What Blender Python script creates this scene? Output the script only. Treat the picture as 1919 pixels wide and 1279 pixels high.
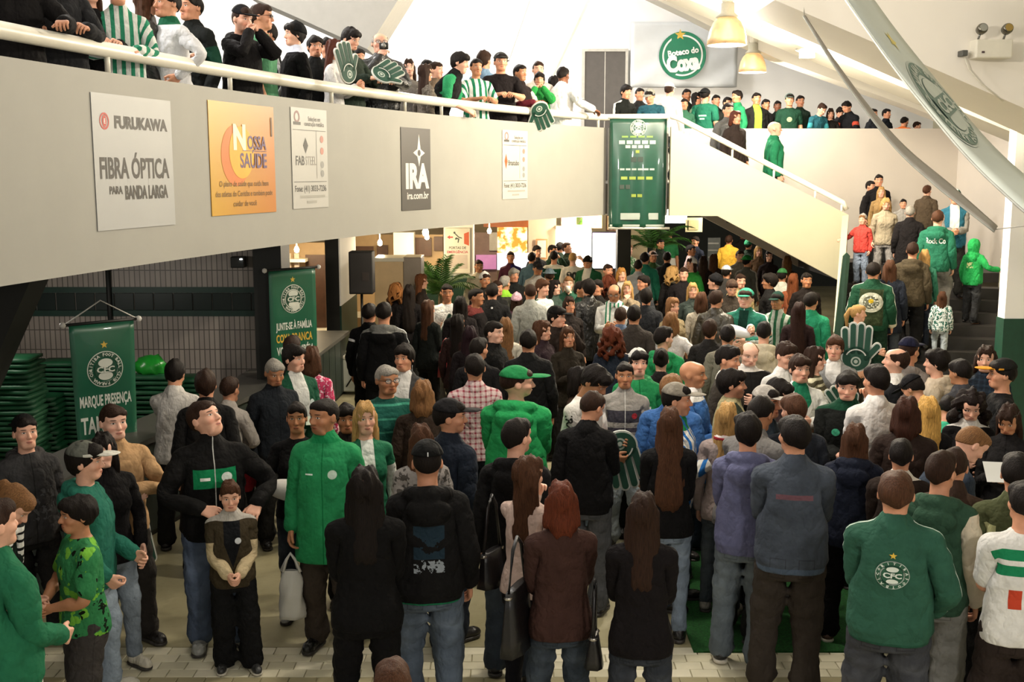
import bpy, bmesh, math, random
import numpy as np
from mathutils import Vector, Matrix
for _o in list(bpy.data.objects): bpy.data.objects.remove(_o)
scene = bpy.context.scene
C = scene.collection
# ------------------------------------------------------------------ camera
FPX, PITCH, CAMZ = 2100.0, math.radians(8.6), 3.33
cam = bpy.data.objects.new('camera', bpy.data.cameras.new('camera')); C.objects.link(cam)
cam.data.sensor_width = 36.0; cam.data.lens = FPX / 1919 * 36.0; cam.data.clip_start = .1; cam.data.clip_end = 200
cam.location = (0, 0, CAMZ); cam.rotation_euler = (math.pi/2 - PITCH, 0, 0)
scene.camera = cam
# ------------------------------------------------------------------ world, lights, exposure
w = bpy.data.worlds.new('world'); scene.world = w; w.use_nodes = True
bg = w.node_tree.nodes['Background']; bg.inputs[0].default_value = (1.0, .96, .90, 1); bg.inputs[1].default_value = .45
vs = scene.view_settings; vs.view_transform = 'Standard'; vs.look = 'None'; vs.gamma = 1.0; vs.use_curve_mapping = False; vs.exposure = 0.3
scene.display_settings.display_device = 'sRGB'
def light(name, kind, loc, power, col=(1, .9, .76), size=.3, rot=None, **k):
    l = bpy.data.lights.new(name, kind); l.energy = power; l.color = col
    if kind == 'AREA': l.size = size
    else: l.shadow_soft_size = size
    for a, b in k.items(): setattr(l, a, b)
    o = bpy.data.objects.new(name, l); C.objects.link(o); o.location = loc
    if rot: o.rotation_euler = rot
    return o
LAMPS = [(1362, 85, 14.6), (1410, 136, 21.0)]      # the two hanging lamps in view; the row goes on towards the camera
WARM = (1, .90, .75)
def ray(px, py):
    u, v = (px - 959.5) / FPX, (639.5 - py) / FPX
    cp, sp = math.cos(PITCH), math.sin(PITCH)
    return np.array((u, cp + v*sp, -sp + v*cp))
def on_z(px, py, z):                 # point of the horizontal plane z seen at a pixel
    r = ray(px, py); return np.array((0, 0, CAMZ)) + r * ((z - CAMZ) / r[2])
def at_y(px, py, y):                 # point of the upright plane at distance y seen at a pixel
    r = ray(px, py); return np.array((0, 0, CAMZ)) + r * (y / r[1])

# hall lamps: the row of hanging bell lamps (two of them in view), added fill lights over the balcony, stall bulbs, floodlights
def lamp_light(px, py, y, p, up=.0): q = at_y(px, py, y); light('lamp_light', 'POINT', (q[0], q[1], q[2] - .04 + up), p, WARM, .12)
lamp_light(*LAMPS[0], 300); lamp_light(*LAMPS[1], 300)
light('lamp_light_near', 'POINT', (1.15, 8.2, 4.9), 320, WARM, .15); light('lamp_light_camera', 'POINT', (2.2, .3, 3.95), 330, (1, .94, .84), .2)
for q in ((-6.5, 9.5, 7.2), (-5.0, 15.5, 7.4), (-1.5, 21.5, 7.4)): light('balcony_fill_light', 'POINT', q, 820, (1, .97, .93), .3)  # added without fixtures, standing in for skylight on the upper walls
for px, py, y, p in ((1442, 48, 16.3, 700), (1514, 108, 16.3, 420)): q = at_y(px, py, y); light('flood_light', 'POINT', q + np.array((0, -.15, 0)), p, (1, .88, .68), .12)
for px, py, y, p in ((556, 474, 19.4, 40), (712, 461, 20.4, 45), (800, 450, 21.4, 45), (917, 440, 23.4, 60)): q = at_y(px, py, y); light('stall_light', 'POINT', q, p, (1, .80, .52), .06)
light('hall_back_lamp', 'POINT', (1.5, 25.0, 2.4), 130, (1, .90, .74), .1); light('tube_lamp', 'POINT', (3.6, 24.3, 2.35), 40, (1, .98, .95), .1)
light('under_stair_fill_light', 'POINT', (5.2, 26.5, 2.4), 150, (1, .88, .70), .1)  # added unseen light so the crowd under the stairs is not dark
light('store_fill_light', 'POINT', (-5.2, 10.6, 2.42), 46, (1, .93, .84), .25)  # added light brightening the dark tiled wall under the balcony
# added fill light for the dark front of the beige cabinet
light('cabinet_fill_light', 'POINT', (-1.2, 15.6, 2.45), 75, (1, .88, .68), .1)
# ------------------------------------------------------------------ materials
def hexc(h, a=True):
    if not isinstance(h, str): return tuple(h) + ((1,) if len(h) == 3 else ())
    v = [int(h[i:i+2], 16) / 255 for i in (1, 3, 5)]
    v = [c / 12.92 if c <= .04045 else ((c + .055) / 1.055) ** 2.4 for c in v]
    return (*v, 1.0)
class NB:
    def __init__(s, name):
        s.m = bpy.data.materials.new(name); s.m.use_nodes = True; s.t = s.m.node_tree; s.b = s.t.nodes['Principled BSDF']
    def n(s, typ, **k):
        nd = s.t.nodes.new(typ)
        for a, b in k.items(): setattr(nd, a, b)
        return nd
    def set(s, inp, v):
        if hasattr(v, 'is_output'): s.t.links.new(v, inp)
        else: inp.default_value = v
    def f(s, op, a, b=None, c=None):
        nd = s.n('ShaderNodeMath', operation=op)
        for i, v in enumerate((a, b, c)):
            if v is not None: s.set(nd.inputs[i], v)
        return nd.outputs[0]
    def mix(s, fac, a, b, mode='MIX'):
        nd = s.n('ShaderNodeMix', data_type='RGBA', blend_type=mode)
        s.set(nd.inputs[0], fac); s.set(nd.inputs[6], a); s.set(nd.inputs[7], b)
        return nd.outputs[2]
    def noise(s, vec, scale, detail=3, rough=.55, vscale=None):
        if vscale:
            mp = s.n('ShaderNodeMapping'); mp.inputs['Scale'].default_value = vscale; s.set(mp.inputs[0], vec); vec = mp.outputs[0]
        nd = s.n('ShaderNodeTexNoise'); nd.inputs['Scale'].default_value = scale; nd.inputs['Detail'].default_value = detail; nd.inputs['Roughness'].default_value = rough
        s.set(nd.inputs['Vector'], vec); return nd.outputs[0]
    def rng(s, x, a, b, c=0.0, d=1.0):
        nd = s.n('ShaderNodeMapRange'); s.set(nd.inputs[0], x)
        for i, v in enumerate((a, b, c, d)): nd.inputs[i+1].default_value = v
        return nd.outputs[0]
    def bump(s, h, strength, dist=.01):
        nd = s.n('ShaderNodeBump'); nd.inputs['Strength'].default_value = strength; nd.inputs['Distance'].default_value = dist
        s.set(nd.inputs['Height'], h); s.t.links.new(nd.outputs[0], s.b.inputs['Normal'])
    def rest(s):
        nd = s.n('ShaderNodeAttribute', attribute_name='rest'); sp = s.n('ShaderNodeSeparateXYZ'); s.t.links.new(nd.outputs['Vector'], sp.inputs[0])
        return nd.outputs['Vector'], sp.outputs[0], sp.outputs[1], sp.outputs[2]
    def objc(s):
        nd = s.n('ShaderNodeTexCoord'); return nd.outputs['Object']
    def geo(s): return s.n('ShaderNodeNewGeometry').outputs['Position']
MATS = {}
def mat(name, col, rough=.6, metal=0, noise=.12, scale=8, emit=None, bump=0, spec=.5, alpha=1, trans=0, coat=0):
    """plain procedural surface: colour with a little mottling and relief"""
    key = (name, str(col), rough, noise, scale)
    if key in MATS: return MATS[key]
    b = NB(name); p = b.objc(); c = hexc(col)
    nz = b.noise(p, scale, 4)
    b.set(b.b.inputs['Base Color'], b.mix(b.rng(nz, .3, .7), tuple(v * (1 - noise) for v in c[:3]) + (1,), tuple(min(1, v * (1 + noise)) for v in c[:3]) + (1,)))
    b.b.inputs['Roughness'].default_value = rough; b.b.inputs['Metallic'].default_value = metal; b.b.inputs['Specular IOR Level'].default_value = spec
    if bump: b.bump(b.noise(p, scale * 5, 4), bump)
    if emit: b.b.inputs['Emission Color'].default_value = hexc(emit[0]); b.b.inputs['Emission Strength'].default_value = emit[1]
    if alpha < 1: b.b.inputs['Alpha'].default_value = alpha
    if trans: b.b.inputs['Transmission Weight'].default_value = trans
    if coat: b.b.inputs['Coat Weight'].default_value = coat
    MATS[key] = b.m; return b.m

def cloth(col, layers=(), kind='cloth'):
    key = ('cloth', str(col), str(layers), kind)
    if key in MATS: return MATS[key]
    b = NB(kind); R, X, Y, Z = b.rest(); F = b.f
    c = hexc(col); AX = F('ABSOLUTE', X)
    if kind != 'denim': g_ = sum(c[:3]) / 3; c = tuple(v * .9 + g_ * .1 for v in c[:3]) + (1,)
    if kind == 'denim': g_ = sum(c[:3]) / 3; c = tuple(v * .62 + g_ * .38 for v in c[:3]) + (1,)
    lo = .72 if kind == 'denim' else .86
    nz = b.noise(R, 9 if kind == 'denim' else 14, 3)
    cur = b.mix(b.rng(nz, .3, .72), tuple(v * lo for v in c[:3]) + (1,), tuple(min(1, v * 1.10) for v in c[:3]) + (1,))
    if kind == 'denim':   # worn thighs
        wv = F('MULTIPLY', b.rng(b.noise(R, 5, 2), .45, .65), b.rng(F('ABSOLUTE', F('SUBTRACT', Z, .62)), .25, .05))
        cur = b.mix(F('MULTIPLY', wv, .45), cur, tuple(min(1, v * 1.9 + .03) for v in c[:3]) + (1,))
    lt = lambda a, v: F('LESS_THAN', a, v)
    gt = lambda a, v: F('GREATER_THAN', a, v)
    def box(a, lo_, hi_): return F('MULTIPLY', gt(a, lo_), lt(a, hi_))
    def sd(side): return lt(Y, -.005) if side == 'f' else gt(Y, .005) if side == 'b' else None
    def mul(*a):
        r = None
        for q in a:
            if q is None: continue
            r = q if r is None else F('MULTIPLY', r, q)
        return r
    al = F('ADD', F('MULTIPLY', F('SUBTRACT', AX, .164), float(AD[0])), F('MULTIPLY', F('SUBTRACT', Z, 1.396), float(AD[2])))   # along the arm
    ou = F('ADD', F('MULTIPLY', F('SUBTRACT', AX, .164), float(-AD[2])), F('MULTIPLY', F('SUBTRACT', Z, 1.396), float(AD[0])))  # across, outwards
    onarm = mul(gt(AX, .185), gt(al, .0), gt(ou, -.11))
    if kind in ('denim', 'trouser'):      # back pockets, fly and side seams as stitched lines
        ob = mul(box(AX, .034, .122), box(Z, .795, .925)); ib = mul(box(AX, .039, .117), box(Z, .801, .919))
        cur = b.mix(F('MULTIPLY', mul(F('SUBTRACT', ob, ib), gt(Y, .0)), .55), cur, tuple(v * .35 for v in c[:3]) + (1,))
        cur = b.mix(F('MULTIPLY', mul(lt(F('ABSOLUTE', F('SUBTRACT', Y, .012)), .0025), gt(AX, .12)), .5), cur, tuple(v * .4 for v in c[:3]) + (1,))
    for L in layers:
        t = L[0]; k = hexc(L[-1]); m = None
        if t == 'hs': m = mul(box(Z, L[1], L[2]), F('SUBTRACT', 1.0, onarm))
        elif t == 'hrep': m = mul(lt(F('FRACT', F('DIVIDE', Z, L[1])), L[2]), box(Z, L[3], L[4]) if len(L) > 5 else None)
        elif t == 'vrep': m = lt(F('FRACT', F('DIVIDE', X, L[1])), L[2])
        elif t == 'plaid': m = F('MULTIPLY', F('ADD', lt(F('FRACT', F('DIVIDE', X, L[1])), .35), lt(F('FRACT', F('DIVIDE', Z, L[1])), .35)), .5)
        elif t == 'box': m = mul(box(X, L[1], L[2]), box(Z, L[3], L[4]), sd(L[5]), F('SUBTRACT', 1.0, onarm))
        elif t in ('disc', 'ring'):
            r = F('SQRT', F('ADD', F('POWER', F('SUBTRACT', X, L[1]), 2), F('POWER', F('SUBTRACT', Z, L[2]), 2)))
            m = mul(lt(r, L[3]) if t == 'disc' else box(r, L[3] * .78, L[3]), sd(L[4]))
        elif t == 'sleeves': m = onarm
        elif t == 'cuff': m = mul(gt(al, L[1]), onarm)
        elif t == 'arm': m = mul(box(al, L[1], L[2]), onarm)
        elif t == 'sline': m = mul(lt(F('ABSOLUTE', F('SUBTRACT', Y, .01)), L[1]), gt(ou, .005), gt(F('ADD', al, .13), 0.0))
        elif t == 'zip': m = mul(lt(AX, L[1]), sd('f'))
        elif t == 'open': m = mul(lt(AX, F('MINIMUM', F('MULTIPLY', F('SUBTRACT', Z, L[2]), L[1]), .072)), sd('f'))
        elif t == 'hem': m = mul(lt(Z, L[1]), F('SUBTRACT', 1.0, onarm))
        elif t == 'yoke': m = gt(Z, L[1])
        elif t == 'blot': m = gt(b.noise(R, L[1], 2), L[2])
        elif t == 'blotb': m = mul(gt(b.noise(R, L[1], 4), L[2]), sd(L[3]), box(Z, L[4], L[5]), lt(AX, L[6]))
        cur = b.mix(m, cur, k)
    b.set(b.b.inputs['Base Color'], cur)
    b.b.inputs['Roughness'].default_value = {'leather': .38, 'shiny': .45}.get(kind, .85)
    b.b.inputs['Specular IOR Level'].default_value = {'leather': .5, 'shiny': .4}.get(kind, .12)
    b.b.inputs['Sheen Weight'].default_value = .0
    cr = F('ABSOLUTE', F('SUBTRACT', b.noise(R, 7.5, 3, .5, (1, 1, .7)), .5))
    b.bump(F('ADD', F('MULTIPLY', cr, 1.6), F('MULTIPLY', b.noise(R, 40, 3), .12)), .75, .05)
    MATS[key] = b.m; return b.m
SKIN = {'l': '#d9a58c', 'm': '#c98f70', 't': '#b07a58', 'd': '#7a4d36', 'p': '#e0b09a'}
def skinmat(tone, brow, stub=0):
    key = ('skin', tone, brow, stub)
    if key in MATS: return MATS[key]
    b = NB('skin'); R, X, Y, Z = b.rest(); F = b.f; c = hexc(SKIN[tone]); AX = F('ABSOLUTE', X)
    cur = b.mix(b.rng(b.noise(R, 22, 3), .3, .7), tuple(v * .9 for v in c[:3]) + (1,), tuple(min(1, v * 1.07) for v in c[:3]) + (1,))
    fr = F('LESS_THAN', Y, -.03)
    def el(cx, cz, rx, rz, e=.35):
        q = F('ADD', F('POWER', F('DIVIDE', F('SUBTRACT', AX, cx), rx), 2), F('POWER', F('DIVIDE', F('SUBTRACT', Z, cz), rz), 2))
        return F('MULTIPLY', b.rng(q, 1 + e, 1 - e), fr)
    cur = b.mix(F('MULTIPLY', el(.038, 1.607, .024, .018, .9), .35), cur, (c[0]*1.0, c[1]*.62, c[2]*.58, 1))
    if stub: cur = b.mix(F('MULTIPLY', el(0, 1.57, .062, .034, .5), stub), cur, hexc('#3a2c24'))
    cur = b.mix(F('MULTIPLY', el(0, 1.578, .023, .0105), .75), cur, (c[0]*.72, c[1]*.40, c[2]*.40, 1))
    cur = b.mix(el(0, 1.5775, .022, .0018), cur, hexc('#3a1c18'))
    cur = b.mix(F('MULTIPLY', el(.034, 1.6705, .020, .0048), .85), cur, hexc(brow))
    cur = b.mix(F('MULTIPLY', el(.032, 1.6525, .0175, .0085), .55), cur, (c[0]*.4, c[1]*.3, c[2]*.3, 1))
    cur = b.mix(el(.0315, 1.648, .0135, .0058), cur, hexc('#d8d0c8'))
    cur = b.mix(el(.0315, 1.6485, .0062, .0062), cur, hexc('#20140e'))
    b.set(b.b.inputs['Base Color'], cur); b.b.inputs['Roughness'].default_value = .5; b.b.inputs['Specular IOR Level'].default_value = .35
    b.b.inputs['Subsurface Weight'].default_value = .0
    MATS[key] = b.m; return b.m
def hairmat(col):
    key = ('hair', str(col))
    if key in MATS: return MATS[key]
    b = NB('hair'); R, X, Y, Z = b.rest(); c = hexc(col)
    nz = b.noise(R, 1.0, 4, .6, (170, 170, 14))
    b.set(b.b.inputs['Base Color'], b.mix(b.rng(nz, .3, .7), tuple(v * .5 for v in c[:3]) + (1,), tuple(min(1, v * 1.45) for v in c[:3]) + (1,)))
    b.b.inputs['Roughness'].default_value = .6; b.b.inputs['Specular IOR Level'].default_value = .14
    b.bump(nz, .8, .01)
    MATS[key] = b.m; return b.m
# ------------------------------------------------------------------ geometry helpers
WORK = bpy.data.scenes.new('workbench')        # small side scene in which modifiers and text are evaluated, removed at the end
def evaluated(o):
    vl = WORK.view_layers[0]; vl.update(); return o.evaluated_get(vl.depsgraph).to_mesh()
def tag(o, label=None, cat=None, group=None, kind=None):
    if label: o['label'] = label
    if cat: o['category'] = cat
    if group: o['group'] = group
    if kind: o['kind'] = kind
    return o
def pyobj(name, V, F, m, parent=None, smooth=False, kind=None):
    me = bpy.data.meshes.new(name); me.from_pydata([tuple(map(float, v)) for v in V], [], [tuple(int(i) for i in f) for f in F])
    if m: me.materials.append(m)
    if smooth: me.polygons.foreach_set('use_smooth', [True] * len(me.polygons))
    bm = bmesh.new(); bm.from_mesh(me); bmesh.ops.recalc_face_normals(bm, faces=bm.faces); bm.to_mesh(me); bm.free()
    o = bpy.data.objects.new(name, me); C.objects.link(o); o.parent = parent
    if kind: o['kind'] = kind
    return o
BOXF = [(0, 1, 3, 2), (4, 6, 7, 5), (0, 4, 5, 1), (2, 3, 7, 6), (0, 2, 6, 4), (1, 5, 7, 3)]
def boxv(lo, hi): return [(x, y, z) for x in (lo[0], hi[0]) for y in (lo[1], hi[1]) for z in (lo[2], hi[2])]
def join(parts):
    V, F = [], []
    for v, f in parts:
        n = len(V); V += list(v); F += [tuple(i + n for i in q) for q in f]
    return V, F
def box(name, lo, hi, m, parent=None, bev=0, kind=None):
    o = pyobj(name, boxv(lo, hi), BOXF, m, parent, kind=kind)
    if bev:
        b = o.modifiers.new('bevel', 'BEVEL'); b.width = bev; b.segments = 2
    return o
def boxes(name, L, m, parent=None, kind=None):
    V, F = join([(boxv(a, b), BOXF) for a, b in L]); return pyobj(name, V, F, m, parent, kind=kind)
def prism(name, pts, vec, m, parent=None, kind=None):
    n = len(pts); vec = np.array(vec); V = [np.array(p) for p in pts] + [np.array(p) + vec for p in pts]
    F = [tuple(range(n)), tuple(range(2*n-1, n-1, -1))] + [(i, (i+1) % n, n + (i+1) % n, n + i) for i in range(n)]
    return pyobj(name, V, F, m, parent, kind=kind)
def tubev(path, r, n=10, cap=True):
    path = [np.array(p, float) for p in path]; V, F = [], []
    rr = r if hasattr(r, '__len__') else [r] * len(path)
    up = np.array((0, 0, 1.0))
    for i, p in enumerate(path):
        d = path[min(i+1, len(path)-1)] - path[max(i-1, 0)]; d /= np.linalg.norm(d)
        a = np.cross(d, up if abs(d[2]) < .95 else np.array((1., 0, 0))); a /= np.linalg.norm(a); b = np.cross(a, d)
        V += [p + rr[i] * (a * math.cos(2*math.pi*k/n) + b * math.sin(2*math.pi*k/n)) for k in range(n)]
    for i in range(len(path)-1):
        F += [(i*n+k, i*n+(k+1) % n, (i+1)*n+(k+1) % n, (i+1)*n+k) for k in range(n)]
    if cap: F += [tuple(range(n)), tuple(range((len(path)-1)*n, len(path)*n))]
    return V, F
def tube(name, path, r, m, parent=None, n=10): 
    V, F = tubev(path, r, n); return pyobj(name, V, F, m, parent, smooth=True)
def lathe(name, prof, c, m, parent=None, n=24):
    V = []; F = []; k = len(prof)
    for i in range(n):
        a = 2*math.pi*i/n; V += [(c[0] + r*math.cos(a), c[1] + r*math.sin(a), c[2] + z) for r, z in prof]
    for i in range(n):
        j = (i+1) % n; F += [(i*k+q, j*k+q, j*k+q+1, i*k+q+1) for q in range(k-1)]
    return pyobj(name, V, F, m, parent, smooth=True)
def empty(name, loc, rz=0, label=None, cat=None, group=None):
    o = bpy.data.objects.new(name, None); C.objects.link(o); o.location = loc; o.rotation_euler = (0, 0, rz); o.empty_display_size = .2
    return tag(o, label, cat, group)
def panel(name, p0, p1, Y, m, parent=None, th=.04, bev=0):      # upright board at distance Y between two pixel corners
    a, b = at_y(p0[0], p0[1], Y), at_y(p1[0], p1[1], Y)
    lo = (min(a[0], b[0]), Y, min(a[2], b[2])); hi = (max(a[0], b[0]), Y + th, max(a[2], b[2]))
    return box(name, lo, hi, m, parent, bev)
_tx = {}
def text2d(s, h=1.0, w=None, bold=.0, res=3, sx=1.0):
    """outline of a text as (P, F); centred, capital height h (total width w if given)"""
    key = (s, bold, res)
    if key not in _tx:
        cu = bpy.data.curves.new('t', 'FONT'); cu.body = s; cu.fill_mode = 'FRONT'; cu.resolution_u = res; cu.offset = bold; cu.align_x = 'CENTER'
        o = bpy.data.objects.new('t', cu); WORK.collection.objects.link(o); m = evaluated(o)
        _tx[key] = (np.array([v.co[:2] for v in m.vertices]), [tuple(p.vertices) for p in m.polygons])
        bpy.data.objects.remove(o); bpy.data.curves.remove(cu)
    P, F = _tx[key]; P = P.copy()
    P[:, 0] -= (P[:, 0].max() + P[:, 0].min()) / 2
    capz = .70; P *= h / capz; P[:, 1] -= h * .5
    if w: P[:, 0] *= w / (P[:, 0].max() - P[:, 0].min())
    P[:, 0] *= sx
    return P, F
def disc2d(r, n=40, r0=0, cx=0, cy=0, sy=1.0):
    a = [2*math.pi*i/n for i in range(n)]
    if r0 == 0: return np.array([(cx + r*math.cos(t), cy + sy*r*math.sin(t)) for t in a]), [tuple(range(n))]
    P = np.array([(cx + q*math.cos(t), cy + sy*q*math.sin(t)) for q in (r, r0) for t in a])
    return P, [(i, (i+1) % n, n + (i+1) % n, n + i) for i in range(n)]
def rect2d(x0, y0, x1, y1, nx=1, ny=1):
    P = [(x0 + (x1-x0)*i/nx, y0 + (y1-y0)*j/ny) for j in range(ny+1) for i in range(nx+1)]
    return np.array(P), [(j*(nx+1)+i, j*(nx+1)+i+1, (j+1)*(nx+1)+i+1, (j+1)*(nx+1)+i) for j in range(ny) for i in range(nx)]
def star2d(r, cx=0, cy=0):
    P = [(cx, cy)] + [(cx + (r if i % 2 == 0 else r*.42)*math.sin(math.pi*i/5), cy + (r if i % 2 == 0 else r*.42)*math.cos(math.pi*i/5)) for i in range(10)]
    return np.array(P), [(0, i+1, (i+1) % 10 + 1) for i in range(10)]
def merge2d(L):
    V, F = [], []
    for P, f in L:
        n = len(V); V += [tuple(p) for p in P]; F += [tuple(i+n for i in q) for q in f]
    return np.array(V), F
def off(PF, x, y, rot_=0):
    P, F = PF; c, s = math.cos(rot_), math.sin(rot_)
    return np.stack([P[:, 0]*c - P[:, 1]*s + x, P[:, 0]*s + P[:, 1]*c + y], 1), F
def crest2d(r):
    """round club crest: list of (layer, art, colour): pale disc, lettered green ring, two pale lobes and the letters CFC"""
    W_, G_ = '#cfd2c6', '#14452f'
    L = [(0, disc2d(r, 44), W_), (1, disc2d(r*.95, 44, r*.69), G_), (1, disc2d(r*.62, 36), G_)]
    let = []
    for i, ch in enumerate('CORITIBA FOOT BALL CLUB PARANA '):
        if ch == ' ': continue
        a = math.radians(200 - i * 360 / 31); let.append(off(text2d(ch, r*.17, bold=.03, res=1), r*.82*math.cos(a), r*.82*math.sin(a), a - math.pi/2))
    L.append((2, merge2d(let), W_))
    L.append((2, merge2d([disc2d(r*.40, 26, cy=r*.36, sy=.60), disc2d(r*.40, 26, cy=-r*.36, sy=.60)]), W_))
    L.append((3, rect2d(-r*.585, -r*.215, r*.585, r*.215), G_)); L.append((4, text2d('CFC', r*.30, w=r*1.0, bold=.035, res=2), W_))
    return L
def art(layers, mp, parent, base=.004, step=.002, name='crest'):
    """flat artwork (2-D layers) laid on a surface through mp(x, y, lift)"""
    bycol = {}
    for lay, (P, F), col in layers: bycol.setdefault((lay, col), []).append((P, F))
    first = None
    for (lay, col), L in sorted(bycol.items(), key=lambda q: q[0][0]):
        P, F = merge2d(L)
        o = pyobj(name if first is None else name + '_marks', [mp(x, y, base + step*lay) for x, y in P], F, mat('print', col, .6, noise=.05), first or parent)
        if first is None: first = o
    return first

# ------------------------------------------------------------------ the setting
UP = 3.13                                     # upper floor
_pc = np.polyfit([4.5, 5.9, 7.3, 8.7, 10.7, 12.35, 14.1, 15.5, 17.5, 19.2], [-3.72, -3.55, -3.28, -2.95, -2.45, -1.9, -1.24, -.62, .42, 1.62], 3)
def bx(y): return float(np.polyval(_pc, y))
def bn(y):                                    # unit normal of the balcony front, towards the hall
    d = np.array((np.polyval(np.polyder(_pc), y), 1.0)); d /= np.linalg.norm(d); return np.array((d[1], -d[0]))
def on_bal(px, py):                           # pixel -> (y along the balcony front, z)
    r = ray(px, py); lo, hi = 3.0, 22.0
    for _ in range(50):
        m = (lo + hi) / 2
        if r[0] / r[1] * m < bx(m): hi = m
        else: lo = m
    # the front lies to the left of the hall: first crossing along the ray
    ys = np.linspace(3, 21, 3000); g = r[0]/r[1]*ys - np.polyval(_pc, ys); k = np.where(np.sign(g[:-1]) != np.sign(g[1:]))[0]
    y = ys[k[0]] if len(k) else lo
    return y, CAMZ + r[2] / r[1] * y
WHITE = mat('white_paint', '#98968e', .65, noise=.03, scale=2.0, bump=.05)
CREAM = mat('cream_paint', '#aca78f', .65, noise=.03, scale=2.0, bump=.05)
BRIGHT = mat('white_wall', '#efeeec', .7, noise=.02, scale=1.5)
BLACK = mat('black_paint', '#12130f', .6, noise=.2)
DGREEN = mat('dark_green_paint', '#10352a', .45, noise=.15)
METAL = mat('grey_metal', '#8c8c88', .4, .7, noise=.1)
STEELW = mat('white_enamel', '#d8d3c4', .35, noise=.04)

# floor: smooth screed, with a field of pale pavers along the near edge
def floor_mat():
    b = NB('screed'); p = b.geo()
    c = b.mix(b.rng(b.noise(p, 1.1, 5, .6), .35, .68), hexc('#8f8869'), hexc('#a8a081'))
    c = b.mix(b.rng(b.noise(p, 7, 5, .7), .55, .8, 0, .4), c, hexc('#58543f'))
    b.set(b.b.inputs['Base Color'], c); b.set(b.b.inputs['Roughness'], b.rng(b.noise(p, 3, 3), .3, .7, .28, .5)); b.bump(b.noise(p, 30, 3), .1)
    return b.m
TILE0, TILEW, TILEH = 7.52, .185, .118
fl = pyobj('floor', [(-12, -3, -.012), (14, -3, -.012), (14, 34, -.012), (-12, 34, -.012)], [(0, 1, 2, 3)], floor_mat(), kind='structure')
pyobj('screed', [(-12, TILE0, 0), (14, TILE0, 0), (14, 34, 0), (-12, 34, 0), (-12, TILE0, -.012), (14, TILE0, -.012)], [(0, 1, 2, 3), (0, 1, 5, 4)], floor_mat(), fl)
tm = [mat('paver_%d' % i, c, .5, noise=.08, scale=5) for i, c in enumerate(('#cdc7ae', '#c5bfa5', '#d5cfb8', '#bfb99f'))]
tb = mat('band_paver', '#9b9272', .5, noise=.1, scale=5)
me_t = None; rnd = random.Random(4); n_t = 0; rest_t = []
for r in range(0, 48):
    y1 = TILE0 - r * TILEH; y0 = y1 - TILEH
    band = r in (4, 11, 18, 25)
    for k in range(-26, 28):
        x0 = k * TILEW + (TILEW / 2 if r % 2 else 0)
        a = np.array((x0 + TILEW/2, (y0+y1)/2)); dep = a[1] * math.cos(PITCH) + CAMZ * math.sin(PITCH)
        vis = abs(a[0]) < dep * .47 and a[1] > 6.35 and r < 9
        if vis and n_t < 300:
            n_t += 1
            if me_t is None:
                bmm = bmesh.new(); bmesh.ops.create_cube(bmm, size=1.0)
                for v in bmm.verts: v.co = (v.co.x * (TILEW - .006), v.co.y * (TILEH - .006), v.co.z * .02 - .01)
                bmesh.ops.bevel(bmm, geom=[e for e in bmm.edges if all(v.co.z > -.01 for v in e.verts)], offset=.003, segments=1, affect='EDGES')
                me_t = []
                for m_ in tm + [tb]:
                    q = bpy.data.meshes.new('paver'); bmm.to_mesh(q); q.materials.append(m_); me_t.append(q)
                bmm.free()
            o = bpy.data.objects.new('paver', me_t[4] if band else me_t[rnd.randrange(4)]); C.objects.link(o); o.parent = fl
            o.location = (a[0], a[1], -.0005 - rnd.random() * .002)
        elif abs(a[0]) < 5: rest_t.append(((x0 + .003, y0 + .003, -.02), (x0 + TILEW - .003, y1 - .003, -.001)))
boxes('pavers_beyond', rest_t, tm[0], fl, kind='stuff')

# balcony: front wall, floor slab, railing
ys = list(np.linspace(3.2, 19.2, 40))
def strip(name, z0, z1, y_list, o0, o1, m, kind='structure', parent=None):
    V, F = [], []
    for y in y_list:
        n = bn(y); x = bx(y)
        for o_, z in ((o0, z0), (o0, z1), (o1, z1), (o1, z0)): V.append((x + n[0]*o_, y + n[1]*o_, z))
    k = len(y_list)
    for i in range(k-1):
        for q in range(4): F.append((i*4+q, i*4+(q+1) % 4, (i+1)*4+(q+1) % 4, (i+1)*4+q))
    F += [(0, 1, 2, 3), tuple(range((k-1)*4, k*4))]
    return pyobj(name, V, F, m, parent, kind=kind)
PTOP = 4.06
strip('wall_balcony', 2.60, PTOP, ys, 0, -.14, WHITE)
V = []
for y in ys: V += [(bx(y) - .14, y, UP), (-14, y, UP), (bx(y) - .14, y, 2.62), (-14, y, 2.62)]
F = []
for i in range(len(ys)-1): F += [(4*i, 4*i+1, 4*i+5, 4*i+4), (4*i+2, 4*i+3, 4*i+7, 4*i+6)]
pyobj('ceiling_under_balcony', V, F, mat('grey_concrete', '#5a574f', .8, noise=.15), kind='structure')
box('floor_upper', (-14, 19.2, 2.62), (2.62, 27, UP), mat('grey_concrete', '#5a574f', .8, noise=.15), kind='structure')
box('floor_upper_right', (2.62, 22.05, 2.62), (14, 27, UP), mat('grey_concrete', '#5a574f', .8, noise=.15), kind='structure')
box('wall_balcony_corner', (1.62, 19.06, 2.60), (2.62, 19.2, PTOP), WHITE, kind='structure')
rl = empty('balcony_railing', (bx(9), 9, PTOP), 0, 'cream tubular handrail along the top of the curved white balcony', 'railing')
def rel(e, V): return [np.array(v) - np.array(e.location) for v in V]
RZ = 4.235; path = [(bx(y) + bn(y)[0]*-.07, y + bn(y)[1]*-.07, RZ) for y in np.linspace(3.2, 19.25, 60)] + [(2.62, 19.13, RZ)]
V, F = tubev(path, .058, 14); pyobj('handrail', rel(rl, V), F, STEELW, rl, smooth=True)
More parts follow.
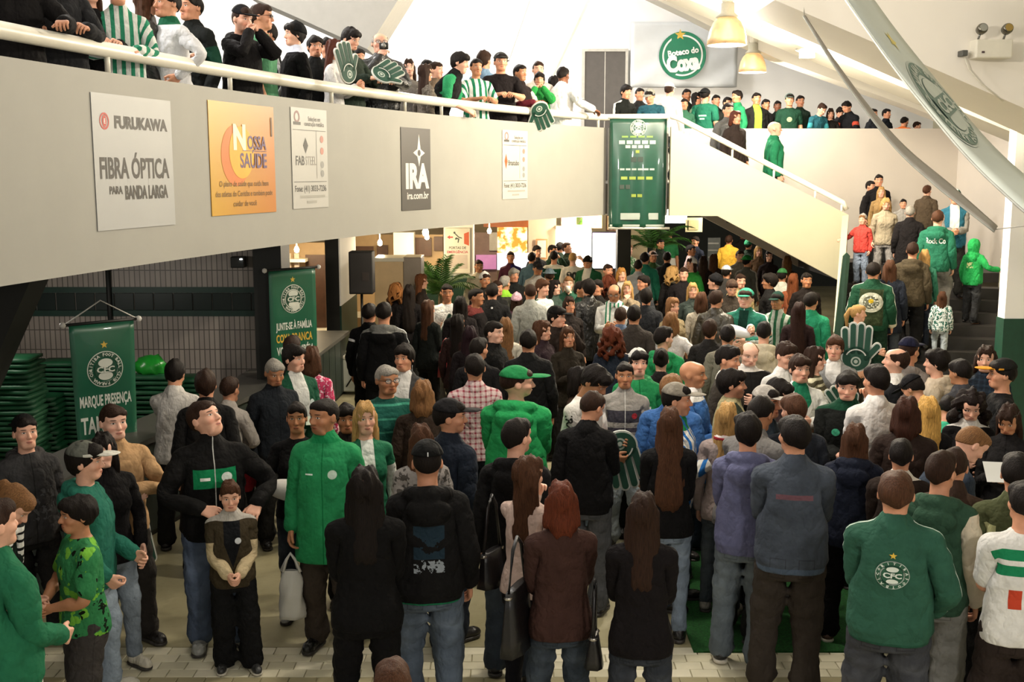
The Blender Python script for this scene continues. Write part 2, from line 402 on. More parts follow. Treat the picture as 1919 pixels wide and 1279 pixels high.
for px_, py_ in ((-260, 60), (217, 110), (444, 155), (632, 180), (768, 198), (836, 207), (892, 213), (1013, 228), (1128, 235)):
    y = on_bal(px_, py_)[0]; p = (bx(y) + bn(y)[0]*-.07, y + bn(y)[1]*-.07)
    V, F = tubev([(p[0], p[1], PTOP), (p[0], p[1], RZ)], .022, 8); pyobj('post', rel(rl, V), F, STEELW, rl, smooth=True)

# stairs: upper flight falls to the right to a landing, lower flight comes towards the hall
SY = 18.75; LZ = 1.65; SX0, SX1 = 2.62, 5.62
st = mat('dark_stone', '#1d1a17', .6, noise=.25, scale=12)
prism('wall_stair', [(2.62, SY, 2.60), (3.42, SY, 2.60), (5.60, SY, 1.46), (5.60, SY, 2.62), (2.62, SY, 4.06)], (0, .14, 0), CREAM, kind='structure')
sr = empty('stair_railing', (2.62, SY, 4.06), 0, 'thin cream handrail sloping down along the white stair wall', 'railing')
V, F = tubev([(2.62, SY+.07, 4.235), (2.75, SY+.07, 4.2), (5.52, SY+.07, 2.82), (5.58, SY+.07, 2.7)], .045, 12); pyobj('handrail', rel(sr, V), F, STEELW, sr, smooth=True)
for x in (2.95, 3.65, 4.35, 5.05, 5.5):
    zt = 4.06 - (x - 2.62) / 2.98 * 1.44; V, F = tubev([(x, SY+.07, zt - .02), (x, SY+.07, zt + .13)], .018, 8); pyobj('post', rel(sr, V), F, STEELW, sr, smooth=True)
uf = []
UX0, UT = 3.1, .356
for i in range(9): uf.append(((UX0 + i*UT, (SY if UX0 + i*UT < 5.6 else 19.9) + .14, LZ + (8-i)*.1645 - .12), (UX0 + (i+1)*UT, 21.9, LZ + (8-i)*.1645)))
box('floor_stair_head', (2.62, SY + .14, 2.9), (3.1, 21.9, UP), mat('grey_concrete', '#5a574f', .8, noise=.15), kind='structure')
fu = empty('floor_stair_upper', (4, 20, 1.65)); tag(fu, kind='structure')
for a, b in uf: box('step', [a[k] - (4, 20, 1.65)[k] for k in range(3)], [b[k] - (4, 20, 1.65)[k] for k in range(3)], st, fu)
box('floor_landing', (5.60, SY, LZ - .16), (8.6, 21.9, LZ), st, kind='structure')
# lower flight, turned towards the camera
du = np.array((-.30, -.954)); pu = np.array((.954, -.30)); A0 = np.array((5.60, SY))
def lf(a, b, z): p = A0 + du * a + pu * b; return (p[0], p[1], z)
NST = 10; RS = LZ / NST; TR = .30
fls = empty('floor_stair_lower', (5.7, SY, 0)); tag(fls, kind='structure')
for i in range(NST - 1):
    zt = LZ - (i+1) * RS
    V = [lf(i*TR, 0, 0), lf((i+1)*TR + .02, 0, 0), lf((i+1)*TR + .02, 2.37, 0), lf(i*TR, 2.37, 0)]; V += [(x, y, zt) for x, y, _ in V]
    pyobj('step', rel(fls, V), [(0, 1, 2, 3), (4, 5, 6, 7), (0, 1, 5, 4), (1, 2, 6, 5), (2, 3, 7, 6), (3, 0, 4, 7)], st, fls)
V = [lf(-.3, 0, LZ - .16), lf(-.3, 3.0, LZ - .16), (8.6, SY, LZ - .16), (5.6, SY, LZ - .16)]
def stairwall(name, b0, th, m, z0, z1, len_=2.75, zb=0.0):
    P = [(0, zb), (len_, zb), (len_, z1), (0, z0)]
    V = [lf(a, b0, z) for a, z in P] + [lf(a, b0 + th, z) for a, z in P]
    return pyobj(name, V, [(0, 1, 2, 3), (4, 5, 6, 7), (0, 1, 5, 4), (1, 2, 6, 5), (2, 3, 7, 6), (3, 0, 4, 7)], m, kind='structure')
stairwall('wall_stair_left', -.10, .10, CREAM, 2.62, 1.02)
stairwall('wall_stair_right', 2.37, .16, CREAM, 1.95, .62, 2.75)
# back of the upper level on the right: wall behind the stairs with a level top
SB = mat('cream_paint', '#c0b8ae', .65, noise=.02, scale=2.0)
prism('wall_stair_back', [(2.62, 21.9, 2.62), (3.4, 21.9, 2.62), (5.6, 21.9, 1.49), (9.6, 21.9, 1.49), (9.6, 21.9, 4.15), (2.62, 21.9, 4.15)], (0, .15, 0), SB, kind='structure')
box('wall_stair_side', (8.6, 15.6, 0), (8.75, 22.05, 4.15), SB, kind='structure')
# tall walls behind
box('wall_back_upper', (-16, 26.0, 2.6), (16, 26.2, 12), BRIGHT, kind='structure')
box('wall_left_upper', (-11.2, 2, UP), (-11, 26.2, 12), BRIGHT, kind='structure')
box('wall_right', (9.6, 2, 0), (9.8, 26.2, 12), CREAM, kind='structure')
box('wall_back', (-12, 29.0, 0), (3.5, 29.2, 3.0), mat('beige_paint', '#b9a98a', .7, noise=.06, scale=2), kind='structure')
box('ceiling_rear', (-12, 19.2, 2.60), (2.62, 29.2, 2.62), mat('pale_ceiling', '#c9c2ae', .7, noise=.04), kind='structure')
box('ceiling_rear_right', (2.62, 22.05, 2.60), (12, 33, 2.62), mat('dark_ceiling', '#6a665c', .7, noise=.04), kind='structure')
# right pillar with green lower part
pl_ = on_z(1872, 760, 0)
pc_ = at_y(1889, 500, 13.6)
box('trim_pillar', (pc_[0], 13.6, 1.55), (pc_[0] + 1.2, 13.8, 9), BRIGHT, kind='structure')
box('trim_pillar_base', (pc_[0] - .01, 13.59, 0), (pc_[0] + 1.21, 13.81, 1.55), mat('green_tile', '#123f30', .4, noise=.15, scale=14), kind='structure')
# tiled wall under the balcony
def tilewall():
    b = NB('narrow_grey_tile'); p = b.geo(); mp = b.n('ShaderNodeMapping'); b.t.links.new(p, mp.inputs[0]); mp.inputs['Rotation'].default_value = (math.pi/2, 0, 0)
    br = b.n('ShaderNodeTexBrick'); br.offset = 0.0; br.inputs['Scale'].default_value = 1.0; br.inputs['Brick Width'].default_value = .062; br.inputs['Row Height'].default_value = .24
    br.inputs['Mortar Size'].default_value = .006; br.inputs['Color1'].default_value = hexc('#a89e94'); br.inputs['Color2'].default_value = hexc('#9a9088'); br.inputs['Mortar'].default_value = hexc('#5d5751')
    sp = b.n('ShaderNodeSeparateXYZ'); b.t.links.new(p, sp.inputs[0]); cb = b.n('ShaderNodeCombineXYZ'); b.t.links.new(sp.outputs[0], cb.inputs[0]); b.t.links.new(sp.outputs[2], cb.inputs[1])
    b.t.links.new(cb.outputs[0], br.inputs[0]); b.t.links.new(br.outputs[0], b.b.inputs['Base Color']); b.b.inputs['Roughness'].default_value = .45
    b.bump(br.outputs[1], -.3, .01)
    return b.m
WY = 13.4
tw = box('wall_tiled', (-9, WY, 0), (-2.95, WY + .15, 2.62), tilewall(), kind='structure')
g0, g1 = at_y(300, 582, WY)[2], at_y(300, 549, WY)[2]
box('band_moulding', (-9, WY - .015, g1), (-2.95, WY, g1 + .07), DGREEN, tw); box('band_moulding', (-9, WY - .015, g0 - .07), (-2.95, WY, g0), DGREEN, tw)
gm = mat('black_green_tile', '#0e1f1a', .3, noise=.1)
me_b = None
for k in range(26):
    x = -9 + .235 * k
    if me_b is None: o = box('tile', (0, 0, 0), (.225, .02, g1 - g0 - .006), gm, tw, .004); me_b = o.data
    else: o = bpy.data.objects.new('tile', me_b); C.objects.link(o); o.parent = tw; bv = o.modifiers.new('bevel', 'BEVEL'); bv.width = .004
    o.location = (x, WY - .02, g0 + .003)
box('wall_store_left', (-9.1, 4, 0), (-9, WY, 2.62), BLACK, kind='structure')
# columns under the balcony
def col_box(px0, px1, Y, m, name, d=.34, z1=2.62, z0=0):
    a, b = at_y(px0, 600, Y)[0], at_y(px1, 600, Y)[0]; return box(name, (a, Y, z0), (b, Y + d, z1), m, kind='structure')
col_box(478, 530, 12.75, BLACK, 'trim_column_dark', .5)
col_box(612, 637, 17.4, BLACK, 'trim_column_inner', .4); 
box('trim_column_inner_white', (at_y(637, 600, 17.4)[0], 17.42, 1.25), (at_y(637, 600, 17.4)[0] + .02, 19.2, 2.62), BRIGHT, kind='structure')
box('trim_column_inner_green', (at_y(637, 600, 17.4)[0], 17.42, 0), (at_y(637, 600, 17.4)[0] + .025, 19.2, 1.25), DGREEN, kind='structure')
a, b = at_y(0, 620, 7.6), at_y(55, 535, 7.6)
prism('trim_slanted_column', [(-5.9, 9.2, 0), (-5.2, 9.2, 0), at_y(56, 528, 9.2), (-4.8, 9.2, 2.62)], (0, .4, 0), BLACK, kind='structure')
# sign column at the back with green base
a, b = at_y(832, 500, 22.5), at_y(888, 500, 22.5); gz = at_y(850, 517, 22.5)[2]
box('trim_column_sign', (a[0], 22.5, gz), (b[0], 22.9, 2.62), BRIGHT, kind='structure'); box('trim_column_sign_base', (a[0] - .35, 22.49, 0), (b[0] + .02, 22.9, gz), DGREEN, kind='structure')
box('trim_column_far', (at_y(1157, 480, 24)[0], 24, 0), (at_y(1182, 480, 24)[0], 24.4, 2.62), BLACK, kind='structure')
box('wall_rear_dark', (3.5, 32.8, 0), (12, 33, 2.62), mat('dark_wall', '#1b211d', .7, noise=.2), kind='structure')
# sloping undersides of the stand
def slab(name, pts, Y, dY, m):   # sloping soffit traced at its own distance
    P = [at_y(x, y, Y) for x, y in pts]; return prism(name, P, (0, dY, 0), m, kind='structure')
SOF = mat('stand_concrete', '#ddd8cc', .7, noise=.03, scale=1.2)
slab('ceiling_stand_near', [(1452, 0), (1620, 72), (1919, 203), (2200, 330), (2200, -420), (1452, -420)], 12.0, 1.2, mat('stand_concrete', '#e8e2d8', .7, noise=.02, scale=1.2))
slab('ceiling_stand_mid', [(1200, -40), (1460, 70), (1700, 167), (1950, 270), (2060, 320), (2060, -340), (1200, -340)], 17.2, .8, SOF)
slab('ceiling_stand_far', [(1000, -110), (1290, 28), (1400, 84), (1460, 112), (1713, 203), (1960, 300), (1960, -300), (1000, -300)], 21.0, .5, SOF)
GR = mat('grey_beam', '#b5b3ae', .7, noise=.03)
slab('ceiling_beam_left', [(455, -12), (560, 34), (688, 92), (752, -10), (900, -260), (250, -260)], 15.5, 1.2, GR)
slab('ceiling_strut', [(945, 113), (954, 113), (1000, -20), (988, -20)], 22.0, .25, GR)
slab('ceiling_strut_thin', [(1034, 145), (1038, 145), (1116, -20), (1110, -20)], 22.5, .1, mat('pale_beam', '#c9c7c2', .7))
box('ceiling_top', (-16, -4, 9.6), (16, 27, 9.8), BRIGHT, kind='structure')
# ------------------------------------------------------------------ people: templates
class Grid:
    def __init__(s, lo, hi, h):
        s.lo = np.array(lo, np.float32); s.h = h
        s.n = np.ceil((np.array(hi) - s.lo) / h).astype(int) + 1
        s.v = np.full(s.n, 1.0, np.float32)
        s.ax = [s.lo[i] + h * np.arange(s.n[i], dtype=np.float32) for i in range(3)]
    def sub(s, lo, hi):
        sl = []
        for i in range(3):
            a = max(0, int((lo[i] - s.lo[i]) / s.h)); b = min(s.n[i], int((hi[i] - s.lo[i]) / s.h) + 2)
            if b <= a: return None, None
            sl.append(slice(a, b))
        sl = tuple(sl)
        return sl, (s.ax[0][sl[0]][:, None, None], s.ax[1][sl[1]][None, :, None], s.ax[2][sl[2]][None, None, :])
    def put(s, f, lo, hi, k=.02, cut=False):
        m = k + .03
        sl, P = s.sub([a - m for a in lo], [a + m for a in hi])
        if sl is None: return
        b = f(*P); a = s.v[sl]
        if cut: a = -a
        h = np.clip(.5 + .5 * (b - a) / k, 0, 1)
        r = b * (1 - h) + a * h - k * h * (1 - h)
        s.v[sl] = -r if cut else r
    def cone(s, a, b, ra, rb, k=.02, cut=False, sy=1.0):
        a = np.array(a, np.float32); b = np.array(b, np.float32); d = b - a
        def f(x, y, z):
            px, py, pz = x - a[0], (y - a[1]) * sy, z - a[2]
            dy = d[1] * sy
            t = np.clip((px * d[0] + py * dy + pz * d[2]) / max(d[0]**2 + dy**2 + d[2]**2, 1e-9), 0, 1)
            return np.sqrt((px - t*d[0])**2 + (py - t*dy)**2 + (pz - t*d[2])**2) - (ra + (rb - ra) * t)
        r = max(ra, rb); s.put(f, np.minimum(a, b) - r, np.maximum(a, b) + r, k, cut)
    def ell(s, c, r, k=.02, cut=False):
        def f(x, y, z):
            q = np.sqrt(((x-c[0])/r[0])**2 + ((y-c[1])/r[1])**2 + ((z-c[2])/r[2])**2)
            return (q - 1) * min(r) * np.where(q > 1, 1, 1)
        s.put(f, [c[i]-r[i] for i in range(3)], [c[i]+r[i] for i in range(3)], k, cut)
    def loft(s, prof, k=.02, e=2.3, cx=None):
        Z = [p[0] for p in prof]
        def f(x, y, z):
            rx = np.interp(z, Z, [p[1] for p in prof]).astype(np.float32)
            ry = np.interp(z, Z, [p[2] for p in prof]).astype(np.float32)
            y0 = np.interp(z, Z, [p[3] for p in prof]).astype(np.float32)
            q = (np.abs(x/rx)**e + np.abs((y-y0)/ry)**e)**(1/e)
            d = (q - 1) * np.minimum(rx, ry)
            return np.maximum(d, np.maximum(Z[0] - z, z - Z[-1]))
        R = max(p[1] for p in prof); Q = max(p[2] + abs(p[3]) for p in prof)
        s.put(f, (-R, -Q, Z[0]), (R, Q, Z[-1]), k)
    def plane(s, n, c, k=.008):          # keep n.p > c
        x, y, z = (s.ax[0][:, None, None], s.ax[1][None, :, None], s.ax[2][None, None, :])
        b = c - (n[0]*x + n[1]*y + n[2]*z); a = s.v
        h = np.clip(.5 + .5 * (a - b) / k, 0, 1)
        s.v = (b * (1 - h) + a * h + k * h * (1 - h)).astype(np.float32)
    def noise(s, amp, fr, seed=0, aniso=(1, 1, 1), sharp=False):
        rs = np.random.RandomState(seed)
        x, y, z = (s.ax[0][:, None, None], s.ax[1][None, :, None], s.ax[2][None, None, :])
        m = np.abs(s.v) < .06
        idx = np.argwhere(m)
        if len(idx) == 0: return
        p = s.lo + idx * s.h
        o = np.zeros(len(p), np.float32)
        for i in range(5):
            v = rs.normal(size=3) * np.array(aniso); v *= fr * (.6 + .35 * i) / np.linalg.norm(v)
            w = rs.normal(size=3) * 6
            q = np.sin(p @ v + rs.rand() * 6 + 1.2 * np.sin(p @ w))
            o += (1 - 2 * np.abs(q) ** .7 if sharp else q) / (1 + .5 * i)
        s.v[m] += (amp * o / 2).astype(np.float32)
    def mesh(s):
        v = s.v; ins = v < 0
        a = np.zeros(np.array(v.shape) - 1, np.int8)
        offs = [(i, j, k) for i in (0, 1) for j in (0, 1) for k in (0, 1)]
        n = v.shape
        for o in offs: a += ins[o[0]:n[0]-1+o[0], o[1]:n[1]-1+o[1], o[2]:n[2]-1+o[2]]
        cells = np.argwhere((a > 0) & (a < 8))
        ids = np.full(a.shape, -1, np.int32); ids[tuple(cells.T)] = np.arange(len(cells))
        cv = np.stack([v[cells[:, 0]+o[0], cells[:, 1]+o[1], cells[:, 2]+o[2]] for o in offs], 1)
        acc = np.zeros((len(cells), 3), np.float32); cnt = np.zeros(len(cells), np.float32)
        for i in range(8):
            for j in range(i+1, 8):
                di = np.array(offs[j]) - np.array(offs[i])
                if np.abs(di).sum() != 1: continue
                va, vb = cv[:, i], cv[:, j]; m = (va < 0) != (vb < 0)
                t = np.where(m, va / np.where(m, va - vb, 1), 0)
                acc += (np.array(offs[i]) + t[:, None] * di) * m[:, None]; cnt += m
        P = s.lo + s.h * (cells + acc / cnt[:, None])
        Q = []
        for axx in range(3):
            u, w = [(1, 2), (2, 0), (0, 1)][axx]
            e = [slice(None)]*3; f = [slice(None)]*3
            e[axx] = slice(0, -1); f[axx] = slice(1, None)
            A, B = ins[tuple(e)], ins[tuple(f)]
            E = np.argwhere(A != B)
            ok = (E[:, u] > 0) & (E[:, w] > 0) & (E[:, u] < n[u]-1) & (E[:, w] < n[w]-1)
            E = E[ok]; fl = A[tuple(E.T)]
            def cid(du, dw):
                c = E.copy(); c[:, u] -= du; c[:, w] -= dw
                return ids[tuple(c.T)]
            q = np.stack([cid(1, 1), cid(0, 1), cid(0, 0), cid(1, 0)], 1)
            q[~fl] = q[~fl][:, ::-1]
            Q.append(q)
        return P.astype(np.float32), np.concatenate(Q)

def tri_mesh(name, P, F, smooth=True):
    me = bpy.data.meshes.new(name); k = F.shape[1]
    me.vertices.add(len(P)); me.vertices.foreach_set('co', np.ascontiguousarray(P, np.float32).ravel())
    me.loops.add(F.size); me.loops.foreach_set('vertex_index', np.ascontiguousarray(F, np.int32).ravel())
    me.polygons.add(len(F)); me.polygons.foreach_set('loop_start', np.arange(0, F.size, k, dtype=np.int32))
    me.polygons.foreach_set('use_smooth', np.full(len(F), smooth))
    me.update(calc_edges=True)
    return me

def decimate(P, F, targets, smooth=0):
    """quads -> list of (P, tris) at the wanted triangle counts (each level from the one before)"""
    out = []
    for t in targets:
        me = tri_mesh('tmp', P, F); o = bpy.data.objects.new('tmp', me); WORK.collection.objects.link(o)
        if smooth and not out:
            sm = o.modifiers.new('s', 'SMOOTH'); sm.factor = .5; sm.iterations = smooth
        d = o.modifiers.new('d', 'DECIMATE'); d.ratio = min(1.0, t / (len(F) * (2 if F.shape[1] == 4 else 1)))
        m = evaluated(o)
        p = np.empty(len(m.vertices) * 3, np.float32); m.vertices.foreach_get('co', p)
        m.calc_loop_triangles(); f = np.empty(len(m.loop_triangles) * 3, np.int32)
        m.loop_triangles.foreach_get('vertices', f)
        P, F = p.reshape(-1, 3), f.reshape(-1, 3); out.append((P, F))
        bpy.data.objects.remove(o); bpy.data.meshes.remove(me)
    return out

# skeleton in the rest pose: facing -Y, arms 42 degrees out, 1.75 m tall; X>0 is the person's left
_a = math.radians(42); AD = np.array((math.sin(_a), 0, -math.cos(_a)))
J = {'hips': np.array((0, 0, .95)), 'chest': np.array((0, 0, 1.06)), 'neck': np.array((0, .015, 1.47)), 'head': np.array((0, .012, 1.56))}
for s_, sg in (('L', 1), ('R', -1)):
    M_ = np.array((sg, 1, 1)); d_ = AD * M_
    J['sh' + s_] = np.array((.164, .01, 1.396)) * M_; J['el' + s_] = J['sh' + s_] + .285 * d_
    J['wr' + s_] = J['el' + s_] + .255 * d_; J['k1' + s_] = J['wr' + s_] + .092 * d_; J['k2' + s_] = J['wr' + s_] + .133 * d_
    J['hi' + s_] = np.array((.092, 0, .92)) * M_; J['kn' + s_] = np.array((.10, -.008, .50)) * M_; J['an' + s_] = np.array((.105, .018, .085)) * M_
def hand_axes(sg): return AD * (sg, 1, 1), np.array((0., -1, 0)), np.array((-math.cos(_a) * sg, 0, -math.sin(_a)))
BONES = {'hips': [((-.06, 0, .93), (.06, 0, .93), .12), ((0, 0, .95), (0, 0, 1.04), .14)],
         'chest': [((0, 0, 1.08), (0, 0, 1.38), .15), ((-.12, 0, 1.40), (.12, 0, 1.40), .07)],
         'neck': [((0, .015, 1.47), (0, .012, 1.545), .055)], 'head': [((0, .01, 1.60), (0, .01, 1.67), .09)]}
for s_, sg in (('L', 1), ('R', -1)):
    d_, f_, n_ = hand_axes(sg)
    BONES['ua' + s_] = [(J['sh' + s_] + d_ * .02, J['el' + s_], .05)]
    BONES['fa' + s_] = [(J['el' + s_], J['wr' + s_], .04)]
    BONES['ha' + s_] = [(J['wr' + s_] + d_ * .03, J['k1' + s_] - d_ * .012, .035), (J['wr' + s_] + d_ * .03 + f_ * .03, J['wr' + s_] + d_ * .08 + f_ * .06 + n_ * .02, .012)]
    BONES['f1' + s_] = [(J['k1' + s_] + f_ * .03, J['k1' + s_] - f_ * .03, .02), (J['k1' + s_], J['k2' + s_] - d_ * .01, .035)]
    BONES['f2' + s_] = [(J['k2' + s_] + d_ * .01 + n_ * .01 + f_ * .03, J['k2' + s_] + d_ * .01 + n_ * .01 - f_ * .03, .012), (J['k2' + s_], J['k2' + s_] + d_ * .03 + n_ * .03, .035)]
    BONES['th' + s_] = [(J['hi' + s_], J['kn' + s_], .075)]
    BONES['sn' + s_] = [(J['kn' + s_], J['an' + s_], .05)]
    BONES['ft' + s_] = [(J['an' + s_] + (0, 0, -.03), (.11 * sg, -.12, .03), .035)]
BN = list(BONES)
def weights(P, names, soft=.02):
    D = np.full((len(P), len(BN)), 9.0, np.float32)
    for b in names:
        for a, e, r in BONES[b]:
            a = np.array(a); e = np.array(e); d = e - a
            t = np.clip(((P - a) @ d) / (d @ d), 0, 1)
            D[:, BN.index(b)] = np.minimum(D[:, BN.index(b)], np.linalg.norm(P - a - t[:, None] * d, axis=1) - r)
    W = np.exp(-(D - D.min(1, keepdims=True)) / soft); W[W < .03] = 0
    return (W / W.sum(1, keepdims=True)).astype(np.float32)
ARM = ['ua', 'fa', 'ha', 'f1', 'f2']; LEG = ['th', 'sn', 'ft']
def both(l): return [b + s_ for b in l for s_ in 'LR']

T = {}      # template name -> list over detail levels of (P, F, W)
def register(name, P, F, bones, targets, soft=.02, wfun=None, smooth=1):
    T[name] = []
    for p, f in decimate(P, F, targets, smooth):
        W = wfun(p) if wfun else weights(p, bones, soft)
        T[name].append((p, f, W))

def build_body():
    g = Grid((-.76, -.17, -.01), (.76, .16, 1.78), .0058)
    g.loft([(.80, .160, .10, .01), (.90, .168, .112, .014), (1.0, .152, .10, .005), (1.08, .14, .095, 0), (1.2, .155, .105, 0),
            (1.3, .168, .115, 0), (1.38, .165, .105, .005), (1.44, .11, .08, .012), (1.48, .06, .06, .015)], .03)
    g.cone((0, .02, 1.44), (0, .008, 1.57), .060, .054, .03)
    g.ell((0, .018, 1.658), (.076, .096, .097), .02); g.ell((0, -.026, 1.605), (.060, .062, .072), .03)
    g.cone((-.025, -.062, 1.553), (.025, -.062, 1.553), .024, .024, .025)
    g.ell((0, -.05, 1.69), (.062, .04, .04), .03)
    for sg in (1, -1):
        g.ell((.033*sg, -.101, 1.648), (.019, .017, .013), .012, cut=True)
    for sg in (1, -1):
        g.ell((.031*sg, -.070, 1.648), (.0145, .014, .0125), .004)
        g.cone((.015*sg, -.083, 1.671), (.05*sg, -.068, 1.668), .010, .008, .012)
        g.ell((.045*sg, -.055, 1.615), (.022, .024, .02), .02)
        g.ell((.079*sg, .016, 1.632), (.010, .020, .030), .006); g.ell((.0865*sg, .010, 1.636), (.004, .010, .014), .004, cut=True)
    g.cone((0, -.084, 1.655), (0, -.106, 1.613), .008, .0125, .010)
    for sg in (1, -1): g.ell((.011*sg, -.094, 1.608), (.009, .011, .008), .006)
    g.ell((0, -.086, 1.583), (.024, .013, .0065), .006); g.ell((0, -.085, 1.572), (.02, .013, .007), .006)
    g.ell((0, -.104, 1.5775), (.022, .010, .0016), .003, cut=True)
    for s_, sg in (('L', 1), ('R', -1)):
        sh, el, wr = J['sh'+s_], J['el'+s_], J['wr'+s_]; d, f, n = hand_axes(sg)
        g.cone((.08*sg, .012, 1.425), sh, .046, .050, .03); g.cone(sh, el, .048, .040, .02); g.cone(el, el + .09*d, .041, .042, .02); g.cone(el + .09*d, wr, .041, .027, .02)
        for q, L, r in ((.033, .074, .0092), (.0115, .083, .0096), (-.011, .077, .0093), (-.0325, .060, .0083)):
            kn = wr + .092*d + f*q
            g.cone(wr + d*.012 + f*q*.55, kn, .0155, .0128, .014)
        g.ell(tuple(wr + d*.05), (.036, .036, .036), .02) if False else None
        for q, L, r in ((.033, .074, .0092), (.0115, .083, .0096), (-.011, .077, .0093), (-.0325, .060, .0083)):
            p = wr + .092*d + f*q; an = .22; sp = q * 1.5
            for i, fr in enumerate((.48, .30, .24)):
                dr = d*math.cos(an) + n*math.sin(an) + f*sp*.6; dr /= np.linalg.norm(dr)
                e = p + dr*L*fr; g.cone(p, e, r*(1-.06*i), r*(.94-.08*i), .003); p = e; an += .38
        p0 = wr + d*.022 + f*.022 + n*.006; p1 = wr + d*.058 + f*.052 + n*.020; p2 = wr + d*.088 + f*.060 + n*.028; p3 = wr + d*.112 + f*.058 + n*.036
        g.cone(p0, p1, .017, .0125, .012); g.cone(p1, p2, .0112, .0105, .004); g.cone(p2, p3, .0103, .0088, .003)
        h_, k_, a_ = J['hi'+s_], J['kn'+s_], J['an'+s_]
        g.cone(h_ + (0, .01, -.03), k_, .084, .055, .03); g.cone(k_, k_ + (.003*sg, .02, -.14), .053, .054, .02); g.cone(k_ + (.003*sg, .02, -.14), a_, .053, .036, .02)
        g.cone(a_ + (0, .02, -.04), (.112*sg, -.12, .032), .036, .028, .02)
    P, F = g.mesh()
    register('body', P, F, BN, (11000, 5200, 2400), .016)
    T['bodyt'] = []
    for i, (p, f, W) in enumerate(T['body']):       # slimmer under the clothes: long sleeves, short sleeves
        me = tri_mesh('tmp', p, f); nv = np.empty(len(p)*3, np.float32); me.vertices.foreach_get('normal', nv); nv = nv.reshape(-1, 3); bpy.data.meshes.remove(me)
        ax = np.abs(p[:, 0]); al = (ax - .164) * AD[0] + (p[:, 2] - 1.396) * AD[2]
        arm = (al > 0) & ((ax > .30) | ((ax > .19) & (p[:, 2] > .95)))
        body = np.maximum(np.clip((1.455 - p[:, 2]) / .05, 0, 1), np.clip((ax - .06) / .03, 0, 1) * (p[:, 2] < 1.5)) * np.clip((p[:, 2] - .10) / .05, 0, 1)
        c1 = np.where(arm, np.clip((.525 - al) / .05, 0, 1), body); c2 = np.where(arm, np.clip((.20 - al) / .04, 0, 1), body)
        dep = np.where(p[:, 2] < .8, .018, .024); dep = np.where(arm, .014, dep); dep = np.where((p[:, 2] < .4) & ~arm, .014, dep)
        T['body'][i] = (p - nv * (dep * c1)[:, None], f, W); T['bodyt'].append((p - nv * (dep * c2)[:, None], f, W))

def sleeve(g, sg, r0, r1, r2, cuff=1.0, upto=1.0, k=.03, wr=True):
    s_ = 'L' if sg > 0 else 'R'; sh, el, w = J['sh'+s_], J['el'+s_], J['wr'+s_]; d = AD * (sg, 1, 1)
    g.cone((.060*sg, .014, 1.440), sh + d*.01, r0*.68, r0*.86, .035)
    if upto < 1: g.cone(sh, sh + d*.285*upto, r0, r0*.98, k); return
    g.cone(sh + d*.01, el, r0*.90, r1, k)
    g.cone(el, w + d*-.005*cuff, r1, r2, .02)
    if wr:
        for t in (-.02, .03, .075, .12, .16, .20, .235): g.cone(el + d*t, el + d*(t+.001), r1 + (r2-r1)*max(0, t)/.255 + .0045, r1 + (r2-r1)*max(0, t)/.255 + .0045, .008)
        for t in (.10, .16, .22): g.cone(sh + d*t, sh + d*(t+.001), r0 + (r1-r0)*t/.285 + .005, r0 + (r1-r0)*t/.285 + .005, .01)

TOPB = ['hips', 'chest', 'neck'] + both(['ua', 'fa'])
def top(name, prof, sl, zlo, fold, bust=0, targets=(3600, 1700, 800), collar=0, noi=.0065, h=.0095, extra=None):
    g = Grid((-.72, -.26, zlo - .05), (.72, .24, 1.60), h)
    g.loft(prof, .03, 2.5)
    for sg in (1, -1):
        if sl: sleeve(g, sg, *sl)
        if bust: g.ell((.072*sg, -prof[len(prof)//2][2] * .72, 1.265), (.075, bust, .075), .05)
    if collar: g.cone((0, .022, 1.45), (0, .012, 1.455 + collar), .082, .076, .02)
    if extra: extra(g)
    if noi: g.noise(noi, fold * .75, 3, (1, 1, .9), True)
    g.plane((0, 0, 1), zlo)
    P, F = g.mesh()
    register(name, P, F, TOPB, targets, .022)

PJ = [(.80, .182, .138, .012), (.86, .186, .140, .012), (.885, .196, .150, .012), (.97, .194, .146, .008), (1.10, .188, .140, .004), (1.25, .194, .144, 0), (1.35, .176, .133, .002), (1.42, .128, .105, .01), (1.465, .088, .085, .014), (1.49, .074, .074, .014)]
PT = [(.82, .192, .142, .012), (.90, .192, .142, .012), (1.0, .178, .128, .006), (1.10, .166, .118, .003), (1.25, .178, .126, 0), (1.35, .168, .118, .003), (1.42, .125, .096, .01), (1.465, .078, .076, .014), (1.485, .064, .066, .014)]
PF = [(.80, .194, .144, .014), (.88, .194, .142, .016), (.96, .180, .130, .012), (1.08, .150, .108, .004), (1.18, .156, .112, 0), (1.28, .165, .118, -.002), (1.36, .160, .11, .003), (1.42, .128, .094, .01), (1.465, .076, .076, .014), (1.485, .064, .066, .014)]
PC = [(.50, .222, .168, .014), (.62, .218, .164, .014), (.80, .208, .156, .014), (.95, .198, .148, .01), (1.10, .188, .140, .004), (1.25, .194, .144, 0), (1.35, .176, .133, .002), (1.42, .128, .105, .01), (1.465, .09, .088, .014), (1.50, .078, .078, .014)]
def hood_bits(g):
    for i in range(9):
        t = math.pi * (i / 8.0); p = (.098*math.cos(t), .02 + .085*math.sin(t), 1.462 + .012*math.sin(t))
        t2 = math.pi * ((i+1) / 8.0); q = (.098*math.cos(t2), .02 + .085*math.sin(t2), 1.462 + .012*math.sin(t2))
        if i < 8: g.cone(p, q, .030 + .016*math.sin(t), .030 + .016*math.sin(t2), .015)
    g.ell((0, .128, 1.385), (.112, .058, .088), .012); g.ell((0, .20, 1.468), (.055, .05, .028), .02, cut=True)
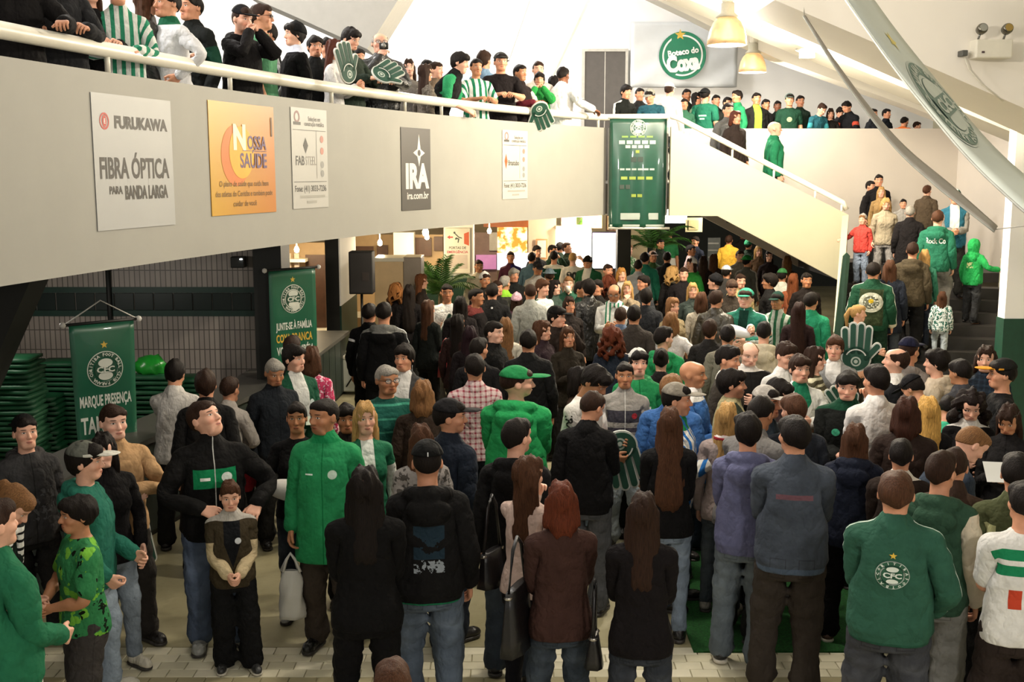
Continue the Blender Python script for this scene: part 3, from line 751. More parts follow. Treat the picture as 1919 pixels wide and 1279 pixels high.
def build_clothes():
    top('jacket', PJ, (.066, .058, .044), .82, 34, collar=.032)
    top('hoodie', PJ, (.066, .058, .044), .82, 34, extra=hood_bits)
    top('tee', PT, (.066, .06, .05, 1, .72), .84, 30, noi=.004)
    top('shirt', PT, (.058, .050, .036), .84, 34, noi=.007, collar=.03)
    top('fjacket', PF, (.058, .050, .038), .82, 34, bust=.062, collar=.022, noi=.007)
    top('ftop', PF, (.054, .047, .034), .86, 32, bust=.066, noi=.004)
    top('coat', PC, (.068, .060, .046), .66, 30, collar=.04)
    top('vest', PJ, None, .84, 34, collar=.05)
    for nm, r0, r1, r2, r3, zl in (('jeans', .099, .080, .068, .070, .045), ('slim', .094, .068, .056, .047, .075), ('loose', .105, .090, .086, .088, .03)):
        g = Grid((-.26, -.20, 0), (.26, .20, 1.06), .0095)
        g.loft([(.78, .166, .118, .012), (.88, .172, .122, .016), (.93, .160, .112, .010), (1.0, .148, .10, .006), (1.03, .146, .098, .005)], .03)
        for sg in (1, -1):
            s_ = 'L' if sg > 0 else 'R'; h_, k_, a_ = J['hi'+s_], J['kn'+s_], J['an'+s_]
            g.cone(h_ + (0, .012, -.03), k_, r0, r1, .025); g.cone(k_, k_ + (.003*sg, .018, -.15), r1, r2, .02); g.cone(k_ + (.003*sg, .018, -.15), a_ + (0, 0, -.05), r2, r3, .02)
            for z in (.56, .47, .20, .155, .11): g.cone((.101*sg, .004 + (.01 if z < .3 else 0), z), (.102*sg, .006, z + .012), np.interp(z, (.085, .35, .5), (r3, r2, r1)) + .006, np.interp(z, (.085, .35, .5), (r3, r2, r1)) + .002, .012)
        g.ell((0, .03, .735), (.016, .16, .06), .02, cut=True)
        g.noise(.008, 30, 5, (1, 1, 1.1), True); g.plane((0, 0, 1), zl)
        P, F = g.mesh(); register(nm, P, F, ['hips'] + both(['th', 'sn']), (2400, 1100, 500), .02)
    for s_, sg in (('L', 1), ('R', -1)):
        g = Grid((-.19 if sg < 0 else .03, -.20, -.01), (-.03 if sg < 0 else .19, .11, .16), .006)
        g.cone((.105*sg, .045, .05), (.114*sg, -.115, .040), .046, .040, .03); g.cone((.114*sg, -.115, .036), (.114*sg, -.145, .034), .040, .034, .02); g.cone((.105*sg, .02, .05), (.105*sg, .015, .12), .046, .042, .03)
        g.plane((0, 0, 1), .022)
        P, F = g.mesh(); register('shoe' + s_, P, F, ['ft' + s_], (700, 260, 120))
        g = Grid((-.19 if sg < 0 else .03, -.21, -.01), (-.03 if sg < 0 else .19, .12, .06), .006)
        g.cone((.105*sg, .05, .012), (.114*sg, -.125, .012), .050, .047, .02); g.plane((0, 0, 1), .0); g.plane((0, 0, -1), -.026)
        P, F = g.mesh(); register('sole' + s_, P, F, ['ft' + s_], (300, 120, 60))

HB = lambda p: weights(p, ['head'])
def long_w(p):
    W = weights(p, ['head']); t = np.clip((1.53 - p[:, 2]) / .16, 0, 1) * .85
    W *= (1 - t)[:, None]; W[:, BN.index('chest')] += t
    return W
def hair(name, fn, tg=(1800, 900, 420), lo=(-.17, -.17, 1.48), hi=(.17, .21, 1.80), h=.0062, wf=None, noi=.004, fr=90, an=(1, 1, .25)):
    g = Grid(lo, hi, h); fn(g)
    if noi: g.noise(noi, fr, 11, an)
    P, F = g.mesh(); register(name, P, F, None, tg, wfun=wf or HB, smooth=0)
def cran(g, e=.012, top_=0): g.ell((0, .020, 1.660 + top_*.4), (.0765 + e*.62, .097 + e, .098 + e*.8 + top_), .02); g.ell((0, -.040, 1.709), (.067 + e*.3, .053 + e*.6, .042 + e*.6 + top_), .02)
def face_cut(g, zf=1.706, w=.064):      # clears the face below the hairline
    g.ell((0, -.112, zf - .079), (w, .075, .080), .008, cut=True)
def build_hair():
    def short(g): cran(g, .009, .003); g.plane((0, .62, 1), 1.640); face_cut(g)
    def mop(g):
        cran(g, .016, .005); g.ell((0, -.070, 1.712), (.068, .034, .030), .02); g.plane((0, .85, 1), 1.608); face_cut(g, 1.692)
    def spiky(g): cran(g, .010, .010); g.cone((-.03, -.06, 1.745), (.03, -.06, 1.745), .022, .022, .02); g.plane((0, .62, 1), 1.640); face_cut(g)
    def buzz(g): cran(g, .0045); g.plane((0, .55, 1), 1.648); face_cut(g, 1.705)
    def bald(g):
        cran(g, .009); g.plane((0, .6, 1), 1.628); face_cut(g); g.ell((0, -.045, 1.745), (.074, .12, .078), .012, cut=True)
    def curtain(g, zend, w=.10, out=0):
        cran(g, .013, .003)
        g.cone((0, .045, 1.66), (0, .072 + out, zend + .06), .088, w, .02, sy=1.75)
        for sg in (1, -1): g.cone((.066*sg, .015, 1.65), (.078*sg, .03, max(zend + .05, 1.40)), .030, .030, .02, sy=.8)
        face_cut(g, 1.705, .060); g.ell((0, -.095, 1.52), (.078, .085, .13), .012, cut=True)
        g.ell((0, -.02, 1.46), (.062, .075, .11), .012, cut=True)
    def long_(g): curtain(g, 1.22)
    def vlong(g): curtain(g, 1.06, .115, .03)
    def bob(g): curtain(g, 1.47, .094)
    def curly(g):
        g.ell((0, .028, 1.668), (.094, .112, .112), .02); g.ell((0, -.036, 1.712), (.074, .060, .050), .02)
        for i in range(26):
            t = i * 2.4; z = 1.70 - .012 * i; r = .082 + .055 * min(1, i / 12)
            x, y = r * math.cos(t), .035 + r * .85 * math.sin(t)
            if y < -.03: y = .02
            g.ell((x, y + .02, z), (.040, .040, .036), .035)
        face_cut(g, 1.705, .068); g.ell((0, -.115, 1.60), (.062, .10, .09), .012, cut=True); g.ell((0, -.10, 1.53), (.075, .09, .12), .012, cut=True)
    def pony(g):
        cran(g, .010); g.plane((0, .62, 1), 1.632); face_cut(g)
        g.ell((0, .125, 1.69), (.03, .025, .03), .015); g.cone((0, .13, 1.69), (0, .175, 1.60), .026, .034, .02); g.cone((0, .175, 1.60), (0, .165, 1.42), .034, .012, .02)
    def bun(g): cran(g, .010); g.plane((0, .62, 1), 1.632); face_cut(g); g.ell((0, .115, 1.715), (.045, .04, .045), .015)
    hair('short', short); hair('mop', mop, noi=.006); hair('spiky', spiky, noi=.007, fr=130); hair('buzz', buzz, noi=0); hair('balding', bald, noi=.002)
    L = dict(lo=(-.19, -.17, 1.0), hi=(.19, .27, 1.80), wf=long_w, noi=.011, h=.0072, fr=120, an=(1, .6, .12))
    hair('long', long_, (2600, 1200, 520), **L); hair('verylong', vlong, (2800, 1200, 520), **L); hair('bob', bob, (2000, 900, 420), **L)
    hair('curly', curly, (3200, 1500, 600), (-.22, -.17, 1.28), (.22, .26, 1.82), wf=long_w, noi=.016, fr=95, an=(1, 1, 1))
    hair('pony', pony, lo=(-.17, -.17, 1.38), hi=(.17, .24, 1.80)); hair('bun', bun)
    def cap(g):
        g.ell((0, .018, 1.672), (.093, .113, .112), .02); g.plane((0, -.12, 1), 1.690)
        g.ell((0, -.135, 1.694), (.072, .082, .010), .008)
    def beanie(g): g.ell((0, .022, 1.668), (.096, .116, .122), .02); g.plane((0, .22, 1), 1.672); g.cone((0, .02, 1.79), (0, .02, 1.79), .01, .01, .02)
    def hoodup(g):
        g.ell((0, .03, 1.645), (.112, .128, .135), .02); g.cone((0, .04, 1.56), (0, .03, 1.47), .10, .10, .03); g.ell((0, -.11, 1.625), (.072, .10, .095), .015, cut=True)
    def bucket(g): g.ell((0, .018, 1.676), (.094, .114, .105), .02); g.plane((0, 0, 1), 1.690); g.ell((0, .012, 1.694), (.132, .15, .014), .01)
    hair('cap', cap, (1200, 600, 320), lo=(-.17, -.25, 1.62), hi=(.17, .17, 1.82), noi=0)
    hair('beanie', beanie, (1000, 500, 280), lo=(-.17, -.17, 1.60), hi=(.17, .21, 1.84), noi=.002, fr=120)
    hair('hoodup', hoodup, (1400, 700, 350), lo=(-.17, -.17, 1.40), hi=(.17, .21, 1.84), noi=.003, fr=60, wf=long_w)
    hair('bucket', bucket, (900, 500, 280), lo=(-.17, -.2, 1.62), hi=(.17, .2, 1.82), noi=0)
    def scarf(g):
        for i in range(16):
            t, u = 2*math.pi*i/16, 2*math.pi*(i+1)/16
            g.cone((.085*math.cos(t), .012 + .085*math.sin(t), 1.485 + .01*math.sin(t)), (.085*math.cos(u), .012 + .085*math.sin(u), 1.485 + .01*math.sin(u)), .027, .027, .01)
        for sg in (1, -1): g.cone((.06*sg, -.09, 1.48), (.085*sg, -.165, 1.12), .034, .042, .02, sy=2.2)
        g.plane((0, 0, 1), 1.08)
    g = Grid((-.2, -.24, 1.04), (.2, .16, 1.56), .0085); scarf(g); g.noise(.004, 60, 4)
    P, F = g.mesh(); register('scarf', P, F, ['chest', 'neck'], (1800, 900, 420), .03)
def rebind(src, dst, wf):                     # same shape, other weights (a cap turned backwards, ...)
    T[dst] = [(p * (-1, -1, 1) + (0, .036, 0), f, W) for p, f, W in T[src]]

# ------------------------------------------------------------------ posing
def Rx(a): c, s = math.cos(a), math.sin(a); return np.array(((1, 0, 0), (0, c, -s), (0, s, c)))
def Ry(a): c, s = math.cos(a), math.sin(a); return np.array(((c, 0, s), (0, 1, 0), (-s, 0, c)))
def Rz(a): c, s = math.cos(a), math.sin(a); return np.array(((c, -s, 0), (s, c, 0), (0, 0, 1)))
def align(u, v):
    u = u / np.linalg.norm(u); v = v / np.linalg.norm(v); w = np.cross(u, v); c = u @ v
    if c < -.9999: return Rz(math.pi)
    K = np.array(((0, -w[2], w[1]), (w[2], 0, -w[0]), (-w[1], w[0], 0)))
    return np.eye(3) + K + K @ K / (1 + c)
def rot(ax, a):
    ax = ax / np.linalg.norm(ax); K = np.array(((0, -ax[2], ax[1]), (ax[2], 0, -ax[0]), (-ax[1], ax[0], 0)))
    return np.eye(3) + math.sin(a) * K + (1 - math.cos(a)) * K @ K
def ik(S, Tg, l1, l2, pole):
    v = Tg - S; L = np.linalg.norm(v); L2 = min(max(L, abs(l1-l2) + .02), l1 + l2 - .004); v = v / L
    Tg = S + v * L2; a = (l1*l1 - l2*l2 + L2*L2) / (2*L2); h = math.sqrt(max(l1*l1 - a*a, 0))
    p = np.array(pole, float); p = p - v * (p @ v); p /= np.linalg.norm(p)
    return S + v*a + p*h, Tg
# wrist targets in the chest frame (for the left arm; x is mirrored for the right), elbow pole, finger curl, roll of the hand
ARMS = {'down': ((.232, -.04, .885), (.25, 1, 0), .3, 0), 'swing': ((.25, -.16, .92), (.2, 1, 0), .3, 0), 'back': ((.25, .10, .90), (.2, 1, 0), .3, 0),
        'pocket': ((.20, -.13, .94), (.6, .9, 0), .6, .4), 'hip': ((.21, -.04, 1.02), (1, .5, 0), .8, 0),
        'cross': ((.03, -.225, 1.20), (.8, -.1, -.7), .5, -0.2), 'crossb': ((.0, -.19, 1.15), (.8, -.1, -.7), .5, -0.2),
        'phone': ((.07, -.30, 1.20), (.45, .5, -1), .9, 0.2), 'hold': ((.05, -.31, 1.10), (.45, .6, -1), .9, 0.1), 'low': ((.055, -.25, 1.0), (.55, .9, -.6), .7, -0.2),
        'rail': ((.10, -.35, 1.19), (.8, .2, -1), .7, -1.0), 'railw': ((.26, -.34, 1.18), (.8, .2, -.6), .9, -1.1), 'face': ((.06, -.185, 1.50), (.8, -.1, -1), .6, 0.3),
        'chin': ((.03, -.17, 1.47), (.7, -.2, -1), .9, 0.3), 'up': ((.20, -.16, 1.86), (1, .2, -.1), .2, 0.2), 'upf': ((.14, -.34, 1.60), (.9, .1, -.6), .5, 0.2),
        'fwd': ((.17, -.48, 1.25), (.6, .2, -1), .5, 0), 'reach': ((.12, -.50, 1.02), (.6, .3, -1), .5, -0.8), 'kidl': ((.225, -.275, 1.10), (.9, .3, -.4), .45, -1.2), 'kidr': ((.11, -.245, 1.10), (.9, .3, -.4), .45, -1.2),
        'side': ((.46, -.16, 1.16), (.1, 1, -.3), .3, -0.6), 'sleep': ((.07, -.22, 1.12), (.8, .2, -.8), .5, -0.3), 'belly': ((.07, -.21, 1.06), (.9, .2, -.6), .4, -0.3)}
LEGS = {'stand': ((0, 0, 0), (0, 0, 0)), 'wide': ((.05, 0, 0), (.05, 0, 0)), 'stepL': ((0, -.16, 0), (0, .12, 0)), 'stepR': ((0, .12, 0), (0, -.16, 0)),
        'kneeL': ((.01, -.10, .06), (0, .03, 0)), 'climbL': ((0, -.28, .165), (0, 0, 0)), 'climbR': ((0, 0, 0), (0, -.28, .165)), 'downL': ((0, -.28, -.0), (0, 0, .165)), 'relax': ((.04, -.06, 0), (.0, .03, 0))}
def pose(armL='down', armR='down', legs='stand', lean=0, twist=0, side=0, hy=0, hp=0, ht=0, hs=1.0, **k):
    lean, twist, side, hy, hp, ht = [math.radians(v) for v in (lean, twist, side, hy, hp, ht)]
    M = {}
    lf, rf = [np.array(v) for v in LEGS[legs]]
    low = min(lf[2], rf[2])
    drop = .0
    if legs.startswith('step'): drop = .022
    if legs.startswith('climb') or legs.startswith('down'): drop = -.03 + .02
    fw = -.5 * (lf[1] + rf[1])
    hipR = Rz(twist*.25) @ Rx(lean*.35); hipP = J['hips'] + np.array((0, -fw * .9 + .10*math.sin(lean), -drop - .05*abs(math.sin(lean))))
    M['hips'] = (hipR, J['hips'], hipP)
    ap = lambda b, p: M[b][0] @ (p - M[b][1]) + M[b][2]
    chR = Rz(twist) @ Ry(side) @ Rx(lean)
    M['chest'] = (chR, J['chest'], ap('hips', J['chest']))
    hR = chR @ Rx(-lean*.6) @ Rz(hy) @ Rx(-hp) @ Ry(ht); nR = chR @ Rx(-lean*.3) @ Rz(hy*.4) @ Rx(-hp*.45) @ Ry(ht*.5)
    M['neck'] = (nR, J['neck'], ap('chest', J['neck'])); M['head'] = (hR * hs, J['head'], ap('neck', J['head']))
    for s_, sg, an in (('L', 1, armL), ('R', -1, armR)):
        tg, pole, curl, roll = ARMS[an] if isinstance(an, str) else an
        mir = np.array((sg, 1, 1)); tg = np.array(tg) * mir; pole = np.array(pole) * mir
        S = ap('chest', J['sh'+s_]); Tg = ap('chest', tg); pole = chR @ pole
        E, W = ik(S, Tg, .285, .255, pole); d = AD * mir
        Ru = align(d, E - S); Rf = align(Ru @ d, W - E) @ Ru; dd = W - E
        Rf = rot(dd, -sg * roll) @ Rf
        M['ua'+s_] = (Ru, J['sh'+s_], S); M['fa'+s_] = (Rf, J['el'+s_], E)
        _, f, n = hand_axes(sg); ax = np.cross(d, n)
        M['ha'+s_] = (Rf, J['wr'+s_], W)
        R1 = Rf @ rot(ax, curl * .9); k1 = Rf @ (J['k1'+s_] - J['wr'+s_]) + W; M['f1'+s_] = (R1, J['k1'+s_], k1)
        R2 = Rf @ rot(ax, curl * 2.0); k2 = R1 @ (J['k2'+s_] - J['k1'+s_]) + k1; M['f2'+s_] = (R2, J['k2'+s_], k2)
    for s_, sg, off in (('L', 1, lf), ('R', -1, rf)):
        S = ap('hips', J['hi'+s_]); A = J['an'+s_] + off * np.array((sg, 1, 1))
        l1 = np.linalg.norm(J['kn'+s_] - J['hi'+s_]); l2 = np.linalg.norm(J['an'+s_] - J['kn'+s_])
        K, A2 = ik(S, A, l1, l2, (.15*sg, -1, 0))
        Rt = align(J['kn'+s_] - J['hi'+s_], K - S); Rs = align(Rt @ (J['an'+s_] - J['kn'+s_]), A2 - K) @ Rt
        M['th'+s_] = (Rt, J['hi'+s_], S); M['sn'+s_] = (Rs, J['kn'+s_], K); M['ft'+s_] = (Rz(.16*sg), J['an'+s_], A2)
    A = np.zeros((len(BN), 3, 4), np.float32)
    for i, b in enumerate(BN):
        R, j0, j1 = M[b]; A[i, :, :3] = R; A[i, :, 3] = j1 - R @ j0
    return A
def skin(P, W, A):
    B = (W @ A.reshape(len(A), 12)).reshape(-1, 3, 4)
    return np.einsum('nij,nj->ni', B[:, :, :3], P) + B[:, :, 3]
# ------------------------------------------------------------------ one person
build_body(); build_clothes(); build_hair(); rebind('cap', 'capback', None)
PEOPLE = []
HC = {'k': '#17110e', 'b': '#2e1d14', 'm': '#4a2f1f', 'l': '#7a5636', 'y': '#b08a55', 'r': '#5a2a18', 'g': '#8d8880', 'w': '#b9b4ab'}
def emit_part(name, tpl, lod, A, sc, m, parent, lab=None, infl=0):
    P, F, W = T[tpl][lod]
    Q = skin(P, W, A) * sc
    me = tri_mesh(name, Q, F)
    at = me.attributes.new('rest', 'FLOAT_VECTOR', 'POINT'); at.data.foreach_set('vector', P.astype(np.float32).ravel())
    me.materials.append(m)
    o = bpy.data.objects.new(name, me); C.objects.link(o); o.parent = parent
    if lab: o['label'] = lab
    return o
def decal(P, F, mname, m, tpl, A, sc, parent, side='b', lift=.004, lod=0):
    """flat artwork given in the rest pose (x, z), wrapped on a garment and posed with it"""
    from mathutils.bvhtree import BVHTree
    tp, tf, tw = T[tpl][lod]
    bv = BVHTree.FromPolygons([tuple(v) for v in tp.tolist()], tf.tolist())
    out, ws = [], []
    y0, dy = (.6, -1) if side == 'b' else (-.6, 1)
    for x, z in P:
        if side in ('b', 'f'): hit = bv.ray_cast(Vector((x, y0, z)), Vector((0, dy, 0)))
        else:                      # 's': round the upper arm, x runs down the arm, z across
            sg = 1 if side == 'sL' else -1
            s_ = 'L' if sg > 0 else 'R'; d, f, n = hand_axes(sg)
            o_ = J['sh' + s_] + d * x + f * z - n * .5; hit = bv.ray_cast(Vector(o_), Vector(n))
        if hit[0] is None: hit = bv.find_nearest(Vector((x, y0 * .25, z)))
        n = hit[1]
        if side == 'b' and n.y < 0 or side == 'f' and n.y > 0: n = -n
        out.append(hit[0] + n * lift); ws.append(tw[tf[hit[2]]].mean(0))
    R_ = np.array([tuple(v) for v in out], np.float32)
    Q = skin(R_, np.array(ws, np.float32), A) * sc
    me = bpy.data.meshes.new(mname); me.from_pydata([tuple(v) for v in Q.tolist()], [], F); me.materials.append(m)
    o = bpy.data.objects.new(mname, me); C.objects.link(o); o.parent = parent
    return o
FLOORZ = {}
def person(label, px, py, h=1.72, face=180, top=('jacket', '#151515'), legs=('jeans', '#2a3342'), hair=('short', 'k'), skin_='m', hat=None, z=0.0, depth=None,
           shoes='#1a1614', sole=None, sx=None, group=None, scarf=None, stub=0, clear=None, lod=None, name='person', decals=(), under=None, stance='stand', **po):
    po['legs'] = stance
    fem = top[0] in ('fjacket', 'ftop'); child = h < 1.45
    if 'hs' not in po: po['hs'] = 1.0 if not child else 1.0 + (1.45 - h) * .5
    A = pose(**po)
    bp, bf, bw = T['body'][2]
    m = bw[:, BN.index('head')] > .5
    q = skin(bp[m], bw[m], A); top_i = q[:, 2].argmax(); ht = q[top_i].astype(float)
    r = ray(px, py)
    ang = math.radians(face) - math.atan2(r[0], r[1])
    w_ = sx if sx else (.93 if fem else 1.0)
    ht[:2] *= w_; Rw = Rz(ang)
    hatz = .012 + (.012 if hat else 0)
    if depth is None:            # standing on a level z, head top seen at the pixel
        s = h / 1.75; zt = z + s * (ht[2] + hatz); hw = np.array((0, 0, CAMZ)) + r * ((zt - CAMZ) / r[2])
    else:                        # standing at a known distance: the height follows
        for _ in range(40):
            hw = np.array((0, 0, CAMZ)) + r * (depth / r[1]); s = (hw[2] - z) / (ht[2] + hatz); h = s * 1.75
            if clear is None or clear(hw - Rw @ (s * np.array((ht[0], ht[1], 0)))) >= 0: break
            depth += .04
    root = hw - Rw @ (s * np.array((ht[0], ht[1], 0))); root[2] = z
    dist = math.hypot(root[0], root[1])
    if lod is None: lod = 0 if dist < 9.3 else 1 if dist < 14.5 else 2
    e = bpy.data.objects.new(name, None); C.objects.link(e); e.location = root; e.rotation_euler = (0, 0, ang); e.empty_display_size = .2
    e['label'] = label; e['category'] = 'person'
    if group: e['group'] = group
    sc = np.array((s * w_, s * w_, s), np.float32)
    hc = HC.get(hair[1], hair[1]) if hair else '#2a1d15'
    emit_part('body', 'bodyt' if top[0] in ('tee', 'vest') and not under else 'body', lod, A, sc, skinmat(skin_, hc if hair and hair[1] not in ('y', 'w') else '#6a5038', stub), e)
    nm = {'fjacket': 'jacket', 'ftop': 'sweater', 'tee': 'shirt', 'hoodie': 'hooded_sweatshirt'}.get(top[0], top[0])
    if under: emit_part('shirt', under[0], lod, A, sc, cloth(under[1], *under[2:]), e)
    if top[0] in ('jacket', 'hoodie', 'fjacket', 'coat') and not any(q[0] in ('open', 'zip') for q in (top[2] if len(top) > 2 else ())):
        top = (top[0], top[1], [('zip', .0035, tuple(v * .45 for v in hexc(top[1])[:3]))] + list(top[2] if len(top) > 2 else ())) + tuple(top[3:])
    tk = top[4] if len(top) > 4 else 'cloth'
    tp = emit_part(nm, top[0], lod, A, sc, cloth(top[1], tuple(top[2]) if len(top) > 2 else (), tk), e)
    lk = legs[2] if len(legs) > 2 else ('denim' if legs[0] in ('jeans', 'slim') and legs[1][1:3] < legs[1][5:7] else 'cloth')
    if lk == 'cloth': lk = 'trouser'
    emit_part('trousers', legs[0], lod, A, sc, cloth(legs[1], tuple(legs[3]) if len(legs) > 3 else (), lk), e)
    for s_ in 'LR':
        so = emit_part('shoe', 'shoe' + s_, lod, A, sc, cloth(shoes, (), 'leather'), e)
        if lod < 2: emit_part('sole', 'sole' + s_, lod, A, sc, cloth(sole or '#3a3632', (), 'shiny'), so)
    if hair and hair[0] != 'none':
        emit_part('hair', hair[0], lod, A, sc, hairmat(hc), e)
    if hat: emit_part({'capback': 'cap', 'hoodup': 'hood', 'bucket': 'hat'}.get(hat[0], hat[0]), hat[0], lod, A, sc, cloth(hat[1], tuple(hat[2]) if len(hat) > 2 else ()), e)
    if scarf: emit_part('scarf', 'scarf', lod, A, sc, cloth(scarf[0], tuple(scarf[1]) if len(scarf) > 1 else ()), e)
    for di, (dfun, side, col) in enumerate(decals):
        P, F = dfun
        decal(P, F, 'print', mat('print', col, .7), top[0], A, sc, tp, side, lift=.004 + .003 * di, lod=lod)
    info = dict(e=e, A=A, sc=sc, ang=ang, root=root, h=h, s=s, label=label)
    def joint(b, p=None):        # world position of a rest-pose point carried by a bone
        p = J[{'ha': 'wr', 'fa': 'el', 'ua': 'sh'}.get(b[:2], '') + b[-1]] if p is None else np.array(p)
        M = A[BN.index(b)]; return root + Rw @ ((M[:, :3] @ p + M[:, 3]) * sc)
    info['joint'] = joint; info['Rw'] = Rw
    PEOPLE.append(info)
    return info
# ------------------------------------------------------------------ who stands where: pixel of the head top, body height, heading (0 = towards the camera, 90 = to the right)
SPECS = []
def P(label, px, py, h, face, top, legs=('jeans', '#252b36'), hair=('short', 'k'), sk='m', hat=None, **k):
    SPECS.append(dict(label=label, px=px, py=py, h=h, face=face, top=top, legs=legs, hair=hair, skin_=sk, hat=hat, where='floor', **k))
def B(label, px, py, off_, face, top, hair=('short', 'k'), sk='m', hat=None, **k):      # at the balcony rail, off_ = head's distance behind it
    SPECS.append(dict(label=label, px=px, py=py, off=off_, face=face, top=top, hair=hair, skin_=sk, hat=hat, where='balcony', h=1.7, **k))
def U(label, px, py, dep, face, top, hair=('short', 'k'), sk='m', hat=None, **k):       # upper level on the right, at distance dep
    SPECS.append(dict(label=label, px=px, py=py, dep=dep, face=face, top=top, hair=hair, skin_=sk, hat=hat, where='upper', h=1.7, **k))
def S(label, px, py, h, face, top, legs=('jeans', '#252b36'), hair=('short', 'k'), sk='m', hat=None, near=18.0, **k):   # on the stairs or the landing
    SPECS.append(dict(label=label, px=px, py=py, h=h, face=face, top=top, legs=legs, hair=hair, skin_=sk, hat=hat, where='stairs', near=near, **k))
GRN, DGN, TEAL, BLK, WHT, GRY, NAVY, BRN = '#14804a', '#12462f', '#1b6a5c', '#131212', '#d6d3cd', '#6a6966', '#1b2130', '#3a291f'
JEAN, DJEAN, LJEAN, CHAR = '#34455c', '#20293a', '#7e93a8', '#232220'
crest_f = [('disc', .075, 1.30, .032, 'f', '#c9d0c8'), ('disc', .075, 1.30, .018, 'f', DGN)]
# --- front row
P('woman with long black hair dressed all in black, seen from behind', 682, 878, 1.66, 178, ('fjacket', '#0d0c0c'), ('slim', '#0c0b0c', 'cloth'), ('long', 'k'), 'm', sx=1.05, armL='low', armR='low')
P('man in black cap and black hooded jacket with a pale back print, blue jeans', 800, 826, 1.79, 182, ('hoodie', '#141313', [('blotb', 26, .52, 'b', 1.02, 1.13, .085, '#8b9298'), ('blotb', 9, .45, 'b', 1.10, 1.30, .085, '#1f2f3a'), ('hem', .835, '#1d6a4a')]), ('jeans', '#4d5f74'), ('buzz', 'k'), 'm', hat=('cap', '#121212', [('box', -.003, .003, 1.70, 1.73, 'b', '#cfcfcf')]), sx=1.06, armR='down', armL='low', legs_='stepL')
P('woman with long brown hair in a pale pink sweater, beside the brown jacket', 985, 857, 1.63, 150, ('ftop', '#c9aea2'), ('slim', '#16151a', 'cloth'), ('long', 'm'), 'l', armL='chin', armR='low', hy=-20)
P('woman with auburn bob in a short brown wool jacket and jeans', 1053, 906, 1.62, 190, ('fjacket', '#3c2620'), ('slim', '#2f3c49'), ('bob', 'r'), 'l', armL='low', armR='hold', sx=1.0)
P('woman with long brown hair, black jacket and slate jeans, legs apart', 1205, 926, 1.63, 180, ('fjacket', '#141011'), ('slim', '#2b323d'), ('long', 'b'), 'l', armL='hold', armR='hold', legs_='wide')
P('woman with waist-long chestnut hair in black jacket, blue jeans and tall boots', 1256, 766, 1.68, 186, ('fjacket', '#100f10'), ('slim', '#6b829c'), ('verylong', 'm'), 'l', armL='hold', armR='low', shoes='#0e0d0d')
P('crown of a brown-haired head at the bottom edge of the picture', 735, 1243, 1.58, 180, ('fjacket', '#2a2220'), ('jeans', DJEAN), ('short', 'm'), 'l')
P('boy with dark hair in a lilac hooded sweatshirt and grey-blue jeans', 1404, 776, 1.71, 176, ('hoodie', '#5b5d7e'), ('jeans', '#5a6a76'), ('mop', 'k'), 'm', armL='hold', armR='hold', shoes='#151515', sole='#cfc8b8', hy=15)
P('man in a slate-blue denim jacket and worn brown trousers, seen from behind', 1494, 781, 1.76, 184, ('jacket', '#3f4a5a', [('box', -.10, .10, 1.285, 1.315, 'b', '#6a4a52'), ('hem', .86, '#4a5768')], 0, 'denim'), ('jeans', '#37302a', 'cloth'), ('short', 'k'), 'm', armL='hold', armR='hold', sx=1.08, hy=20)
P('woman with shoulder-long brown hair in a navy hooded jacket, back turned', 1603, 796, 1.66, 178, ('hoodie', '#1a1f2e'), ('jeans', '#0d0c0d', 'cloth'), ('long', 'm'), 'l', armL='hold', armR='hold', sx=.98, shoes='#5a3a2e', sole='#cfc8b8')
P('man in a green jacket with a white club crest on the back', 1681, 886, 1.72, 181, ('jacket', '#2a5644', [('sline', .006, '#b9c4ba'), ('hem', .84, '#234a3a')]), ('jeans', '#3a3d45'), ('short', 'm'), 'm', armL='low', armR='pocket', sx=1.14, decals='crestback')
P('youth in a dark green hooded sweatshirt with cream sleeves and grey sweatpants', 1762, 846, 1.68, 172, ('hoodie', '#2c4a38', [('sleeves', '#c9bda8')]), ('loose', '#76756f', 'cloth'), ('short', 'b'), 'm', armL='down', armR='down', sx=.96, hy=-15)
P('man in a brown padded vest next to the cream-sleeved hoodie', 1790, 838, 1.70, 178, ('vest', '#3a2a22'), ('jeans', '#2d3a48'), ('short', 'b'), 'm', under=('shirt', '#4a3a30'), hp=-15, sx=.98)
P('boy with a white collar and small dark head, in a dark brown jacket', 1690, 824, 1.60, 182, ('jacket', '#2a201b', [('yoke', 1.47, '#d8d2c8')]), ('jeans', CHAR), ('short', 'k'), 'm', armL='hold', armR='hold')
P('man with shaved head bending forward in a dark denim jacket', 1822, 797, 1.74, 120, ('jacket', '#2c3c50', [], 0, 'denim'), ('jeans', '#16161a', 'cloth'), ('buzz', 'l'), 'l', lean=22, hp=-30, armL='hold', armR='phone', sx=1.05)
P('person in an olive green top at the right edge of the picture', 1908, 850, 1.72, 185, ('jacket', '#4e5436', [('box', .10, .2, 1.0, 1.35, 'b', '#b9b98a')]), ('jeans', CHAR), ('short', 'k'), 'm')
P('boy in a white and green striped jersey with red letters at the right edge', 1925, 905, 1.58, 200, ('tee', '#d8d6d0', [('hs', 1.25, 1.31, '#1d7a50'), ('hs', 1.34, 1.40, '#1d7a50'), ('box', .02, .09, 1.06, 1.17, 'b', '#b9432c')]), ('loose', '#2e2521', 'cloth'), ('short', 'k'), 'm', armL='hold', armR='hold', shoes='#b9a98a')
P('blond woman with a red and white scarf beside the lilac hoodie', 1362, 756, 1.63, 172, ('fjacket', '#9a8a86'), ('slim', '#4a5866'), ('long', 'y'), 'l', scarf=('#c23340', [('hrep', .05, .4, '#e6dcd8')]), shoes='#8f8a80')
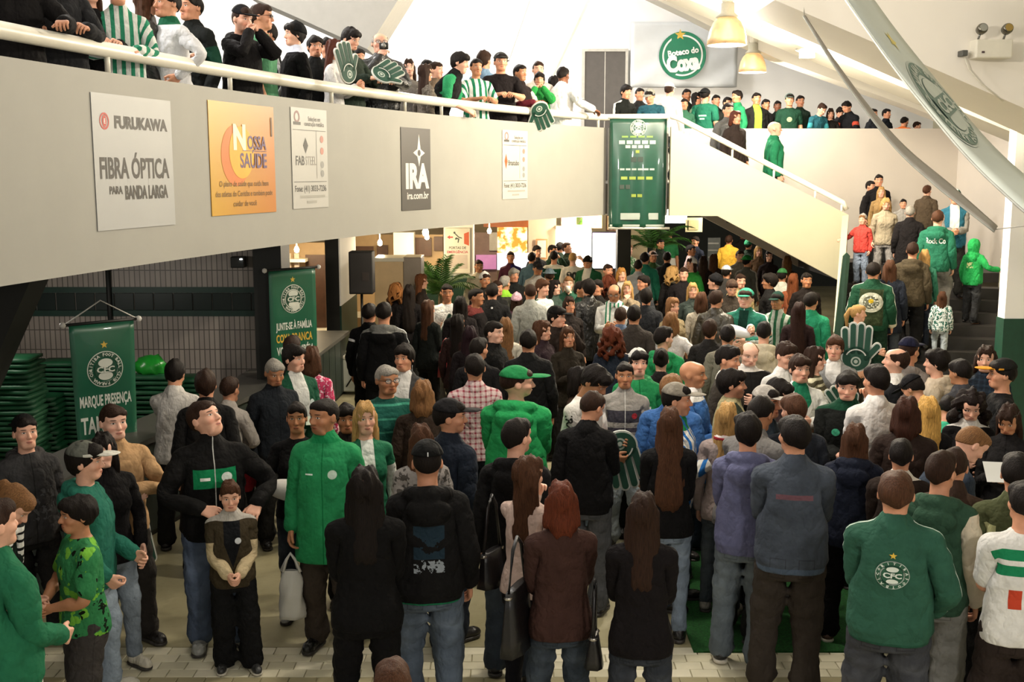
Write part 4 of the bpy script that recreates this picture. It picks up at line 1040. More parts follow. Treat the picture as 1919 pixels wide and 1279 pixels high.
P('man in a white shirt seen from behind beside the table', 1648, 684, 1.79, 205, ('shirt', '#d9d4d0'), ('jeans', CHAR), ('short', 'k'), 'm', armL='hold', armR='chin', sx=1.0, hy=15, stub=.3)
P('woman with long straight golden hair and black jacket, seen from behind', 1742, 745, 1.66, 200, ('fjacket', '#161415'), ('slim', CHAR, 'cloth'), ('verylong', '#c79a52'), 'l', armL='hold', armR='hold')
P('woman with big dark curly hair and white turtleneck looking down', 1822, 732, 1.66, 8, ('fjacket', '#121011', [('open', .5, 1.10, '#cfcac4'), ('yoke', 1.455, '#d4cfc9')]), ('slim', BLK, 'cloth'), ('curly', '#1d1310'), 'l', hp=-22, armL='hold', armR='phone')
P('girl with sunglasses pushed up on her hair, reading a paper', 1893, 757, 1.58, -10, ('fjacket', '#1d1b1b'), ('slim', CHAR, 'cloth'), ('long', 'b'), 't', hp=-25, armL='phone', armR='phone')
P('youth in black cap with orange and green brim and black lettered shirt', 1886, 672, 1.72, -75, ('tee', '#161515', [('blotb', 40, .55, 'f', 1.18, 1.30, .12, '#8a8a86')]), ('jeans', CHAR), ('short', 'k'), 'm', hat=('cap', '#1a1a18', [('box', -.2, .2, 1.6, 1.705, 'f', '#c98a2a')]), armL='hold', armR='hold')
P('young man with long dark hair and dark blue checked shirt, mouth open', 1850, 648, 1.74, -5, ('shirt', '#1d2530', [('plaid', .05, '#2a3644')]), ('jeans', DJEAN), ('bob', 'b'), 'l')
P('dark-haired man with his back half turned beside the long-haired young man', 1802, 673, 1.70, -130, ('jacket', '#3a3a3e'), ('jeans', CHAR), ('short', 'k'), 't', hp=-10)
P('young man in a cream hooded jacket looking left near the stairs', 1762, 656, 1.72, -95, ('hoodie', '#cbb9a0'), ('jeans', JEAN), ('mop', 'k'), 'l', sx=.98)
P('balding man in a black sweater seen in profile beside the raised foam hand', 1682, 652, 1.74, -85, ('jacket', '#17171a', [('yoke', 1.46, '#d0ccc6')]), ('jeans', CHAR), ('balding', 'b'), 'l', hp=6)
P('man in a navy cap and grey hooded sweatshirt, back turned', 1702, 632, 1.76, 150, ('hoodie', '#77706a'), ('jeans', DJEAN), ('short', 'b'), 'm', hat=('cap', '#1c1d33'))
P('stout man in a black jacket behind the table, facing the camera', 1590, 696, 1.72, 0, ('jacket', '#141614', [('yoke', 1.44, '#123a28'), ('disc', -.07, 1.26, .03, 'f', '#3f9a78')]), ('jeans', CHAR), ('mop', 'k'), 'l', sx=1.15, armL='hold', armR='hold', hp=-8)
P('teenager with brown fringe in white shirt and open grey jacket', 1566, 629, 1.75, -5, ('jacket', '#8a8a88', [('open', .9, 1.30, '#d8d6d2')]), ('jeans', JEAN), ('mop', 'm'), 'l', armL='hold', armR='hold')
P('woman with dark wavy hair in profile behind the smiling youth', 1524, 650, 1.64, 80, ('ftop', '#55503c', [('hrep', .06, .4, '#c9c4a8')]), ('slim', CHAR, 'cloth'), ('long', 'b'), 'l')
P('smiling youth in a green shirt and white jacket', 1497, 665, 1.73, 25, ('jacket', '#d3d2cc', [('open', .8, 1.28, '#1d6a4c')]), ('jeans', JEAN), ('mop', 'b'), 'l', armL='cross', armR='crossb')
P('man with brown quiff and white jacket behind the smiling youth', 1474, 642, 1.73, 40, ('jacket', '#cfcdc8'), ('jeans', JEAN), ('spiky', 'b'), 'l', hp=-12)
P('bald man in a black jacket with folded arms', 1405, 640, 1.72, 15, ('jacket', '#191817', [('yoke', 1.465, '#d0ccc6')]), ('jeans', CHAR), ('balding', 'l'), 'p', armL='cross', armR='crossb', hp=-14, sx=1.1)
P('dark-haired man in profile behind the khaki jacket', 1362, 649, 1.74, 70, ('jacket', '#3b352f', [('yoke', 1.46, '#cfcac2')]), ('jeans', CHAR), ('spiky', 'k'), 'm', hp=-4)
P('man with dark curly hair in a pale khaki jacket', 1366, 693, 1.75, 95, ('jacket', '#a39a70', [('box', -.2, -.07, .8, 1.5, 'a', '#2c352b')]), ('jeans', CHAR), ('mop', 'k'), 'm', sx=1.06, stub=.4, armL='hold', armR='hold')
P('bald man in a bright blue shirt in profile', 1293, 675, 1.74, 75, ('shirt', '#2c62a8', [('yoke', 1.42, '#dcdad8')]), ('jeans', JEAN), ('none', 'k'), 't', sx=1.08, armL='hold', armR='hold')
P('man in a grey flat-peaked cap with a green and white shirt, in profile', 1263, 717, 1.72, 85, ('jacket', '#d2d2cc', [('yoke', 1.43, '#1d7a4c'), ('vrep', .07, .4, '#2a6ab0')]), ('jeans', JEAN), ('short', 'k'), 'm', hat=('cap', '#7d766a'), stub=.4, armL='hold', armR='phone')
P('person with fair tousled hair in a blue jacket, back turned', 1258, 704, 1.75, 172, ('jacket', '#2f5f9e'), ('jeans', DJEAN), ('mop', 'l'), 'l', sx=1.1)
P('man with tousled dark hair bending over in a grey shirt', 1425, 742, 1.70, 155, ('shirt', '#73706e'), ('jeans', CHAR), ('short', 'k'), 't', lean=18, hp=-20, armL='reach', armR='reach', sx=1.05)
P('man with thick black hair leaning in, in profile, beside the grey cap', 1462, 711, 1.73, 70, ('shirt', '#4a3a3c'), ('jeans', CHAR), ('mop', 'k'), 'l', lean=12, hp=-12)
P('person in a pale grey cap half hidden behind the thick black hair', 1432, 722, 1.70, 60, ('jacket', '#26303a'), ('jeans', CHAR), ('short', 'k'), 'm', hat=('cap', '#a09a92'))
P('boy with brown hair and dark collar behind the denim jacket', 1490, 738, 1.71, 195, ('jacket', '#20242c'), ('jeans', CHAR), ('short', 'm'), 'l', hy=20, hp=-10)
P('man in a black cap bending forward in a green top', 1712, 701, 1.68, -120, ('tee', '#2a9a5c'), ('jeans', CHAR), ('short', 'k'), 'm', hat=('cap', '#1a191b'), lean=18, hp=-28)
P('person in a turquoise shirt bending low behind the golden hair', 1778, 742, 1.52, 170, ('tee', '#2fae86'), ('jeans', CHAR), ('short', 'k'), 'm', lean=30, hp=-20)
P('person with reddish brown hair just left of the golden hair', 1700, 745, 1.66, 178, ('jacket', '#2b1f1a'), ('jeans', CHAR), ('bob', '#3a2016'), 'm')
# --- left foreground
P('person in a green jacket with striped waistband at the left edge', -28, 938, 1.76, 120, ('jacket', '#1d6a48', [('hem', .85, '#e0ded6'), ('hem', .835, '#1a1a1a')]), ('jeans', '#4f4a42', 'cloth'), ('short', 'b'), 'l', armL='down', armR='low', sx=1.08)
P('woman with a brown ponytail bending down in a dark green jacket', 30, 906, 1.66, 60, ('fjacket', '#16201c'), ('slim', '#0e0d0e', 'cloth'), ('pony', 'l'), 'l', lean=20, hp=-35, armL='hold', armR='hold', scarf=('#d6d4ce', [('hrep', .05, .35, '#1a1a1a')]))
P('boy with dark hair in a green jersey with a yellow tiger print', 152, 930, 1.50, -75, ('tee', '#2a7a46', [('blot', 10, .57, '#6fae3c'), ('box', -.2, .02, 1.22, 1.5, 'b', '#c4b02c'), ('blot', 15, .64, '#10180e'), ('box', -.16, -.04, .8, 1.12, 'b', '#c9cac2'), ('blotb', 17, .60, 'b', .85, 1.2, .2, '#152015')]), ('loose', '#3a3634', 'cloth'), ('mop', 'k'), 't', armL='belly', armR='belly', sx=1.08)
P('boy in a grey cap and teal hooded sweatshirt, in profile', 150, 827, 1.62, 75, ('hoodie', '#1f6a58'), ('jeans', LJEAN), ('mop', 'k'), 'l', hat=('cap', '#5a5c54', [('box', -.2, .2, 1.6, 1.708, 'f', '#c4c2b8')]), armL='low', armR='pocket', shoes='#b9b4a4')
P('woman in a long black jacket behind the boy in the grey cap', 192, 811, 1.65, 20, ('fjacket', '#121011'), ('slim', '#6f8090'), ('long', 'k'), 'p', hp=-8, hy=-30, armL='pocket', armR='pocket', shoes='#c0b9a6')
P('boy in a backwards black cap and charcoal hooded sweatshirt, mouth open', 46, 777, 1.64, 15, ('hoodie', '#3b3a3b', [('blotb', 22, .56, 'f', 1.0, 1.25, .14, '#59595b')]), ('jeans', CHAR), ('short', 'k'), 'l', hat=('capback', '#141313'), hp=5)
P('man with folded arms in a beige sweater by the hanging banner', 208, 757, 1.75, 20, ('shirt', '#b08a5e'), ('jeans', '#2a2622', 'cloth'), ('short', 'b'), 'p', armL='cross', armR='crossb', sx=1.06)
P('man in a black jacket with a green chest band looking up', 386, 752, 1.78, 8, ('jacket', '#131212', [('box', -.13, .13, 1.20, 1.33, 'f', '#157a4c'), ('disc', .07, 1.27, .033, 'f', '#cfd8d2'), ('box', -.09, -.03, 1.255, 1.275, 'f', '#e0e0dc'), ('zip', .003, '#b9b9b4')]), ('jeans', '#44597a'), ('short', 'b'), 'l', hp=26, hy=42, armL='kidl', armR='kidr', sx=1.1, shoes='#8a8a84')
P('little boy in an olive jacket with cream sleeve stripes, hands clasped', 430, 902, 1.27, 2, ('jacket', '#3d3424', [('open', .32, 1.02, '#141518'), ('yoke', 1.44, '#a9a49c'), ('arm', .16, .6, '#b8a684'), ('disc', .05, 1.27, .028, 'f', '#c9ccd0')]), ('loose', '#131314', 'cloth'), ('spiky', 'm'), 'l', armL='low', armR='low', hp=-6, shoes='#2a2a2a', sole='#cfc8b8')
P('man in a bright green zipped coat holding a white carrier bag', 612, 745, 1.79, -12, ('coat', '#1b8a52', [('zip', .004, '#126a3c'), ('disc', .07, 1.28, .03, 'f', '#c4d8ca'), ('box', -.11, -.06, 1.275, 1.285, 'f', '#dce8e0'), ('yoke', 1.475, '#177a48')]), ('jeans', '#40372f', 'cloth'), ('buzz', 'k'), 't', armL='down', armR='down', hy=-35, stub=.3, shoes='#0e0d0c')
P('blond woman in a green and white jersey with a black shoulder bag', 683, 752, 1.65, 10, ('ftop', '#1e6a4a', [('box', -.05, .05, .8, 1.5, 'f', '#d8dad4'), ('arm', .12, .5, '#d0d2cc')]), ('slim', DJEAN), ('long', 'y'), 'l', armL='down', armR='low')
P('dark-haired woman in a black shirt cradling a white-wrapped baby', 556, 752, 1.64, -5, ('ftop', '#131213'), ('slim', '#2a333e'), ('pony', 'k'), 't', armL='sleep', armR='belly', shoes='#b9b9b6')
P('face of a person peering between the green coat and the blond woman', 648, 757, 1.62, 5, ('jacket', '#241f1d'), ('jeans', CHAR), ('mop', 'k'), 't')
P('boy with black hair in a white shirt leaning over the counter', 326, 675, 1.70, 165, ('shirt', '#c9c4be'), ('jeans', CHAR), ('mop', 'k'), 'm', hp=-25, armL='reach', armR='reach')
P('person with a mop of dark hair in a black jacket at the counter', 384, 694, 1.70, 175, ('jacket', '#141313'), ('loose', '#121112', 'cloth'), ('mop', 'b'), 'm', lean=12)
P('person in a pale grey top bending at the counter with arms folded', 428, 706, 1.62, 150, ('shirt', '#a29a92'), ('jeans', CHAR), ('short', 'b'), 'm', lean=20, armL='reach', armR='cross')
P('small child with brown hair and a red jacket behind the black jacket', 446, 796, 1.08, 170, ('jacket', '#9a1626'), ('jeans', CHAR), ('long', 'm'), 'l')
P('young man in a green zipped jacket over a white shirt, beside the banner', 546, 647, 1.76, 30, ('jacket', '#154a34', [('open', .55, .95, '#c9c9c4'), ('disc', .10, 1.25, .028, 'f', '#b9c4c4')]), ('jeans', DJEAN), ('mop', 'k'), 'l', armL='hold', armR='hold', hy=20)
P('man with brown hair behind the young man in the green zipped jacket', 545, 629, 1.72, 160, ('jacket', '#20241f'), ('jeans', CHAR), ('short', 'b'), 'm')
P('girl in a pink and white patterned top, back turned', 582, 650, 1.66, 165, ('ftop', '#c2305c', [('blot', 30, .55, '#e6c0cc')]), ('slim', CHAR, 'cloth'), ('bob', 'm'), 'l')
P('old man with grey hair beside the dark column', 514, 673, 1.68, 20, ('jacket', '#1d2126'), ('jeans', CHAR), ('short', 'g'), 't', hp=-15)
# --- middle ground
P('man with glasses and moustache in a teal striped polo shirt', 722, 684, 1.74, 10, ('tee', '#17564a', [('hrep', .11, .16, '#3f8a74'), ('yoke', 1.455, '#1a4a40')]), ('jeans', CHAR), ('short', 'g'), 't', sx=1.12, hy=15)
P('man in a grey blazer and open white shirt', 760, 645, 1.76, -15, ('jacket', '#3b3a3a', [('open', .35, .95, '#c9c6c2')]), ('jeans', CHAR), ('mop', 'k'), 'm', hy=-10)
P('woman with short light brown hair in a dark brown coat, back turned', 791, 714, 1.62, 175, ('coat', '#33271f'), ('slim', CHAR, 'cloth'), ('bob', 'l'), 'l')
P('person in a bright green hooded sweatshirt and green cap, seen from behind', 962, 686, 1.78, 172, ('hoodie', '#17944f'), ('jeans', DJEAN), ('buzz', 'b'), 'l', hat=('cap', '#157a42'), sx=1.22, hy=-70, armL='low', armR='low', decals='nineteen')
P('man in a black cap and navy jacket looking to the right', 836, 747, 1.74, 135, ('jacket', '#1d2430'), ('jeans', DJEAN), ('short', 'k'), 'm', hat=('cap', '#1b1a1c'), hy=-45, sx=1.05)
P('woman with brown hair and a grey speckled jacket behind the black cap', 790, 797, 1.62, 195, ('fjacket', '#8a8480', [('blot', 24, .55, '#4a4642')]), ('slim', DJEAN), ('long', 'm'), 'l')
P('man in a pink checked shirt with dark hair, back turned', 890, 664, 1.75, 185, ('shirt', '#c9b3b3', [('plaid', .045, '#8a3a48')]), ('jeans', DJEAN), ('short', 'k'), 'm', sx=1.05)
P('man with short black hair in a black hooded jacket, blue jeans and boots', 963, 785, 1.75, 170, ('hoodie', '#151415'), ('jeans', '#33404f'), ('short', 'k'), 'l', armL='down', armR='low', hy=-30)
P('boy with a dark crop in a black high-neck jacket and grey jeans', 1108, 733, 1.70, 172, ('jacket', '#111011', [], 0, 'cloth'), ('jeans', '#4b4c4e', 'cloth'), ('short', 'b'), 'm', armR='phone', armL='down', hy=-30, hp=-25)
P('man in a white shirt lettered IRA on the sleeve, head bowed', 1116, 685, 1.80, 60, ('tee', '#d6d2cc', [('cuff', .15, '#d6d2cc')]), ('jeans', LJEAN), ('mop', 'k'), 't', hp=-30, lean=10, armL='phone', armR='hold', sx=1.06, decals='ira')
P('man with long dark hair in profile beside the white lettered shirt', 1082, 688, 1.60, 70, ('jacket', '#3a2a20'), ('jeans', CHAR), ('bob', 'k'), 't')
P('boy in a grey track jacket with dark stripes and a red badge', 1171, 678, 1.66, 4, ('jacket', '#8f8a84', [('hs', 1.23, 1.34, '#3a3840'), ('hs', 1.14, 1.18, '#44404a'), ('hs', 1.06, 1.09, '#44404a'), ('arm', .20, .25, '#3f3a40'), ('arm', .28, .32, '#3f3a40'), ('disc', .085, 1.29, .026, 'f', '#a03038'), ('zip', .003, '#d0d0cc')]), ('jeans', '#8a98a0'), ('short', 'k'), 't', armL='low', armR='down')
P('smiling youth in a green hooded sweatshirt and grey cap', 1196, 652, 1.73, 10, ('hoodie', '#158048', [('box', -.10, .02, 1.22, 1.32, 'f', '#d9c84a'), ('box', .0, .10, 1.16, 1.26, 'f', '#d4d4cc')]), ('jeans', CHAR), ('mop', 'k'), 'l', hat=('capback', '#c0beb8'))
P('man in a dark cap with a green hood behind the smiling youth', 1240, 612, 1.74, 170, ('hoodie', '#158a4e'), ('jeans', CHAR), ('short', 'k'), 'l', hy=-40)
P('woman with dark tied hair below the green hood', 1239, 653, 1.64, 180, ('fjacket', '#1d1a1a'), ('slim', CHAR, 'cloth'), ('bun', 'k'), 'l')
P('woman with auburn curls in a dark blue top and red collar', 1147, 612, 1.64, 175, ('fjacket', '#232a38', [('yoke', 1.45, '#b0a09a')]), ('slim', DJEAN), ('curly', 'r'), 'l')
P('man with dark hair in a grey-brown jacket turned away', 1188, 572, 1.76, 175, ('jacket', '#3b3531'), ('jeans', CHAR), ('short', 'k'), 'm')
P('woman with long light brown hair and a white sweater, back turned', 947, 596, 1.65, 182, ('ftop', '#c4beae'), ('slim', DJEAN), ('verylong', 'l'), 'l')
P('man with pale face in profile beside the long light brown hair', 922, 602, 1.70, 60, ('jacket', '#141414'), ('jeans', CHAR), ('short', 'k'), 'p')
P('young man in a black cap with a badge, hand to his mouth', 1040, 573, 1.75, 60, ('jacket', '#2c231f'), ('jeans', CHAR), ('mop', 'k'), 'l', hat=('cap', '#131212', [('box', -.03, .03, 1.72, 1.76, 'f', '#8a8a6a')]), armL='chin')
P('woman with brown hair in a plum coat beside the badge cap', 1013, 601, 1.64, 60, ('coat', '#2e2026'), ('slim', CHAR, 'cloth'), ('long', 'm'), 'l', armL='phone', armR='phone')
P('woman with brown hair and dark jacket clapping near the badge cap', 1063, 612, 1.63, 20, ('fjacket', '#2a241c'), ('slim', CHAR, 'cloth'), ('long', 'm'), 'm', armL='phone', armR='phone')
P('man in a black track jacket with grey piping, back turned', 990, 618, 1.75, 180, ('jacket', '#161617', [('sline', .007, '#6f6f70')]), ('jeans', CHAR), ('short', 'k'), 'm', sx=1.05)
P('woman with dark red-brown hair seen from behind left of the white sweater', 880, 612, 1.64, 178, ('fjacket', '#191315'), ('slim', CHAR, 'cloth'), ('long', '#24141a'), 'l')
P('man with black hair and black shirt above the pink checks', 894, 633, 1.70, 175, ('jacket', '#151416'), ('jeans', CHAR), ('short', 'k'), 'm', hy=-30)
P('man in a black padded jacket with grey hood and reflective sleeve stripe', 718, 567, 1.78, 172, ('hoodie', '#0e0e0f', [('yoke', 1.43, '#6a6a66'), ('sline', .010, '#dfe4ea')]), ('jeans', BLK, 'cloth'), ('short', 'k'), 'm', sx=1.12)
P('man in a black jacket at the loudspeaker stand', 690, 569, 1.76, 160, ('jacket', '#101011', [('arm', .08, .11, '#c9c9c9')]), ('jeans', BLK, 'cloth'), ('short', 'k'), 'm', sx=1.05)
P('woman with long brown hair and dark green-black jacket carrying a red bag', 800, 563, 1.66, 140, ('fjacket', '#1a1e1c'), ('slim', BLK, 'cloth'), ('long', 'm'), 'l', armR='low')
P('curly blond woman in a black sleeveless top near the beige cabinet', 743, 530, 1.66, 150, ('ftop', '#1d1818'), ('slim', CHAR, 'cloth'), ('curly', '#8a5a30'), 'l')
P('woman with long straight black hair, back turned, near the palm', 766, 534, 1.66, 180, ('fjacket', '#100d0e'), ('slim', CHAR, 'cloth'), ('verylong', 'k'), 'm')
P('woman with long auburn hair in profile beside the palm', 787, 514, 1.68, 85, ('fjacket', '#2a211c'), ('slim', CHAR, 'cloth'), ('long', '#6a4026'), 'l')
P('man in a white polo shirt with folded arms holding a foam hand', 837, 532, 1.76, 5, ('tee', '#c9c8c4'), ('jeans', '#8a8a86', 'cloth'), ('short', 'k'), 't', armL='cross', armR='crossb', sx=1.08)
P('man in a dark jacket with a maroon hood, in profile', 889, 540, 1.74, 70, ('hoodie', '#171314', [('yoke', 1.43, '#5a2624')]), ('jeans', CHAR), ('buzz', 'k'), 't')
P('man in a black jacket with a small white collar mark, back turned', 922, 531, 1.76, 178, ('jacket', '#1a1a1b', [('disc', .0, 1.43, .014, 'b', '#d0d0d0')]), ('jeans', CHAR), ('short', 'k'), 'm', sx=1.08)
P('man in a maroon and navy sweater behind the lit counter', 957, 471, 1.72, 0, ('shirt', '#3a1626', [('box', .0, .3, .8, 1.5, 'a', '#232050')]), ('jeans', CHAR), ('short', 'k'), 't')
P('man with dark hair and denim jacket before the bright counter', 996, 473, 1.72, 160, ('jacket', '#3c5666'), ('jeans', CHAR), ('short', 'k'), 'm')
P('man with a quiff standing beside the framed notice', 1005, 461, 1.76, 30, ('jacket', '#2a2a2c'), ('jeans', CHAR), ('spiky', 'k'), 'l')
P('man in a dark green jersey at the back, left of number 80', 1038, 470, 1.74, 170, ('tee', '#17553a', [('yoke', 1.40, '#cfcfc8')]), ('jeans', CHAR), ('short', 'k'), 'm')
P('tall man drinking at the back left of the bright fridge', 1034, 459, 1.74, 60, ('jacket', '#223a2c'), ('jeans', CHAR), ('short', 'k'), 'm', armL='chin')
P('man with dark hair at the bright fridge, second from the left', 1048, 454, 1.76, 150, ('jacket', '#1d2a22'), ('jeans', CHAR), ('short', 'k'), 'm')
P('man with brown hair tilting his head before the bright fridge', 1061, 455, 1.76, 60, ('jacket', '#2a3a2e'), ('jeans', CHAR), ('short', 'b'), 'l', hp=15)
P('person in a white jersey numbered 80 with one arm raised', 1073, 473, 1.72, 172, ('tee', '#d0ccc4'), ('jeans', CHAR), ('buzz', 'y'), 'p', armR='upf', decals='eighty')
P('man in a green and white jersey bending his head by the screen', 1102, 479, 1.74, -20, ('jacket', '#1d5a3a', [('open', .5, 1.0, '#d0cec8')]), ('jeans', CHAR), ('short', 'k'), 'm', hp=-25, sx=1.1)
P('man in a dark cap and grey shirt in front of the denim jacket', 1008, 489, 1.74, 20, ('shirt', '#8c877f'), ('jeans', CHAR), ('short', 'k'), 't', hat=('cap', '#16161a'), hp=-15)
P('person in a blue-grey bucket hat among the crowd at the back', 1030, 503, 1.68, 190, ('jacket', '#3a4a44'), ('jeans', CHAR), ('short', 'b'), 'm', hat=('bucket', '#5a6a72'))
P('person in a white knitted cap beside the green column base', 908, 510, 1.72, 20, ('jacket', '#2a2826'), ('jeans', CHAR), ('short', 'b'), 't', hat=('beanie', '#cfcac2'))
P('grey-haired person with a lime collar near the green column base', 944, 517, 1.70, 150, ('jacket', '#44443c', [('yoke', 1.43, '#8ac43a')]), ('jeans', CHAR), ('short', 'g'), 'm')
P('woman with brown hair between the white cap and the grey coat', 930, 526, 1.68, 40, ('fjacket', '#1c1c1c'), ('slim', CHAR, 'cloth'), ('short', 'b'), 'm')
P('attendant at the back beside the emergency sign column', 897, 487, 1.70, 10, ('jacket', '#b5ad9a'), ('jeans', CHAR), ('short', 'b'), 't')
P('child in a pink and white cap among dark coats', 968, 549, 1.50, 170, ('jacket', '#5a3a4a'), ('jeans', CHAR), ('long', 'b'), 'l', hat=('beanie', '#c9a0b0'))
P('man with shaved head in a long pale grey coat, back turned', 994, 532, 1.78, 185, ('coat', '#8f918b'), ('jeans', CHAR), ('buzz', 'b'), 'm')
P('man with tousled brown hair in a white jersey beside the grey coat', 1014, 524, 1.74, 50, ('tee', '#d2d0ca', [('sline', .02, '#23463a')]), ('jeans', CHAR), ('mop', 'm'), 'l')
P('woman with a pale face and dark hair behind the white jersey', 1037, 525, 1.66, 60, ('fjacket', '#3a4a42'), ('slim', CHAR, 'cloth'), ('long', 'k'), 'p')
P('person drinking from a cup in front of number 80', 1065, 518, 1.68, 5, ('jacket', '#2c5a46'), ('jeans', CHAR), ('short', 'l'), 'p', armL='chin', armR='low')
P('man in a dark green jacket talking with the tall leather coat', 1087, 527, 1.74, 60, ('jacket', '#16342a'), ('jeans', CHAR), ('short', 'k'), 't')
P('tall man in a long black leather coat', 1105, 524, 1.82, -150, ('coat', '#121110', [], 0, 'leather'), ('jeans', BLK, 'cloth'), ('mop', 'k'), 'm')
P('laughing man with brown hair right of the leather coat', 1121, 524, 1.76, -30, ('jacket', '#1c1a18'), ('jeans', CHAR), ('short', 'k'), 'm')
P('dark-haired person at the back right of the bright screen', 1138, 495, 1.70, 30, ('jacket', '#2a4034'), ('jeans', CHAR), ('short', 'b'), 'm')
P('woman with ginger blond hair at the back', 1164, 502, 1.68, 20, ('fjacket', '#b9b0a4'), ('slim', CHAR, 'cloth'), ('bob', '#a8763a'), 'l')
P('woman with reddish brown hair above the bald man with glasses', 1142, 515, 1.68, 160, ('fjacket', '#3a2c24'), ('slim', CHAR, 'cloth'), ('curly', 'r'), 'l')
P('balding man with glasses in white with a green and white scarf, using a phone', 1152, 532, 1.76, -5, ('shirt', '#cfcfcb'), ('jeans', CHAR), ('balding', 'k'), 't', hp=-18, armL='phone', armR='phone', scarf=('#d8d8d2', [('vrep', .05, .4, '#2a7a5c')]), sx=1.1)
P('fair-haired girl with both hands under her chin', 1176, 527, 1.66, 0, ('fjacket', '#8a7a62'), ('slim', CHAR, 'cloth'), ('long', 'y'), 'l', armL='chin', armR='chin')
P('woman in a green jersey standing at the far wall by the palm', 1178, 458, 1.70, 30, ('ftop', '#4f7a4a', [('blot', 20, .55, '#c8c8b0')]), ('slim', CHAR, 'cloth'), ('short', 'l'), 'l', armL='hold')
P('man in a teal tracksuit top, back turned, near the palm', 1208, 473, 1.78, 170, ('jacket', '#1d7a62', [('disc', .0, 1.36, .02, 'b', '#c9d4cc')]), ('jeans', CHAR), ('short', 'k'), 'm', sx=1.1)
P('person in a pale pink cap beside the palm', 1223, 470, 1.68, 20, ('jacket', '#3a5a30'), ('jeans', CHAR), ('short', 'b'), 'm', hat=('cap', '#d0b0a8'))
P('man with dark hair and grey jacket looking left in the crowd', 1209, 516, 1.72, -60, ('jacket', '#3a3c40'), ('jeans', CHAR), ('short', 'k'), 'm')
P('man with dark hair and charcoal jacket below the grey jacket', 1211, 541, 1.72, 175, ('jacket', '#24262a'), ('jeans', CHAR), ('mop', 'k'), 'm')
P('man in a green and white shirt standing at the back right of the palm', 1253, 435, 1.76, 10, ('tee', '#2a7a46', [('hem', 1.1, '#d0cec6')]), ('jeans', CHAR), ('short', 'k'), 't', sx=1.05)
P('man in a navy jacket with a white badge near the cream wall box', 1305, 443, 1.78, -40, ('jacket', '#1d2230', [('disc', .06, 1.25, .03, 'f', '#d0d4e0')]), ('jeans', CHAR), ('short', 'k'), 'm')
P('grey-clad man standing high at the back beside the cream wall box', 1325, 420, 1.78, 10, ('jacket', '#54575a'), ('jeans', CHAR), ('short', 'k'), 't')
P('man in a white shirt standing high at the back', 1364, 417, 1.80, 5, ('shirt', '#c4c4be'), ('jeans', CHAR), ('short', 'k'), 'm')
P('person in a yellow jacket at the back under the stairs', 1366, 441, 1.76, 170, ('jacket', '#d9a81a'), ('jeans', CHAR), ('short', 'b'), 't', sx=1.1)
P('dark-haired person under the stairs right of the yellow jacket', 1391, 432, 1.74, 20, ('jacket', '#2a2624'), ('jeans', CHAR), ('short', 'k'), 'd')
P('person in a teal-green cap under the stairs', 1402, 449, 1.72, 160, ('jacket', '#1d2a24'), ('jeans', CHAR), ('short', 'k'), 'm', hat=('beanie', '#1d6a4c'))
P('woman with fair hair under the stairs', 1421, 461, 1.68, 20, ('fjacket', '#6a5038'), ('slim', CHAR, 'cloth'), ('long', 'y'), 'l')
P('woman with dark hair and pale face under the stair slope', 1441, 470, 1.68, 10, ('fjacket', '#2a2022'), ('slim', CHAR, 'cloth'), ('long', 'k'), 'p')
P('man with a ruddy face beside the green hat', 1386, 469, 1.74, 20, ('jacket', '#8a8478'), ('jeans', CHAR), ('short', 'b'), 'l')
P('person in a bright green hat and grey and white jacket, back turned', 1399, 478, 1.70, 150, ('jacket', '#5a5a54', [('sline', .03, '#c9c4b9')]), ('jeans', CHAR), ('short', 'k'), 'm', hat=('bucket', '#1d8a3c'))
P('man in a pale pink shirt at the back, in profile', 1293, 459, 1.74, 70, ('shirt', '#c9a8a4'), ('jeans', CHAR), ('short', 'k'), 't')
P('girl in a white knitted cap and bright green hooded sweatshirt', 1298, 483, 1.70, -40, ('hoodie', '#2f9a3c'), ('jeans', CHAR), ('long', 'b'), 'l', hat=('beanie', '#d8d2c8'))
P('person in black with dark hair left of the green hooded girl', 1250, 472, 1.72, 170, ('jacket', '#16161a'), ('jeans', CHAR), ('short', 'k'), 'm')
P('woman with bushy blond hair in black, back turned', 1261, 498, 1.68, 175, ('fjacket', '#161414', [('yoke', 1.45, '#b9b09a')]), ('slim', CHAR, 'cloth'), ('curly', 'y'), 'l')
P('young man with a round face beside the bushy blond hair', 1281, 501, 1.70, 10, ('jacket', '#1c181a'), ('jeans', CHAR), ('short', 'b'), 'l')
P('woman with dark brown hair right of the green hooded girl', 1318, 480, 1.68, 170, ('fjacket', '#241a18'), ('slim', CHAR, 'cloth'), ('long', 'b'), 'm')
P('woman with long brown hair left of the yellow jacket', 1337, 476, 1.68, 160, ('fjacket', '#2a1f1c'), ('slim', CHAR, 'cloth'), ('long', 'm'), 'm')
P('person in a white cap below the yellow jacket', 1361, 497, 1.70, 160, ('jacket', '#3a3836'), ('jeans', CHAR), ('short', 'k'), 'm', hat=('cap', '#d4d4d8'))
P('man in a black knitted cap, face in profile', 1343, 513, 1.74, -110, ('jacket', '#1c1a1a'), ('jeans', CHAR), ('short', 'k'), 'l', hat=('beanie', '#17171a'))
P('man in a brown cap looking down beside the black knitted cap', 1372, 524, 1.70, 10, ('jacket', '#3a332c'), ('jeans', CHAR), ('short', 'b'), 'l', hat=('beanie', '#4a3a30'), hp=-20)
P('person with a pale face behind the brown cap', 1387, 513, 1.70, 20, ('jacket', '#b09a6a'), ('jeans', CHAR), ('short', 'b'), 'l')
P('man with black hair in profile wearing black under the stair slope', 1446, 513, 1.76, -90, ('jacket', '#161515'), ('jeans', CHAR), ('mop', 'k'), 't')
